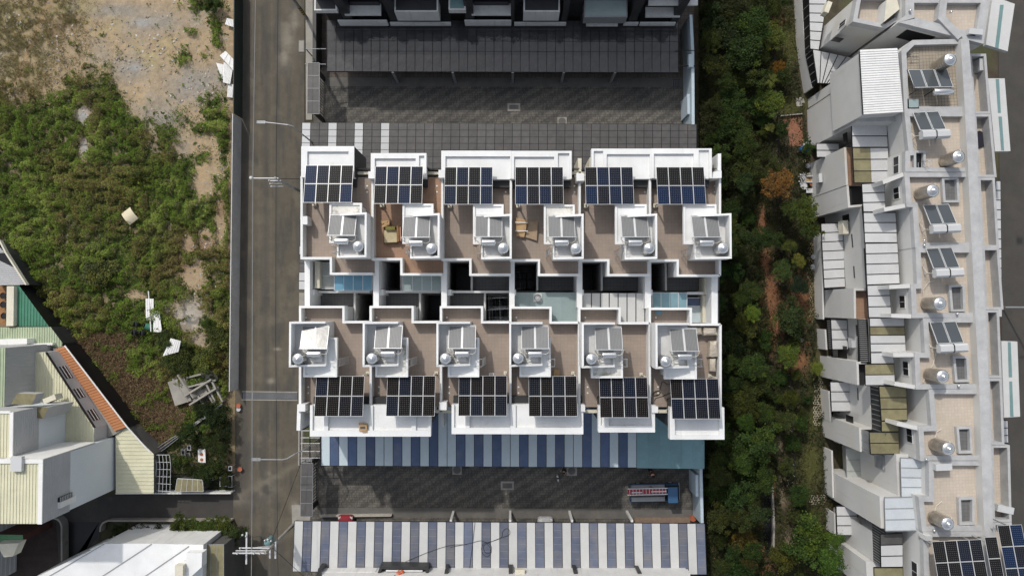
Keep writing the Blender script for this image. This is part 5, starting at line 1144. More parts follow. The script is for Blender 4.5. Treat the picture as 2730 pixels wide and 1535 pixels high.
# awnings over the street with green glass strips
for i, (o, gs) in enumerate([(Q(RA, 2240, -40, 2478, 45, 2402, 550, 2170, 478), [Q(RA, 2322, 55, 2360, 55, 2305, 515, 2268, 515)]),
    (mixq((RA, 2192, 838, 2370, 838), (RB, 2432, 412, 2268, 415)), [Q(RA, 2275, 845, 2310, 845, 2330, 1205, 2300, 1205), mixq((RA, 2305, 1245, 2340, 1245), (RB, 2365, 405, 2335, 405))]),
    (mixq((RC_, 2335, 1235, 2505, 1240), (RD, 2535, 840, 2365, 850)), [Q(RD, 2405, 45, 2435, 45, 2450, 420, 2415, 420), Q(RD, 2420, 465, 2450, 465, 2465, 840, 2430, 840)])]):
    par = RH[['corner', 'b', 'e'][i]]; b = MB(); b.prism(wp(o, 8.8), 8.8, 8.4, WHITES); b.build('street_awning', par)
    for g in gs: b = MB(); b.prism(wp(g, 8.82), 8.82, 8.7, TEALP); b.build('glass_strip', par)
rsheet('c', [(2655, 482), (2667, 482), (2671, 845), (2662, 845)], 14, SHEETW, 4.5); rsheet('f', [(2668, 1120), (2686, 1120), (2688, 1180), (2670, 1180)], 3, SHEETW, 4.5)
# roof shafts
def shaft(k, q, floor_m=TILEG):
    w = wp(q, RF+.35); b = MB(); ring(b, w, .2, RF+.35, RF-.03, CONCG); b.build('shaft_kerb', RH[k]); b = MB(); b.prism(inset(w, .2)[1], RF+.012, RF-.02, DARKG if k == 'b' else TILEG); b.build('shaft_shade_fill', RH[k])  # flat dark fill puts the open shaft's shade into colour
shaft('b', Q(RB, 1400, 405, 1530, 405, 1530, 640, 1405, 640)); shaft('c', Q(RB, 1700, 690, 1880, 690, 1895, 958, 1718, 960)); shaft('d', Q(RC_, 1775, 640, 1945, 630, 1955, 920, 1800, 925)); shaft('e', Q(RD, 1818, 195, 1985, 195, 2000, 470, 1845, 475))
shaft('f', Q(RD, 1855, 950, 2020, 945, 2030, 1230, 1880, 1235)); shaft('g', Q(RE, 1878, 612, 2050, 605, 2050, 900, 1890, 905))
b = MB()
for yy in (510, 572):
    p0, p1 = P(*Q(RB, 1410, yy+30)[0], RF-.4), P(*Q(RB, 1600, yy)[0], RF+1.0); b.tube([p0, P(*Q(RB, 1555, yy+6)[0], RF+.9), p1], .03, STEEL)
for i in range(4): f = .2+.2*i; a = P(*Q(RB, 1410+190*f, 540-24*f)[0], RF+.2+f*.6); c = P(*Q(RB, 1410+190*f, 600-24*f)[0], RF+.2+f*.6); b.tube([a, c], .02, STEEL, 4)
b.build('ladder', RH['b'])
block('h', 'small_kerb', Q(RE, 1530, 1020, 1600, 1020, 1600, 1070, 1530, 1070), 12.2, RF, m=CONCG)

# ------------------------------------------------------------------ equipment on the right-hand roofs
def heater2(label, loc, rz=.047):
    t = thing('solar_water_heater', label, 'water heater', loc, 'boxed solar water heaters on the right-hand roofs', rz); tl = rad(27)
    for s in (-1, 1): obj_from('collector_panel', CMD, t, (s*.56-.12, 1.0*math.cos(tl)+.28, 1.02), (-tl, 0, 0))
    b = MB(); pr = [(-.30, 1.15), (.30, 1.15), (.36, 1.3), (.36, 1.6), (.22, 1.75), (-.22, 1.75), (-.36, 1.6), (-.36, 1.3)]
    for x0, x1, m, s in ((-1.15, -.04, SHEETW, 1), (.04, 1.15, SHEETW, 1), (-.05, .05, BLACKM, 1.02)):
        k = len(b.v); n = len(pr); b.v += [(x0, y*s-.1, 1.45+(z-1.45)*s) for y, z in pr]+[(x1, y*s-.1, 1.45+(z-1.45)*s) for y, z in pr]; mi = b.slot(m)
        b.f += [tuple(range(k, k+n)), tuple(range(k+2*n-1, k+n-1, -1))]+[(k+i, k+n+i, k+n+(i+1) % n, k+(i+1) % n) for i in range(n)]; b.m += [mi]*(n+2)
    o = b.build('boxed_tank'); o.parent = t
    for x in (-1.1, .95):
        b = MB(); b.tube([(x, -.5, 0), (x, 2.1, 0.02), (x, 2.1, .5), (x, .15, 1.45), (x, -.2, 0)], .03, GALV, 5); o = b.build('stand'); o.parent = t
    b = MB(); b.tube([(-1.15, -.1, 1.3), (-1.35, 0, .8), (-1.3, .6, .1), (-1.0, 1.2, .03)], .025, PIPE, 5); o = b.build('pipe'); o.parent = t; return t
for (x, y, lab) in [(2497, 357, 'boxed solar heater on the roof below the white corrugated roof'), (2525, 609, 'boxed solar heater below the square-windowed stair bay, upper of a close pair'),
                    (2533, 727, 'boxed solar heater above the middle roof tank, lower of a close pair'), (2544, 928, 'boxed solar heater lowest of the four on the right-hand roofs')]:
    c = P(x, y, RF+1.7); heater2(lab, (c[0], c[1]+.1, RF))
c = P(2522, 250, RF+1.6); t = thing('solar_water_heater', 'three-panel dark solar heater with steel cylinder at the top right', 'water heater', (c[0], c[1]+.3, RF), None, .02); tl = rad(24)
for s in (-1, 0, 1): obj_from('collector_panel', CMD, t, (s*1.12-.85, 1.0*math.cos(tl)+.3, .95), (-tl, 0, 0))
b = MB(); b.lathe((-.85, -.05, 1.25), [(0, 0), (.22, 0), (.29, .06), (.29, 1.6), (.22, 1.66), (0, 1.66)], STEEL, 20, 'x'); o = b.build('hot_water_tank', smooth=True); o.parent = t
b = MB()
o = None
for x in (-2.3, -.85, .6):
    b = MB(); b.tube([(x, 0, 0), (x, .1, 1.2), (x, .1, 1.35), (x, 2.1, .45), (x, 2.1, 0)], .03, BLACKM, 5); o = b.build('stand'); o.parent = t
b = MB(); b.tube([(-2.5, .2, 1.45), (-2.55, 2.1, .5), (.7, 2.15, .5)], .03, BLACKM, 6); o = b.build('pipe'); o.parent = t
for (x, y, lab) in [(2538.5, 156, 'tall ribbed steel tank in the corner by the white corrugated roof'), (2561, 416, 'tall ribbed steel tank beside the roof ladder'), (2492, 507, 'tall ribbed steel tank over the square-windowed bay beside the orange tree'),
        (2511, 809, 'tall ribbed steel tank in the middle of the right-hand roofs'), (2518.5, 1004, 'tall ribbed steel tank above the empty wide beige roof'), (2533.5, 1197, 'tall ribbed steel tank just above the white roof box unit'), (2531.5, 1398, 'tall ribbed steel tank next to the big solar array')]:
    c = P(x, y, RF+2.2); t = tank_obj(lab, (c[0], c[1], RF), 'tall ribbed steel tanks on the right-hand roofs', .54, 1.95, STEELD)
tl = rad(11)
for (x0, x1, yt, nx, ny, lab) in [(2483, 2614.5, 1439, 4, 3, 'widest solar array, four panels across, at the bottom right corner'), (2624, 2655, 1430, 1, 3, 'narrow single-column solar array at the bottom right corner'), (2660, 2719, 1398, 2, 4, 'two-column solar array at the very right of the bottom corner')]:
    zhi = 14.3; Ly = ny*1.655; ztop = zhi-Ly*math.sin(tl); c = P((x0+x1)/2, yt, ztop)
    t = solar_array(lab, (c[0]+.05*Ly, c[1]-Ly*math.cos(tl)), nx, ny, zhi, tl, RF if x0 < 2650 else 8.2, 'solar arrays at the bottom right', rz=.045)
    for sx in (-nx*.42, nx*.42): post(t, sx, Ly*.9, zhi-t.location.z-Ly*.9*math.sin(tl)-.15, .05, GALV)
# air conditioners
def ac(label, x, y, z, rz=0, s=1.0, m=SHEETW, wall=True):
    c = P(x, y, z+.3*s); t = thing('air_conditioner', label, 'air conditioner', (c[0], c[1], z), 'outdoor air conditioner units', rz)
    b = MB(); b.box(-.42*s, -.17*s, 0, .42*s, .17*s, .62*s, m); o = b.build('casing'); o.parent = t
    b = MB(); k = 14; b.lathe((-.1*s, -.18*s, .31*s), [(.01, 0)], m, 3) if False else None
    pts = [(-.1*s+.24*s*math.cos(6.283*i/k), -.172*s, .31*s+.24*s*math.sin(6.283*i/k)) for i in range(k)]; b.face(pts, BLACKM); o = b.build('fan_grille'); o.parent = t
    b = MB(); b.box(-.45*s, -.15*s, -.08, -.35*s, .15*s, 0, GREYM); b.box(.35*s, -.15*s, -.08, .45*s, .15*s, 0, GREYM); o = b.build('bracket'); o.parent = t; return t
ac('air conditioner on the angled corner house wall at the very top', 2203, 24, 6.5, 1.2, 1.25, CREAMW)
ac('air conditioner beside the left edge of the white corrugated roof', 2282, 240, 9.4, 1.6, 1.2)
ac('air conditioner high on the big wall beside the white pots', 2184, 476, 2.4, 1.6, 1.0)
ac('large air conditioner over the top of the seven-sheet porch roof', 2248, 607, 4.2, 1.6, 1.5, CREAMW)
ac('air conditioner beside the three-sheet porch near the hanging clothes', 2271, 913, 4.2, 1.6, 1.1)
ac('air conditioner at the foot of the porch between two blank white walls', 2287, 1092, 4.2, 1.6, 1.0, CREAMW)
ac('air conditioner box lowest on the house fronts', 2292, 1403, 4.2, 1.6, 1.2)
ac('air conditioner on the street balcony by the three-panel heater', 2610, 176, 8.2, 1.6, 1.3)
ac('air conditioner on the top right balcony of the corner house', 2593, 90, RF, -.1, 1.4)
ac('white box unit with black pipes on the wide beige roof', 2507, 1515-1173+899, RF, .05, 1.6)
ac('white box unit on the street balcony near the bottom right', 2670, 1353, 8.2, -.2, 1.7)
# roof pipework and small vents
def rp(o, pts, z=RF+.06): return [P(*p, z) for p in Q(o, *pts)]
t = thing('water_pipework', 'grey water pipes on the dirty tiles left of the corner steel tank', 'pipes', P(2438, 150, RF))
for pts in ((1345, 570, 1460, 575, 1465, 640, 1350, 640), (1460, 600, 1470, 760), (1380, 570, 1378, 650), (1600, 690, 1660, 680, 1640, 640)): b = MB(); b.tube(rp(RA, pts, RF+.25), .03, GREYM if pts[0] != 1600 else PIPE, 5); b.build('pipe', t)
for i, (o, pts, lab) in enumerate([(RC_, (1510, 790, 1500, 690, 1560, 610, 1620, 595), 'white pipe run above the middle roof tank'), (RD, (1500, 480, 1540, 380, 1600, 300, 1640, 160), 'white pipe run down to the lower boxed solar heater'), (RD, (1600, 1130, 1650, 1000, 1690, 975), 'white pipe run above the tank of the olive-roofed house'), (RE, (1600, 830, 1640, 700, 1700, 650), 'white pipe run above the lowest roof tank'), (RB, (1540, 960, 1580, 1000, 1600, 1045), 'thin pale pipe from tank to boxed solar heater')]):
    b = MB(); b.tube(rp(o, pts, RF+.12), .035, PIPE, 5); tag(b.build('pipe_run'), lab, 'pipe')
for i, (o, x, y, lab) in enumerate([(RA, 1350, 125, 'round white vent on the corner house coping, larger of two'), (RA, 1785, 140, 'round vent on the right coping of the corner house'), (RC_, 1500, 165, 'upper steel vent by the roof coping above the middle solar heaters'), (RC_, 1500, 215, 'lower steel vent by the roof coping above the middle solar heaters'), (RC_, 1850, 945, 'steel vent on the coping below the middle shaft'), (RD, 1865, 510, 'steel vent on the coping above the empty beige roof'), (RD, 1520, 1290, 'steel vent on the coping of the olive-roofed house'), (RE, 1605, 955, 'steel vent on the coping above the big solar array')]):
    c = P(*Q(o, x, y)[0], RT); b = MB(); b.lathe((c[0], c[1], RT), [(.05, 0), (.05, .15), (.11, .18), (.11, .24), (.04, .30)], STEEL, 10); tag(b.build('roof_vent', smooth=True), lab, 'vent', 'small round roof vents')
c = P(*Q(RA, 1410, 1105)[0], RF+.6); t = thing('roof_hatch', 'small glazed roof hatch below the three-panel heater', 'hatch', (c[0], c[1], RF)); b = MB(); b.box(-.55+c[0], -.42+c[1], RF, .42+c[0], .42+c[1], RF+.5, GREYM); b.build('hatch_frame', t); b = MB(); b.box(c[0]-.45, c[1]-.33, RF+.5, c[0]+.33, c[1]+.33, RF+.55, AQUAP); b.build('hatch_glass', t)
# black cloth patch on the balcony
c = [P(*p, 8.26)[:2] for p in Q(RB, 2100, 195, 2160, 225, 2155, 360, 2085, 388, 2058, 330, 2060, 215)]; b = MB(); b.prism(c, 8.3, 8.21, DKCL); tag(b.build('black_cloth'), 'torn black cloth lying on the street balcony floor', 'cloth')
t = plant(2622, 440, 9, 1.0, (.07, .12, .03), 'small potted plant on the street balcony below the black cloth', 'potted plant', 'potted_plant', group='balcony plants'); t.location.z = 8.2
t = plant(2678, 1378, 12, 1.4, (.05, .09, .025), 'bushy plant on the bottom right street balcony by the solar panels', 'plant', 'potted_plant', group='balcony plants'); t.location.z = 8.2
# ------------------------------------------------------------------ canopies of the alleys
def canopy(label, px, n, mats, z=3.2, frame=BLACKM, gap=.045, side_posts=None, group=None, cross=0, drop=0.0, cm=None):
    c = P((px[0][0]+px[1][0])/2, (px[0][1]+px[2][1])/2, 0); t = thing('alley_canopy', label, 'canopy', (c[0], c[1], 0), 'sheet canopies along the alleys')
    sheet_roof(t, px, n, mats, z, gap, frame, drop=drop)
    tl, tr, br, bl = [Vector(P(a, b_, z)) for a, b_ in px]
    b = MB()
    for k in range(1, cross+1):
        f = k/(cross+1); a, c_ = tl.lerp(bl, f), tr.lerp(br, f); zz = z-drop*f; b.prism([(a.x, a.y-.018), (c_.x, c_.y-.018), (c_.x, c_.y+.018), (a.x, a.y+.018)], zz+.012, zz-.2, cm or frame)
    if cross and not cm: b.build('purlin', t)
    if cm:
        b = MB()
        for k in range(n):
            if mats[k % len(mats)] is not FADEB: continue
            for q in range(1, cross+1):
                f = q/(cross+1); p0, p1 = tl.lerp(bl, f), tr.lerp(br, f); a, c_ = p0.lerp(p1, (k+.08)/n), p0.lerp(p1, (k+.92)/n); b.prism([(a.x, a.y-.012), (c_.x, c_.y-.012), (c_.x, c_.y+.012), (a.x, a.y+.012)], z+.008, z-.01, cm)
        kind(b.build('purlin_strip', t), 'stuff')  # pale strips laid on top to imitate purlins showing through the sheets
    return t, (tl, tr, br, bl)
up2, _ = canopy('long smoked canopy with four pale sheets above the upper house row', [(805, 328), (1857, 332), (1857, 455), (802, 452)], 45, [SHEETW if k in (0, 3, 6, 9) else SMOKE for k in range(45)], cross=6, gap=.055)
up1, q1 = canopy('dark smoked canopy in front of the dark building at the top', [(872, 55), (1809, 57), (1809, 193), (872, 190)], 40, [SMOKED], cross=4, gap=.05, drop=.12)
lo3, q3 = canopy('blue and pale striped canopy below the lower house row', [(855.5, 1078), (1697, 1080), (1697, 1245), (855.5, 1240)], 35, [PALEB, DEEPB, PALEB, DEEPB, PALEB, DEEPB, PALEB], cross=0, gap=.04, frame=BLACKM)
teal, q5 = canopy('plain teal canopy at the right end of the striped one', [(1698, 1082), (1877.5, 1082), (1877.5, 1248), (1698, 1246)], 6, TEALS, z=3.25, frame=TEALS, gap=.03)
lo4, q4 = canopy('wide white and faded blue striped canopy along the bottom edge', [(785, 1388.5), (1879, 1395.5), (1884, 1530), (780, 1522)], 46, [WHITES, FADEB], cross=6, gap=.045, cm=mk('purlin_strip', (0.22, 0.235, 0.28), .5))
def posts(t, xs, y, z=3.1, m=WHITE2, w=.11):
    for x in xs: c = P(x, y, z); b = MB(); b.box(c[0]-w, c[1]-w, 0, c[0]+w, c[1]+w, z, m); b.build('post', t)
posts(up1, [1047, 1207, 1367, 1503, 1640], 192, m=GREYM); posts(lo4, [1202, 1360, 1525, 1685], 1388, m=WHITE2); posts(lo3, [860, 1100, 1340, 1580], 1235, m=GREYM, w=.06); posts(up2, [810, 1050, 1300, 1550, 1850], 335, m=BLACKM, w=.05)
# ------------------------------------------------------------------ dark building at the top
c = P(1340, 0, 0); tb = thing('dark_apartment_building', 'dark clad building at the top edge with white balcony fronts', 'building', (c[0], c[1], 0))
Y0 = 27.5; xl, xr = P(868, 60, 3.3)[0], P(1818, 60, 3.3)[0]
b = MB(); b.box(xl, Y0+.9, 0, xr, Y0+12, 10.2, DARKW); b.box(xl, Y0+12, 0, xr, Y0+13, 10.5, WHITE2); b.build('wall', tb)
def bxp(x, zt): return P(x, 30, zt)[0]
def tbox(name, px0, px1, z0, z1, y0, y1, m, at=None, hollow=None):
    # px range read at the top front edge
    def xw(px): return (px-1365)/FPX*(H-z1)*1.0
    b = MB(); b.box(xw(px0), y0, z0, xw(px1), y1, z1, m)
    o = b.build(name, tb)
    if hollow: b = MB(); b.box(xw(px0)+.14, y0+.14, z1-.02, xw(px1)-.14, y1, z1+.012, hollow); b.build(name+'_floor', tb)
    return o
for x0, x1 in ((895, 1028), (1036, 1200), (1237, 1363), (1371, 1511), (1667, 1706), (1710, 1806)): tbox('ledge_front', x0, x1, 3.45, 4.55 if x0 not in (1036, 1371, 1667, 1710) else 4.05, Y0-.35, Y0-.2, WHITE2)
for x0, x1 in ((895, 1028), (1036, 1200), (1237, 1363), (1371, 1511), (1550, 1665), (1710, 1806)): tbox('ledge_slab', x0, x1, 3.3, 3.44, Y0-.45, Y0+.9, DARKW)
tbox('balcony_box', 1048, 1166, 4.9, 6.9, Y0-.45, Y0+.9, WHITE2, hollow=DARKW); tbox('balcony_box', 1396, 1494, 4.9, 6.9, Y0-.45, Y0+.9, WHITE2, hollow=DARKW)
tbox('balcony_box', 1194, 1240, 6.6, 7.3, Y0-.45, Y0+.9, WHITE2, hollow=TEALP); tbox('balcony_box', 832, 893, 6.6, 7.2, Y0-.45, Y0+.9, WHITE2, hollow=DARKW)
tbox('balcony_box', 1560, 1676, 4.9, 6.3, Y0-.7, Y0+.9, GREYM, hollow=AQUAP); tbox('window_band', 914, 1012, 5.4, 5.62, Y0-.2, Y0+.9, WHITE2); tbox('window_band', 1256, 1362, 5.4, 5.62, Y0-.2, Y0+.9, WHITE2); tbox('window_band', 1725, 1818, 5.0, 5.25, Y0-.2, Y0+.9, WHITE2); tbox('window_band', 1565, 1650, 3.9, 4.1, Y0-.6, Y0+.1, WHITE2)
for x0, x1 in ((880, 905), (1012, 1038), (1232, 1256), (1362, 1372), (1508, 1524), (1702, 1726), (1826, 1848)): tbox('pier', x0, x1, 0, 8.8, Y0-.1, Y0+.9, DARKW)
tbox('roof_edge', 1733, 1866, 6.9, 7.1, Y0+.1, Y0+.89, WHITE2)
for x0, x1, z in ((920, 1005, 6.2), (1262, 1356, 6.2), (1730, 1812, 6.0), (1385, 1392, 5.6), (1565, 1650, 4.6)): tbox('window', x0, x1, z-1.0, z+.2, Y0+.7, Y0+.92, DARKG)
# ------------------------------------------------------------------ building at the bottom edge
c = P(1300, 1600, 0); bb = thing('dark_framed_house_row', 'house fronts with white ledges and black frames along the bottom edge', 'building', (c[0], c[1], 0))
def bbox(name, x0, y0, x1, y1, zt, zb, m): b = MB(); b.prism(wp(R4(x0, y0, x1, y1), zt), zt, zb, m); return b.build(name, bb)
bbox('wall', 850, 1548, 1850, 1700, 6.4, 0, WHITE2)
for x0, x1 in ((858, 1001), (1196, 1352), (1374, 1493), (1541, 1700), (1714, 1840)): bbox('white_ledge', x0, 1523+(x0-858)*.004, x1, 1560, 4.3, 3.3, WHITE2)
for q in (Q((600, 1173), 992, 1368, 1040, 1372, 1020, 1402, 975, 1448), Q((1200, 1173), 625, 1380, 668, 1380, 668, 1470, 625, 1470), Q((1200, 1173), 1310, 1385, 1355, 1388, 1375, 1470, 1330, 1470), Q((1200, 1173), 1993, 1392, 2035, 1395, 2065, 1470, 2015, 1470), Q((600, 1173), 2345, 1378, 2375, 1378, 2378, 1470, 2330, 1470)):
    b = MB(); b.prism(wp(q, 4.7), 4.7, 3.3, DARKW); b.build('black_fin', bb)
b = MB(); fr = Q((600, 1173), 1650, 1342, 2168, 1350, 2168, 1500, 1600, 1500); w = wp(fr, 4.5); ring(b, w, .26, 4.5, 3.3, DARKW); b.prism(inset(w, .24)[1], 3.7, 3.3, WELLW); b.build('black_balcony_frame', bb)
b = MB(); b.prism(wp(Q((600, 1173), 1715, 1382, 2105, 1384, 2105, 1398, 1715, 1397), 4.4), 4.4, 4.2, WHITE); b.build('balcony_handrail', bb)
b = MB(); b.prism(wp(Q((1200, 1173), 693, 1380, 795, 1380, 795, 1448, 693, 1448), 4.8), 4.8, 4.3, CREAMW); tag(b.build('box_unit'), 'small cream box on the white ledge at the bottom edge', 'box')
# ------------------------------------------------------------------ alley walls, gates and gate roofs
def wallthing(label, px, z, m, th=.2, name='alley_wall', cat='wall', zb=0, group=None, at='top'):
    a = P(px[0][0], px[0][1], z); t = thing(name, label, cat, (a[0], a[1], 0), group); b = MB(); b.line([P(x, y, z)[:2] for x, y in px], th, z, zb, m); b.build('wall_body', t); return t
t = wallthing('pale blue wall at the right end of the upper alley', [(1842, 40), (1847, 140), (1848, 332)], 3.3, BLUEWALL, .28)
b = MB(); b.prism(wp(Q((1230, 0), 2425, 580, 2475, 580, 2478, 715, 2425, 715), 3.5), 3.5, 2.9, BLUEWALL); b.prism(wp(Q((1230, 0), 2408, 1005, 2438, 1005, 2442, 1218, 2412, 1218), 2.6), 2.6, 0, BLUEWALL); b.build('wall_cabinet', t)
b = MB(); b.tube([P(1810, 177, 3.4), P(1857, 176, 3.4)], .07, BLACKM); b.tube([P(1800, 135, 3.3), P(1856, 135, 3.4)], .03, BLACKM); b.build('bracket', t)
t = wallthing('pale blue wall at the right end of the lower alley', [(1869, 1248), (1872, 1395)], 2.9, BLUEWALL, .28)
b = MB(); b.prism(wp(Q((1730, 1173), 497, 370, 528, 372, 530, 600, 500, 600), 2.6), 2.6, 0, BLUEWALL); b.build('wall_cabinet', t)
def gate(label, px, z):
    c = P(px[0][0]+12, (px[0][1]+px[2][1])/2, 0); t = thing('gate_roof', label, 'gate roof', (c[0], c[1], 0), 'grey roofs over the alley gates'); sheet_roof(t, px, 4, SMOKE, z, .03, GREYM, axis='y', th=.1)
    w = wp(px, z); xs = [p[0] for p in w]; ys = [p[1] for p in w]; xm = (min(xs)+max(xs))/2
    b = MB(); b.box(xm-.1, min(ys)+.1, 0, xm+.1, min(ys)+.5, z-.12, BLACKM); b.box(xm-.1, max(ys)-.5, 0, xm+.1, max(ys)-.1, z-.12, BLACKM); b.build('gate_post', t)
    b = MB()
    for k in range(14): yy = min(ys)+.6+k*(max(ys)-min(ys)-1.2)/13; b.box(xm-.03, yy-.03, .1, xm+.03, yy+.03, z-.9, BLACKM)
    b.box(xm-.03, min(ys)+.5, .15, xm+.03, max(ys)-.5, .25, BLACKM); b.box(xm-.03, min(ys)+.5, z-1, xm+.03, max(ys)-.5, z-.9, BLACKM); b.build('gate_leaf', t)
gate('grey roof over the gate of the upper alley', [(820, 168), (851, 168), (850.5, 304), (819, 304)], 3.9); gate('grey roof over the gate of the lower alley', [(803, 1234), (833.5, 1234), (832, 1376), (801, 1376)], 3.6)
t = wallthing('dark low wall beside the road at the upper left of the dark building', [(838, -40), (838, 165)], 2.0, DARKW, .35)
b = MB(); b.tube([P(815, 131, 3.6), P(869, 131, 3.3)], .05, GREYM); b.tube([P(813, 171, 3.6), P(869, 172, 3.3)], .05, GREYM); b.tube([P(817, 133, 3.6), P(832, 150, 2.2)], .05, BLACKM); tag(b.build('support_bars'), 'grey bars bridging from road kerb to the dark canopy', 'bars')
t = thing('steel_rack', 'black steel frame and side gate below the lower left corner of the houses', 'steel frame', P(820, 1190, 0)); b = MB(); z = 3.3
for p0, p1 in ((Q(E4, 162, 1068), Q(E4, 160, 1440)), (Q(E4, 265, 1060), Q(E4, 265, 1360)), (Q(E4, 375, 1130), Q(E4, 378, 1440))): b.tube([P(*p0[0], z), P(*p1[0], z)], .06, BLACKM, 5)
for yy in (1070, 1145, 1205, 1290, 1360): b.tube([P(*Q(E4, 165, yy)[0], z), P(*Q(E4, 378, yy)[0], z)], .05, GREYM, 5)
b.build('frame', t); b = MB()
for p in (Q(E4, 165, 1070), Q(E4, 165, 1430), Q(E4, 375, 1430)): c = P(*p[0], z); b.box(c[0]-.06, c[1]-.06, 0, c[0]+.06, c[1]+.06, z, BLACKM)
b.build('post', t); b = MB()
for k in range(9): b.tube([P(802+k*.2, 1225+k*2, 2.6), P(832, 1222+k*2, 2.6)], .025, GREYM, 4)
b.build('grating', t)
# tall hoarding between lot and road
def hoard(label, y0, y1, xt, m, z=1.95, grp='hoarding panels between the lot and the road'):
    pts = [P(xt(y0), y0, z), P(xt(y1), y1, z)]; t = thing('hoarding', label, 'hoarding', (pts[0][0], pts[0][1], 0), grp)
    a, c = Vector(pts[0]), Vector(pts[1]); a0, c0 = Vector((a.x+.12, a.y, 0)), Vector((c.x+.12, c.y, 0)); b = MB(); n = int(abs(a.y-c.y)/.2)
    b.corr([a, c, c0, a0], n, .03, m); b.build('corrugated_sheet', t)
    b = MB()
    for k in range(n//10+1): yy = a.y+(c.y-a.y)*k/(n//10); b.tube([(a.x-.05, yy, 0), (a.x-.02, yy, z)], .035, GREYM, 4)
    b.build('post', t)
    b = MB(); b.line([(a.x, a.y), (c.x, c.y)], .08, z+.03, z-.03, m); b.build('top_rail', t)
hoard('dark green corrugated hoarding along the upper road side', -60, 303, lambda y: 624-(y/300.)*1.5, HOARDG); hoard('grey corrugated hoarding along the lower road side', 304, 1043, lambda y: 620.5-(y-304)/739.*9, HOARD)
# ------------------------------------------------------------------ corrugated works building at the lower left
IF, IG, IK = (0, 880), (0, 1173), (0, 640)
def lthing(name, label, cat, at, group=None): c = P(at[0], at[1], 0); return thing(name, label, cat, (c[0], c[1], 0), group)
def rib_poly(mb, poly, z, axis, sp, m, h=.045, w=.06):   # standing ribs over a flat roof outline, run along axis
    pts = [(p[0], p[1]) for p in poly]; ia = 0 if axis == 'y' else 1; lo, hi = min(p[ia] for p in pts), max(p[ia] for p in pts); s = lo+sp/2
    while s < hi:
        xs = []
        for i in range(len(pts)):
            a, c = pts[i], pts[(i+1) % len(pts)]
            if (a[ia] < s) != (c[ia] < s): t = (s-a[ia])/(c[ia]-a[ia]); xs.append(a[1-ia]+t*(c[1-ia]-a[1-ia]))
        xs.sort()
        for j in range(0, len(xs)-1, 2):
            if xs[j+1]-xs[j] > .1:
                if axis == 'y': mb.box(s-w/2, xs[j]+.02, z-.001, s+w/2, xs[j+1]-.02, z+h, m)
                else: mb.box(xs[j]+.02, s-w/2, z-.001, xs[j+1]-.02, s+w/2, z+h, m)
        s += sp
    return mb
wk = lthing('corrugated_works', 'large works building with cream corrugated roofs and an orange strip, lower left', 'building', (60, 1150))
def croof(name, poly, z, zb, m, ms, axis='y', sp=.26, parent=None):
    b = MB(); b.prism(poly, z, zb, m, ms); rib_poly(b, poly, z, axis, sp, m); return b.build(name, parent or wk)
bx_ = [(-62, -17.9), (-38.65, -17.9), (-38.65, -12.7), (-62, -12.7)]
croof('roof', bx_, 12.6, 9.1, YELR, GREYR); b = MB(); b.prism([(-62, -17.85), (-38.7, -17.85), (-38.7, -12.75), (-62, -12.75)], 9.1, 0, BLUEW); b.build('lower_wall', wk)
b = MB(); b.corr([(-38.64, -17.9, 12.5), (-38.64, -17.9, 9.1), (-38.64, -12.7, 9.1), (-38.64, -12.7, 12.5)], 16, .03, GREYR); b.build('corrugated_wall', wk)
b = MB(); b.box(-62, -12.95, 12.6, -38.6, -12.6, 12.72, WHITER); b.box(-38.95, -17.9, 12.6, -38.6, -12.96, 12.72, WHITER); b.box(-42.0, -12.69, 5.4, -38.66, -12.62, 12.6, WHITER); b.build('ridge_cap', wk)
b = MB(); b.box(-38.64, -17.2, 8.6, -38.4, -16.7, 10.7, WHITER); b.box(-38.64, -16.68, 8.9, -38.5, -16.3, 10.7, DARKG)
for k in range(8): b.box(-38.5, -16.68, 9.0+k*.22, -38.46, -16.3, 9.06+k*.22, ALU)
b.build('louvre_window', wk)
c = P(*Q(IG, 205, 245)[0], 12.7); b = MB(); b.box(c[0]-.5, c[1]-.6, 12.65, c[0]+.4, c[1]+.6, 13.0, SHEETW); b.build('roof_hatch', wk)
croof('roof', [(-62, -12.69), (-41.8, -12.69), (-41.8, -8.9), (-62, -8.9)], 11.7, 8.6, YELR, GREYR); b = MB(); b.box(-62, -12.68, 0, -41.85, -8.95, 8.6, BLUEW); b.build('lower_wall', wk)
b = MB(); b.corr([(-41.79, -12.6, 11.6), (-41.79, -12.6, 8.6), (-41.79, -8.9, 8.6), (-41.79, -8.9, 11.6)], 12, .03, GREYR); b.build('corrugated_wall', wk)
b = MB(); b.box(-42.05, -12.6, 11.7, -41.75, -8.9, 11.82, WHITER); b.box(-46, -9.0, 11.7, -42.06, -8.8, 11.8, WHITER); b.build('ridge_cap', wk)
croof('roof', [(-62, -8.88), (-44.8, -8.88), (-44.8, -3.7), (-62, -3.7)], 8.7, 0, GREYGR, GREYR); b = MB(); b.corr([(-44.79, -8.8, 8.6), (-44.79, -3.7, 8.6), (-44.79, -3.7, 5.0), (-44.79, -8.8, 5.0)][::-1], 12, .03, GREYR); b.build('corrugated_wall', wk)
L1 = wp(Q(IF, 365, 235, 485, 235, 1005, 1040, 1000, 1188, 560, 1188, 345, 960), 4.8); croof('roof', L1, 4.8, 0, YELR, GREYR)
fq = Q(IF, 485, 235, 1005, 1040)
for f0, f1 in ((.20, .36), (.50, .62), (.78, .92)): fw(wk, fq, 4.8, f0, f1, 3.3, 4.3, DARKG, .04, None, 'louvre_window', 2)
b = MB(); b.pline(fq, .10, 4.9, 4.7, BLACKM); b.build('gutter', wk)
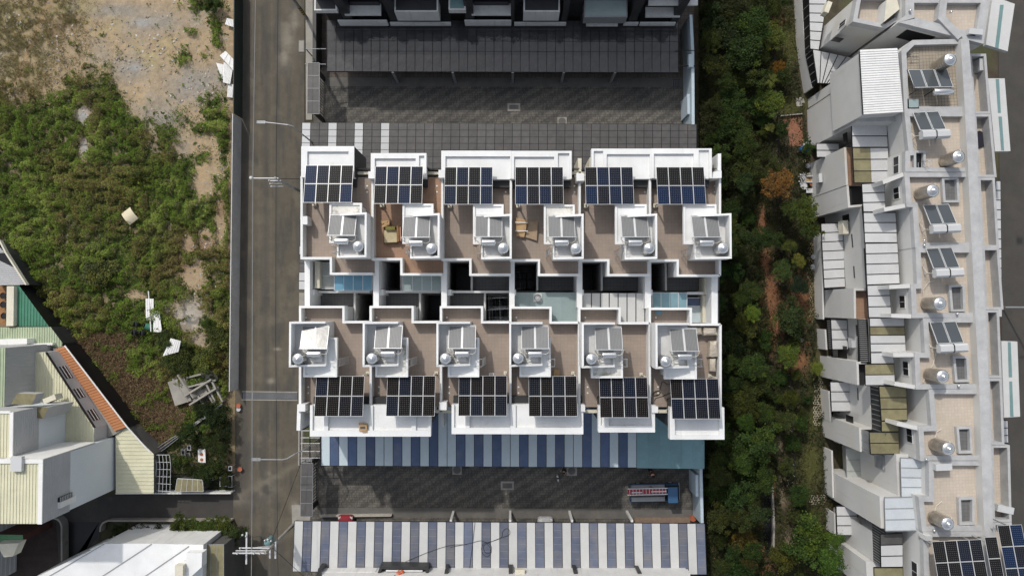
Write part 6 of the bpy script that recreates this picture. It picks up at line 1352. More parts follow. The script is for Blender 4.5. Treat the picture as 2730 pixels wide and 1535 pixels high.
b = MB(); b.prism(wp(Q(IF, 560, 190, 690, 165, 1355, 1030, 1210, 1120, 1000, 1188, 640, 500), 2.7), 2.7, 0, CONC, DARKG); b.build('ledge_roof', wk)
o4 = [P(*p, 2.85) for p in Q(IF, 590, 200, 1225, 1075, 1355, 1028, 690, 170)]; b = MB(); b.corr(o4, 34, .04, ORANR); b.prism([p[:2] for p in o4], 2.84, 2.71, ORANR); b.build('orange_roof', wk)
b = MB(); b.tube([P(*Q(IF, 690, 165)[0], 2.9), P(*Q(IF, 1355, 1030)[0], 2.9), P(*Q(IF, 1605, 1305)[0], 2.5)], .07, WHITER, 6); b.build('edge_pipe', wk)
croof('lean_to_roof', wp(Q(IF, 1232, 1080, 1355, 1035, 1640, 1320, 1640, 1738, 1235, 1743), 2.5), 2.5, 0, YELR, WELLW, 'x', .36)
croof('roof', wp(Q(IK, -40, 930, 540, 925, 665, 1095, 660, 1138, -40, 1138), 2.7), 2.7, 0, GREYGR, DARKW, 'y', .24)
b = MB(); b.prism(wp(Q(IK, -40, 1058, 288, 1050, 288, 1108, -40, 1118), 3.8), 3.8, 2.7, WHITER); b.prism(wp(Q(IK, 290, 1105, 560, 1095, 560, 1118, 290, 1120), 3.2), 3.2, 2.7, WHITER); b.build('sign_boards', wk)
croof('green_roof', wp(Q(IK, 150, 472, 192, 470, 522, 920, 145, 918), 2.5), 2.5, 0, GREENR, DARKG, 'y', .3)
b = MB(); b.prism(wp(Q(IK, 72, 490, 148, 490, 142, 915, 66, 915), 3.0), 3.0, 0, CREAMW); b.build('parapet', wk)
b = MB(); b.prism(wp(Q(IK, -40, 490, 66, 490, 62, 900, -40, 900), 1.6), 1.6, 0, RUST); b.build('yard_floor', wk)
croof('grey_roof', wp(Q(IK, -60, 20, 60, 140, 272, 472, -60, 485), 2.6), 2.6, 0, GREYR, DARKW, 'x', .2)
b = MB(); b.prism(wp(Q(IK, -60, 138, 62, 138, 165, 298, -60, 190), 2.68), 2.68, 2.5, DARKG); b.build('roof_slot', wk)
b = MB(); b.pline(Q(IK, -10, 0, 60, 138, 275, 475), .15, 2.8, 2.4, CREAMW); b.build('edge_trim', wk)
b = MB(); b.prism(wp(Q(IF, 115, 785, 185, 672, 395, 678, 335, 795), 9.6), 9.6, 8.6, PANO, GREYR); b.prism(wp(Q(IF, 330, 920, 400, 820, 520, 820, 455, 945), 8.9), 8.9, 5.4, PANO, GREYR); b.build('small_skylight', wk)
ac('pair unit air conditioner wedged between the corrugated roofs', 140, 1062, 5.45, .4, 1.4, CREAMW)
t = lthing('loose_sheet', 'loose ribbed white sheet beside the upper end of the orange roof strip', 'roof sheet', (148, 955)); b = MB(); b.corr([P(*p, 2.9) for p in Q(IF, 525, 280, 620, 235, 665, 300, 590, 350)], 6, .03, WHITER); b.build('sheet', t)
for k, (x, y) in enumerate(((6, 788), (6, 812), (8, 842))):
    c = P(x, y, 2.1); b = MB(); b.lathe((c[0], c[1], 1.62), [(.2, 0), (.3, .35), (.32, .38), (.28, .38), (.26, .33)], BLACKM, 12); tag(b.build('black_pot'), f"black plant pot on the brown yard floor, {['upper', 'middle', 'lower'][k]} of three", 'pot', 'black pots at the left edge')
# old wall and near-black ground strip along the slanted side
b = MB(); b.line([P(x, y, 1.0)[:2] for x, y in [(10, 690), (60, 745), (112, 850), (160, 905), (190, 920), (260, 1010), (335, 1098), (412, 1205)]], .28, 1.0, 0, mk('old_stone_wall', (.17, .135, .105), .9, var=.3, vsc=2, stain=(1.5, .5, .7, (.09, .07, .05))))
t = tag(b.build('stone_wall'), 'old brown stone wall between the works building and the lot', 'wall')
sheet('dark_gap_strip', [(60, 730), (205, 905), (415, 1208), (400, 1212), (340, 1140), (300, 1090), (150, 880)], .02, DARKG)
# pipe fence of the plot
t = lthing('pipe_fence', 'bent grey pipe fence climbing from the works corner to the road', 'fence', (500, 1140))
for k, off in enumerate((0, 5, 10)):
    b = MB(); b.tube([P(407+off*.6, 1203+off, .4), P(430+off, 1185+off, 1.5), P(500, 1140+off*.8, 1.8), P(560, 1100+off*.4, 1.6), P(592, 1075+off*.3, .8)], .035, GREYM, 5); b.build('pipe', t)
b = MB(); b.line([P(*p, .5)[:2] for p in [(412, 1210), (500, 1145), (592, 1082)]], .12, .5, 0, DARKW); b.build('base', t)
sheet('plot_soil', [(410, 1210), (592, 1082), (622, 1078), (620, 1314), (410, 1314)], .015, mk('plot_soil', (.03, .028, .024), .95, var=.4, vsc=1.2, stain=(.8, .6, .8, (.09, .08, .065))))
t = lthing('trellis', 'white wire grid trellis beside the corrugated lean-to roof', 'trellis', (436, 1260)); b = MB(); z = 2.0
for k in range(5): b.tube([P(414+k*9.5, 1210+k, z), P(417+k*9.5, 1240, z+.15), P(413+k*10, 1312, z)], .025, ALU, 4)
for k in range(6): b.tube([P(412, 1212+k*19, z), P(452+k*1.2, 1212+k*19.5, z)], .025, ALU, 4)
b.build('wire_grid', t)
t = lthing('glass_shed', 'small shed with a dull glass roof at the lower edge of the plot', 'shed', (505, 1290)); sheet_roof(t, Q(IG, 1890, 410, 2160, 425, 2168, 545, 1868, 545), 5, PANO, 1.8, .03, ALU)
b = MB(); b.prism(wp(Q(IG, 1900, 420, 2150, 430, 2155, 540, 1880, 540), 1.7), 1.7, 0, WELLW); b.build('wall', t)
t = lthing('white_board', 'long white board with two rust-red discs in the garden plot', 'board', (538, 1215)); b = MB(); b.prism(wp(Q(IG, 2110, 92, 2188, 92, 2192, 238, 2112, 238), .9), .9, .8, WHITER); b.build('board', t)
for y in (150, 205): c = P(*Q(IG, 2150, y)[0], .92); b = MB(); b.lathe((c[0], c[1], .9), [(.15, 0), (.15, .05), (.05, .06)], TERRA, 12); b.build('rust_disc', t)
b = MB()
for x in (-.2, .2): c = P(*Q(IG, 2150, 165)[0], .8); b.box(c[0]+x-.03, c[1]-.03, 0, c[0]+x+.03, c[1]+.03, .8, GREYM)
b.build('leg', t)
for k, (x, y, w, h, lab) in enumerate([(2018, 80, 40, 50, 'by the upper white boxes'), (1955, 130, 40, 50, 'beside the white crate'), (2340, 130, 44, 50, 'in the upper right shrubs'), (2330, 190, 40, 50, 'below the upper right one'), (2035, 290, 34, 56, 'above the glass shed'), (2305, 300, 60, 46, 'over the lower right shrubs'), (2455, 300, 40, 46, 'beside the road edge'), (2255, 405, 36, 40, 'near the shed corner'), (2380, 440, 70, 100, 'double frame by the lower wall'), (2455, 440, 44, 120, 'tall frame at the lower right corner')]):
    t = lthing('window_frame', f'old white window frame standing in the plot, {lab}', 'window frame', Q(IG, x, y)[0], 'old window frames in the garden plot'); b = MB(); q = wp(Q(IG, x-w/2, y-h/2, x+w/2, y-h/2, x+w/2, y+h/2, x-w/2, y+h/2), .9); ring(b, q, .04, .95, .86, GREYM if k % 2 else ALU); b.build('frame', t)
    b = MB(); b.prism(inset(q, .05)[1], .90, .88, DARKG); b.build('glass', t); b = MB(); [b.box(p[0]-.02, p[1]-.02, 0, p[0]+.02, p[1]+.02, .86, GREYM) for p in q]; b.build('stand', t)
for k, (x, y, lab) in enumerate([(1955, 115, 'white crate with papers in the garden plot'), (2000, 160, 'square white tub beside the crate')]):
    c = P(*Q(IG, x, y)[0], .4); b = MB(); b.box(c[0]-.22, c[1]-.2, .02, c[0]+.22, c[1]+.2, .45, WHITER); b.box(c[0]-.17, c[1]-.15, .45, c[0]+.17, c[1]+.15, .455, CONCD); tag(b.build('crate'), lab, 'crate')
for (px, py, r_, h, c, lab) in [(600, 1150, 16, 1.7, (.04, .06, .025), 'dark shrub on the road edge near the top of the plot'), (590, 1200, 18, 1.8, (.045, .07, .025), 'dark shrub on the road edge at the middle of the plot'), (440, 1225, 14, 1.5, (.05, .07, .025), 'small shrub beside the white wire trellis'), (520, 1170, 20, 1.7, (.04, .065, .02), 'dark leafy shrub above the white board'),
      (600, 1280, 14, 1.5, (.05, .07, .025), 'small shrub at the lower road corner of the plot'), (505, 1250, 16, 1.5, (.05, .07, .02), 'low dark shrub between crates and board'), (545, 1090, 22, 1.8, (.035, .055, .02), 'dark shrub under the top of the bent pipe fence'), (470, 1180, 16, 1.6, (.04, .06, .02), 'dark shrub tangled in the lower pipe fence'), (585, 1110, 22, 1.9, (.04, .06, .02), 'dark shrub by the road under the concrete channels')]:
    plant(px, py, r_, h, c, lab, 'shrub', 'garden_shrub', group='shrubs of the walled garden plot')
xs_, ys_, d_ = scatter(26000, (410, 1085, 620, 1312), lambda x, y: ((y > np.interp(x, [410, 592, 622], [1212, 1085, 1080]))*(.2+.8*(vnoise(x, y, 18, 401) > .5))).astype(float), rg); X_, Y_ = unproj(xs_, ys_)
leaf_object('ground_vines', np.stack([X_, Y_, .03+.5*rg.random(len(xs_))*vnoise(xs_, ys_, 16, 403)], 1), rg.uniform(.07, .17, len(xs_)), np.array([.045, .065, .022])*rg.uniform(.6, 1.5, (len(xs_), 1)), LEAF, 'dark creeping vines over the walled garden plot', 'vines', rng=rg)
# walls and kerbs of the side street
def kwall(label, pts, z=.9, th=.16, m=CONC): b = MB(); b.line([P(x, y, z)[:2] for x, y in pts], th, z, 0, m); return tag(b.build('low_wall'), label, 'wall', 'low walls along the side street')
kwall('pale low wall along the upper side of the side street', [(308, 1315), (615, 1314)], 1.1, .14, WHITE2); kwall('curved pale low wall at the left end of the side street', Q(IG, -60, 818, 560, 828, 610, 842, 640, 872, 655, 920, 657, 1290), 1.0)
kwall('pale low wall in front of the hedge', Q(IG, 1065, 975, 1072, 920, 1095, 880, 1150, 858, 1830, 860, 2460, 862), .8)
sheet('dark_yard', [(-60, 1390), (150, 1390), (165, 1600), (-60, 1600)], .03, mk('dark_brick_yard', (.05, .035, .03), .9, var=.3, vsc=1, tile=(.25, .12, .012, (.02, .02, .02), 0, .5)))
sheet('dark_drive', [(166, 1390), (265, 1390), (262, 1430), (150, 1560), (166, 1600)], .032, DARKG)
t = lthing('annex_building', 'small grey ribbed annex with a green roof strip at the bottom left corner', 'building', (20, 1480))
croof('green_roof', wp(Q(IG, -60, 1003, 245, 1008, 245, 1075, -60, 1070), 4.2), 4.2, 0, mk('pale_green_sheet', (.13, .30, .15), .5), REDBR, 'x', .3, t)
b = MB(); b.box(-62, -26.5, 0, -49.6, -20.9, 7.4, GREYR); b.corr([(-49.58, -26.5, 7.3), (-49.58, -26.5, .2), (-49.58, -20.9, .2), (-49.58, -20.9, 7.3)], 12, .03, GREYR); b.build('wall', t)
b = MB(); b.prism(wp(Q(IG, -40, 1105, 200, 1095, 140, 1235, 40, 1245), 7.0), 7.0, 6.0, CREAMW); b.build('ledge', t)
# white seamed building
t = lthing('white_hall', 'white building with a seamed plain roof at the bottom edge', 'building', (300, 1500))
wr = wp(Q(IG, 1112, 1102, 1620, 1100, 2168, 1112, 2158, 1520, 260, 1520), 6.0); b = MB(); b.prism(wr, 6.0, 0, WHITE, WHITE2); b.build('roof', t)
b = MB()
for q in ((1615, 1105, 980, 1520), (2012, 1130, 1440, 1520), (1115, 1102, 400, 1520)): b.line([P(x, y, 6.06)[:2] for x, y in Q(IG, *q)], .06, 6.06, 5.99, GREYM)
b.build('seam', t)
for k in range(8):
    x = 1060-k*92; y = 1115+k*60; b = MB(); b.prism(wp(Q(IG, x, y, x+70, y-12, x-30, y+48, x-110, y+50), 5.7), 5.7, 5.0, WHITE if k % 2 == 0 else RUST); b.build('eave_board', t)
b = MB(); b.prism(wp(Q(IG, 1870, 1330, 1985, 1270, 1985, 1200, 2155, 1200, 2150, 1350, 2050, 1440, 1950, 1520, 1860, 1520), 7.0), 7.0, 6.0, WHITE); b.prism(wp(Q(IG, 1865, 1335, 1950, 1335, 1950, 1448, 1865, 1448), 7.6), 7.6, 6.9, CREAMW); b.build('roof_box', t)
sheet_roof(t, Q(IG, 2172, 1115, 2385, 1112, 2385, 1520, 2175, 1520), 3, PANO, 5.2, .04, GREYM); b = MB(); b.box(P(*Q(IG, 2175, 1120)[0], 5)[0], -28, 0, P(*Q(IG, 2380, 1120)[0], 5)[0], P(*Q(IG, 2180, 1125)[0], 5)[1], 5.0, WELLW); b.build('sun_room_wall', t)
for k in range(4): c = P(604+k*9, 1460, .1); b = MB(); b.prism(wp(R4(602+k*9, 1440, 609+k*9, 1480), .12), .12, .02, PLANKM); tag(b.build('deck_plank'), f"weathered pink plank beside the fan-leaved plant, {['leftmost', 'second from the left', 'third from the left', 'rightmost'][k]} of four", 'plank', 'weathered planks at the bottom road corner')
# ------------------------------------------------------------------ things on the lot
def uchan(label, x, y, ang, L_, w=1.1, h=.75, roll=0, z=.1):
    c = P(x, y, z+h/2); t = thing('concrete_channel', label, 'concrete channel', (c[0], c[1], z), 'concrete channels dumped on the lot'); t.rotation_euler = (roll, 0, ang)
    b = MB(); th = .17; b.box(-L_/2, -w/2, 0, L_/2, w/2, th, CONC); b.box(-L_/2, -w/2, th, L_/2, -w/2+th, h, CONC); b.box(-L_/2, w/2-th, th, L_/2, w/2, h, CONC); o = b.build('channel_body'); o.parent = t; return t
uchan('concrete channel lying face down, leftmost of the dumped pile', *Q(IF, 1900, 655)[0], rad(-72), 2.5, 1.7, .55, rad(180), .7); uchan('concrete channel standing on edge beside the face-down one', *Q(IF, 1990, 600)[0], rad(-55), 2.8, .95, .8, rad(20))
uchan('concrete channel at the top of the dumped pile', *Q(IF, 2160, 515)[0], rad(14), 2.8, 1.1, .8); uchan('long concrete channel across the middle of the dumped pile', *Q(IF, 2160, 665)[0], rad(32), 3.1, 1.2, .85, rad(-8), .25)
uchan('concrete channel on the road side of the dumped pile', *Q(IF, 2300, 660)[0], rad(-62), 2.4, .8, .8); uchan('concrete channel at the bottom of the dumped pile', *Q(IF, 2230, 770)[0], rad(-58), 2.2, 1.1, .7)
def sheetthing(label, q, z, n, m=WHITER, name='roof_sheet', cat='roof sheet', group=None, zs=None):
    zs = zs or [z]*4; p = [P(x, y, zz) for (x, y), zz in zip(q, zs)]; t = thing(name, label, cat, (p[0][0], p[0][1], 0), group); b = MB(); b.corr(p, n, .03, m); b.corr([(a, c, d-.02) for a, c, d in p], n, -.01, m); b.build('sheet', t); return t
g_ = 'white corrugated sheets dumped against the hoarding'
sheetthing('small white corrugated sheet at the top of the hoarding', Q((0, 0), 2420, 195, 2500, 215, 2498, 295, 2400, 262), .5, 6, group=g_); sheetthing('smooth-looking white sheet slanting down to the hoarding', Q((0, 0), 2405, 545, 2495, 640, 2495, 760, 2343, 595), .9, 3, group=g_)
sheetthing('long upright white ribbed sheet under the slanting one', Q((0, 0), 2385, 665, 2490, 700, 2455, 900, 2378, 880), .6, 7, group=g_); sheetthing('narrow ribbed sheet at the left of the sheet pile', Q((0, 0), 2305, 672, 2385, 690, 2385, 850, 2365, 840), .35, 5, group=g_); sheetthing('lowest narrow ribbed sheet of the sheet pile', Q((0, 0), 2430, 900, 2490, 900, 2480, 1045, 2422, 1035), .4, 5, group=g_)
sheetthing('torn white sheet lying by the green pipes', Q(IK, 1552, 622, 1640, 625, 1640, 860, 1555, 850), .7, 4); sheetthing('white board leaning between pipes and cracked slab', Q(IK, 1640, 755, 1700, 760, 1730, 985, 1632, 975), .8, 3); sheetthing('broken white ribbed sheet on the green bushes', Q(IK, 1820, 1045, 1930, 1075, 1905, 1190, 1735, 1235), 1.5, 6, zs=[1.6, 1.7, 1.5, 1.6])
b = MB(); b.tube([P(*Q(IK, 1583, 545)[0], .6), P(*Q(IK, 1610, 975)[0], 1.0)], .06, WHITER, 6); tag(b.build('white_pole'), 'long white pole lying over the torn white sheet', 'pole')
for k, (x, y, lab) in enumerate([(1435, 895, 'upper left of the four'), (1545, 915, 'longest, upper right of the four'), (1415, 985, 'lower left of the four'), (1500, 990, 'lower middle of the four')]):
    a, c = P(*Q(IK, x, y)[0], .8), P(*Q(IK, x+(75 if k == 1 else 30), y+(20 if k == 1 else -5))[0], .5); b = MB(); b.tube([a, c], .32 if k == 1 else .27, GREENR if k == 1 else DARKW, 14); b.tube([(a[0]-.03, a[1], a[2]), (a[0]-.01, a[1], a[2])], .24, DARKG, 14); tag(b.build('drain_pipe', smooth=False), f'dark ribbed drain pipe end in the weeds, {lab}', 'drain pipe', 'drain pipes lying in the weeds')
# curved cream shell
c = P(343, 575, 1.0); t = thing('curved_panel', 'curved cream panel lying alone in the green weeds', 'panel', (c[0], c[1], .55)); t.rotation_euler = (0, 0, rad(-52)); b = MB(); n = 10
for i in range(n):
    a0, a1 = rad(-38)+rad(76)*i/n, rad(-38)+rad(76)*(i+1)/n; r = 1.15
    p = [(r*math.sin(a0), -.55, r*math.cos(a0)-.7), (r*math.sin(a1), -.55, r*math.cos(a1)-.7), (r*math.sin(a1), .55, r*math.cos(a1)-.7), (r*math.sin(a0), .55, r*math.cos(a0)-.7)]
    b.face(p, mk('cream_shell', (.56, .50, .36), .5, var=.1) if i == 0 else MATS['cream_shell']); b.face([(q[0], q[1], q[2]-.04) for q in p], MATS['cream_shell'])
o = b.build('shell', smooth=True); o.parent = t
# ------------------------------------------------------------------ things on the terraces
def bundle(label, pxs, z, h, m, name, cat, lump=.06, base=None):
    w = [Vector(p) for p in wp(pxs, z+h)]; c = sum(w, Vector((0, 0)))/len(w); t = thing(name, label, cat, (c.x, c.y, z)); b = MB(); r = random.Random(len(label))
    n = len(w); rings_ = []
    for s, zz in ((1.0, 0), (1.03, h*.5), (.96, h*.9), (.55, h*1.02)):
        rr_ = []
        for i in range(n):
            for f in (0, .33, .66):
                p = w[i].lerp(w[(i+1) % n], f); p = c+(p-c)*(s+r.uniform(-lump, lump)); rr_.append((p.x, p.y, z+zz+r.uniform(-lump, lump)*.5*(zz > 0)))
        rings_.append(rr_)
    k = len(rings_[0])
    for a, d in zip(rings_[:-1], rings_[1:]):
        for i in range(k): b.face([a[i], a[(i+1) % k], d[(i+1) % k], d[i]], m)
    b.face(rings_[-1], m); b.build('body', t); return t
bundle('silver wrapped bundle along the top parapet of the rightmost lower terrace, left one', Q(D4, 1965, 930, 2045, 925, 2050, 1005, 1975, 1010), ZT, .8, BAGM, 'wrapped_bundle', 'bundle'); bundle('larger silver wrapped bundle in the top right corner of the rightmost lower terrace', Q(D4, 2060, 925, 2205, 935, 2212, 1010, 2070, 1020), ZT, .9, BAGM, 'wrapped_bundle', 'bundle')
bundle('upright brownish wrapped bundle on the right side of the rightmost lower terrace', Q(D4, 2135, 1080, 2205, 1075, 2222, 1245, 2125, 1248), ZT, .9, BAGM, 'wrapped_bundle', 'bundle'); bundle('narrow wrapped bundle just above the rightmost lower solar array', Q(D4, 2130, 1262, 2198, 1265, 2195, 1405, 2135, 1400), ZT, .7, BAGM, 'wrapped_bundle', 'bundle')
# armchair and mat on the orange terrace
c = P(1044, 620, ZT+.4); t = thing('broken_armchair', 'broken cream armchair frame on the orange-toned terrace', 'armchair', (c[0], c[1], ZT), None, .03)
for nm, bxs, m in (('seat', [(-.62, -.85, .25, .45, .2, .5)], CARDY), ('backrest', [(-.45, .2, .2, .35, .5, .75)], OLIVE), ('armrest', [(.50, -.8, .1, .66, .55, .7)], RUST), ('side_board', [(.72, -.75, 0, .82, .45, .6)], PLANKM), ('frame', [(-.72, -.95, 0, -.66, .5, .3), (-.72, -.95, .25, .5, -.9, .3), (.4, -.95, 0, .46, -.89, .3)], RUST)):
    b = MB(); [b.box(*q, m) for q in bxs]; o = b.build(nm); o.parent = t
t2 = bundle('crumpled brown foam pad left of the broken armchair', Q(A4, 945, 840, 1030, 830, 1030, 880, 955, 905), ZT, .4, CARDB, 'foam_pad', 'foam pad', .12)
# cardboard
def flap(t, name, q, z0, z1, m=CARDB):
    p = [P(x, y, z) for (x, y), z in zip(q, (z0, z1, z1*.6+z0*.4, z0))]; b = MB(); b.face(p, m); b.face([(a, c_, d-.02) for a, c_, d in p], m); b.build(name, t)
c = P(1385, 605, ZT); t = thing('cardboard_sheet', 'orange-brown flattened cardboard with white bands against the party wall', 'cardboard', (c[0], c[1], ZT)); flap(t, 'sheet', Q(B4, 62, 800, 190, 830, 150, 1010, 60, 1000), ZT+.25, ZT+.45)
for y in (845, 935): b = MB(); b.prism(wp(Q(B4, 55, y, 190, y+5, 190, y+14, 55, y+10), ZT+.5), ZT+.5, ZT+.47, WHITE); b.build('white_band', t)
c = P(1420, 620, ZT); t = thing('cardboard_sheet', 'duller grey-brown cardboard sheet right of the orange-brown one', 'cardboard', (c[0], c[1], ZT)); flap(t, 'sheet', Q(B4, 200, 835, 296, 838, 285, 1045, 165, 1010), ZT+.2, ZT+.35, mk('dull_cardboard', (.34, .25, .17), .85, var=.15, vsc=2))
c = P(969, 1138, 11.5); t = thing('cardboard_box', 'open cardboard box on the white front roof of the lower row', 'box', (c[0], c[1], 11.39), None, .05); b = MB(); b.box(-.33, -.28, 0, .33, .28, .35, CARDB); b.box(-.22, -.1, .345, .2, .1, .36, WELLW); o = b.build('carton'); o.parent = t; b = MB(); b.box(-.33, .28, .3, .1, .42, .33, CARDB); b.box(-.1, -.4, .3, .33, -.28, .33, CARDB); o = b.build('flap'); o.parent = t
c = P(1484, 996, ZT+.4); t = thing('wooden_box', 'small wooden box with a white front near the fourth lower solar array', 'box', (c[0], c[1], ZT)); b = MB(); b.box(-.25, -.2, 0, .25, .35, .5, CARDB); o = b.build('crate'); o.parent = t; b = MB(); b.box(-.15, -.45, 0, .15, -.2, .45, WHITE); o = b.build('front_panel'); o.parent = t; b = MB(); b.box(-.06, -.4, .45, .06, -.28, .46, DARKG); o = b.build('hole'); o.parent = t
c = P(1311, 999, ZT); t = thing('white_grate', 'small white grate standing on the third lower terrace', 'grate', (c[0], c[1], ZT)); b = MB(); b.box(-.22, -.2, .3, .22, .2, .34, WHITE); o = b.build('plate'); o.parent = t; b = MB(); [b.box(-.14+i*.1, -.14, .34, -.08+i*.1, .14, .35, GREYM) for i in range(3)]; o = b.build('slot'); o.parent = t
c = P(1752, 831, ZT); b = MB(); b.prism(wp(Q(D4, 1550, 755, 1620, 755, 1620, 792, 1545, 785), ZT+.05), ZT+.05, ZT+.01, AQUA); tag(b.build('blue_plastic'), 'pale aqua plastic sheet on the small rear terrace at the right', 'plastic sheet')
b = MB(); b.prism(wp(Q(A4, 1925, 1085, 2010, 1095, 2010, 1105, 1925, 1097), ZT+.1), ZT+.1, ZT, RUST); tag(b.build('timber_plank'), 'timber plank lying at the foot of the third upper stair tower', 'plank')
def cord(label, pts, z, r=.022, m=BLACKM, org=F4, cat='cord'):
    q = Q(org, *pts); P3 = [Vector(P(x, y, z)) for x, y in q]; out = []
    for i in range(len(P3)-1):
        p0, p1, p2, p3 = P3[max(i-1, 0)], P3[i], P3[i+1], P3[min(i+2, len(P3)-1)]
        for s in range(5): t_ = s/5; out.append(.5*((2*p1)+(-p0+p2)*t_+(2*p0-5*p1+4*p2-p3)*t_*t_+(-p0+3*p1-3*p2+p3)*t_**3))
    out.append(P3[-1]); b = MB(); b.tube(out, r, m, 4); return tag(b.build('cord'), label, cat)
cord('looped black hose on the rightmost lower terrace', (1715, 565, 1680, 580, 1630, 545, 1605, 600, 1590, 645, 1530, 670, 1515, 690, 1560, 700, 1605, 665, 1560, 645, 1530, 680, 1590, 690), ZT+.04)
cord('straight black hose below the looped one on the rightmost lower terrace', (1715, 665, 1620, 705, 1555, 725, 1540, 755), ZT+.04)
cord('tangled dark wire lying on the striped bottom canopy', (0, 1140, 200, 1100, 330, 1070, 400, 1110, 440, 1180, 400, 1240, 350, 1210, 335, 1140, 380, 1085, 440, 1130, 420, 1200, 370, 1190, 360, 1120, 440, 1080, 540, 1040, 625, 1010, 635, 965, 600, 940, 560, 975, 540, 1040, 400, 1090), 3.26, .018, DKCL, (1200, 1173), 'wire')
cord('long dark wire across the left of the striped bottom canopy', (1870, 1318, 2050, 1240, 2200, 1180, 2400, 1120, 2576, 1110), 3.26, .018, DKCL, (600, 1173), 'wire'); cord('straight dark wire running down the striped bottom canopy', (265, 870, 240, 1100, 215, 1300, 200, 1448), 3.27, .018, DKCL, (1200, 1173), 'wire')
# ------------------------------------------------------------------ covers and drains
def cover(label, px, z, round_=False, name='drain_cover'):
    w = wp(px, 0); c = sum((Vector(p) for p in w), Vector((0, 0)))/4; t = thing(name, label, 'drain cover', (c.x, c.y, .03), 'covers in the alley paving'); X = [p[0] for p in w]; Y = [p[1] for p in w]
    b = MB(); ring(b, w, .18 if not round_ else .12, .065, .03, CONC) if not round_ else b.prism(w, .06, .03, CONC); b.build('frame', t); b = MB()
    if round_: b.lathe((c.x, c.y, .055), [(.38, 0), (.38, .015), (.0, .016)], CONCD, 20)
    else: b.prism(inset(w, .18)[1], .05, .03, CONCD)
    b.build('lid', t)
cover('rectangular framed cover in the upper alley', R4(1353, 276, 1387, 297), 0); cover('rectangular framed cover in the lower alley', R4(1335, 1282, 1370, 1305), 0); cover('round cover in the upper alley', R4(1486, 313, 1511, 336), 0, True)
cover('round cover in a square slab on the left of the lower alley', R4(1206, 1239, 1231, 1264), 0, True); cover('round cover in a square slab on the right of the lower alley', R4(1510, 1241, 1538, 1267), 0, True)
for i, (x, y) in enumerate([(1053, 219), (1211, 221), (1367, 221), (1505, 222), (1639, 222), (1802, 223)]):
    w = .3 if i < 5 else .45; c = P(x, y, 0); b = MB(); b.box(c[0]-w, c[1]-w*.9, .045, c[0]+w, c[1]+w*.9, .062, DARKW)
    for k in range(5): xx = c[0]-w+.06+k*(2*w-.12)/4; b.box(xx-.02, c[1]-w*.8, .062, xx+.02, c[1]+w*.8, .07, GREYM)
    tag(b.build('drain_grate'), f"square drain grate in the upper alley's concrete strip, {ORD6[i]} of six", 'drain grate', 'drain grates of the upper alley')
t = thing('trench_drain', 'steel trench drain across the road beside the lower houses', 'drain', P(718, 1053, 0)); b = MB()
for y0 in (1042, 1064): b.prism(wp([(645, y0), (793, y0+1.5), (793, y0+4), (645, y0+2.5)], 0.05), .055, .03, CONC)
b.build('kerb', t); b = MB()
b.prism(wp(R4(646, 1046, 793, 1064), .045), .045, .03, DARKG)
for k in range(52): x = 648+k*2.8; b.prism(wp(R4(x, 1046, x+1.1, 1064), .055), .055, .04, GREYM)
b.build('grating', t)
c = P(803, 124, 0); b = MB(); b.prism(wp(R4(795, 107, 812, 140), .05), .05, .03, CONCD); b.prism(wp(R4(797, 109, 810, 138), .056), .056, .045, CONC); tag(b.build('manhole_cover'), 'rectangular manhole cover at the road edge by the dark building', 'manhole cover')
# ------------------------------------------------------------------ poles, lamps and wires
def lamp(label, pts, foot, head=(.55, .16), hx=-1):
    t = thing('street_lamp', label, 'street lamp', (foot[0], foot[1], 0), 'street lamps reaching over the road'); P3 = [P(*p) for p in pts]
    b = MB(); b.tube([(foot[0], foot[1], 0), P3[0]], .09, GALV, 8, .06); b.build('pole', t); b = MB(); b.tube(P3, .05, GALV, 6); b.build('arm', t)
    e = P3[-1]; b = MB(); b.box(e[0]-.75, e[1]-.13, e[2]-.1, e[0]+.05, e[1]+.13, e[2]+.04, GREYM); b.box(e[0]-.65, e[1]-.1, e[2]-.14, e[0]-.1, e[1]+.1, e[2]-.1, SHEETW); b.build('lamp_head', t)
f = P(803, 356, 6.6); lamp('street lamp above the top left corner of the block', [(803, 356, 6.6), (782, 337, 7.3), (768, 333, 7.5), (706, 326, 7.7)], f)
f = P(805, 1201, 6.4); lamp('street lamp beside the black steel rack', [(805, 1201, 6.4), (785, 1210, 7), (765, 1222, 7.3), (752, 1224.5, 7.4), (693, 1224, 7.5)], f)
t = thing('utility_pole', 'concrete utility pole with teal transformer at the lower road corner', 'utility pole', P(792, 1388, 0)); b0 = Vector(P(792, 1388, 0)); tp = Vector((b0.x, b0.y, 9.0)); b = MB(); b.tube([b0, tp], .17, CONC, 10, .11); b.build('pole', t)
x0, y0 = b0.x, b0.y
b = MB(); b.lathe((x0-.42, y0+.3, 6.2), [(.30, 0), (.33, .05), (.33, 1.0), (.30, 1.06), (0, 1.08)], TEALP, 20); b.build('transformer', t, smooth=True)
for nm, q in (('crossarm', [(x0-2.6, y0+.1, 8.1, x0+.1, y0+.2, 8.2)]), ('crossarm', [(x0-2.9, y0-.12, 8.75, x0+.1, y0-.02, 8.86)]), ('crossarm', [(x0-2.7, y0+.05, 8.6, x0, y0+.12, 8.68)]), ('crossarm', [(x0-2.05, y0-1.3, 8.0, x0-1.92, y0+1.5, 8.1)]), ('crossarm', [(x0-.35, y0-1.2, 6.9, x0-.22, y0+.1, 7.0)]), ('crossarm', [(x0+.15, y0-1.2, 6.9, x0+.28, y0+.3, 7.0)])):
    b = MB(); [b.box(*r, ALU) for r in q]; b.build(nm, t)
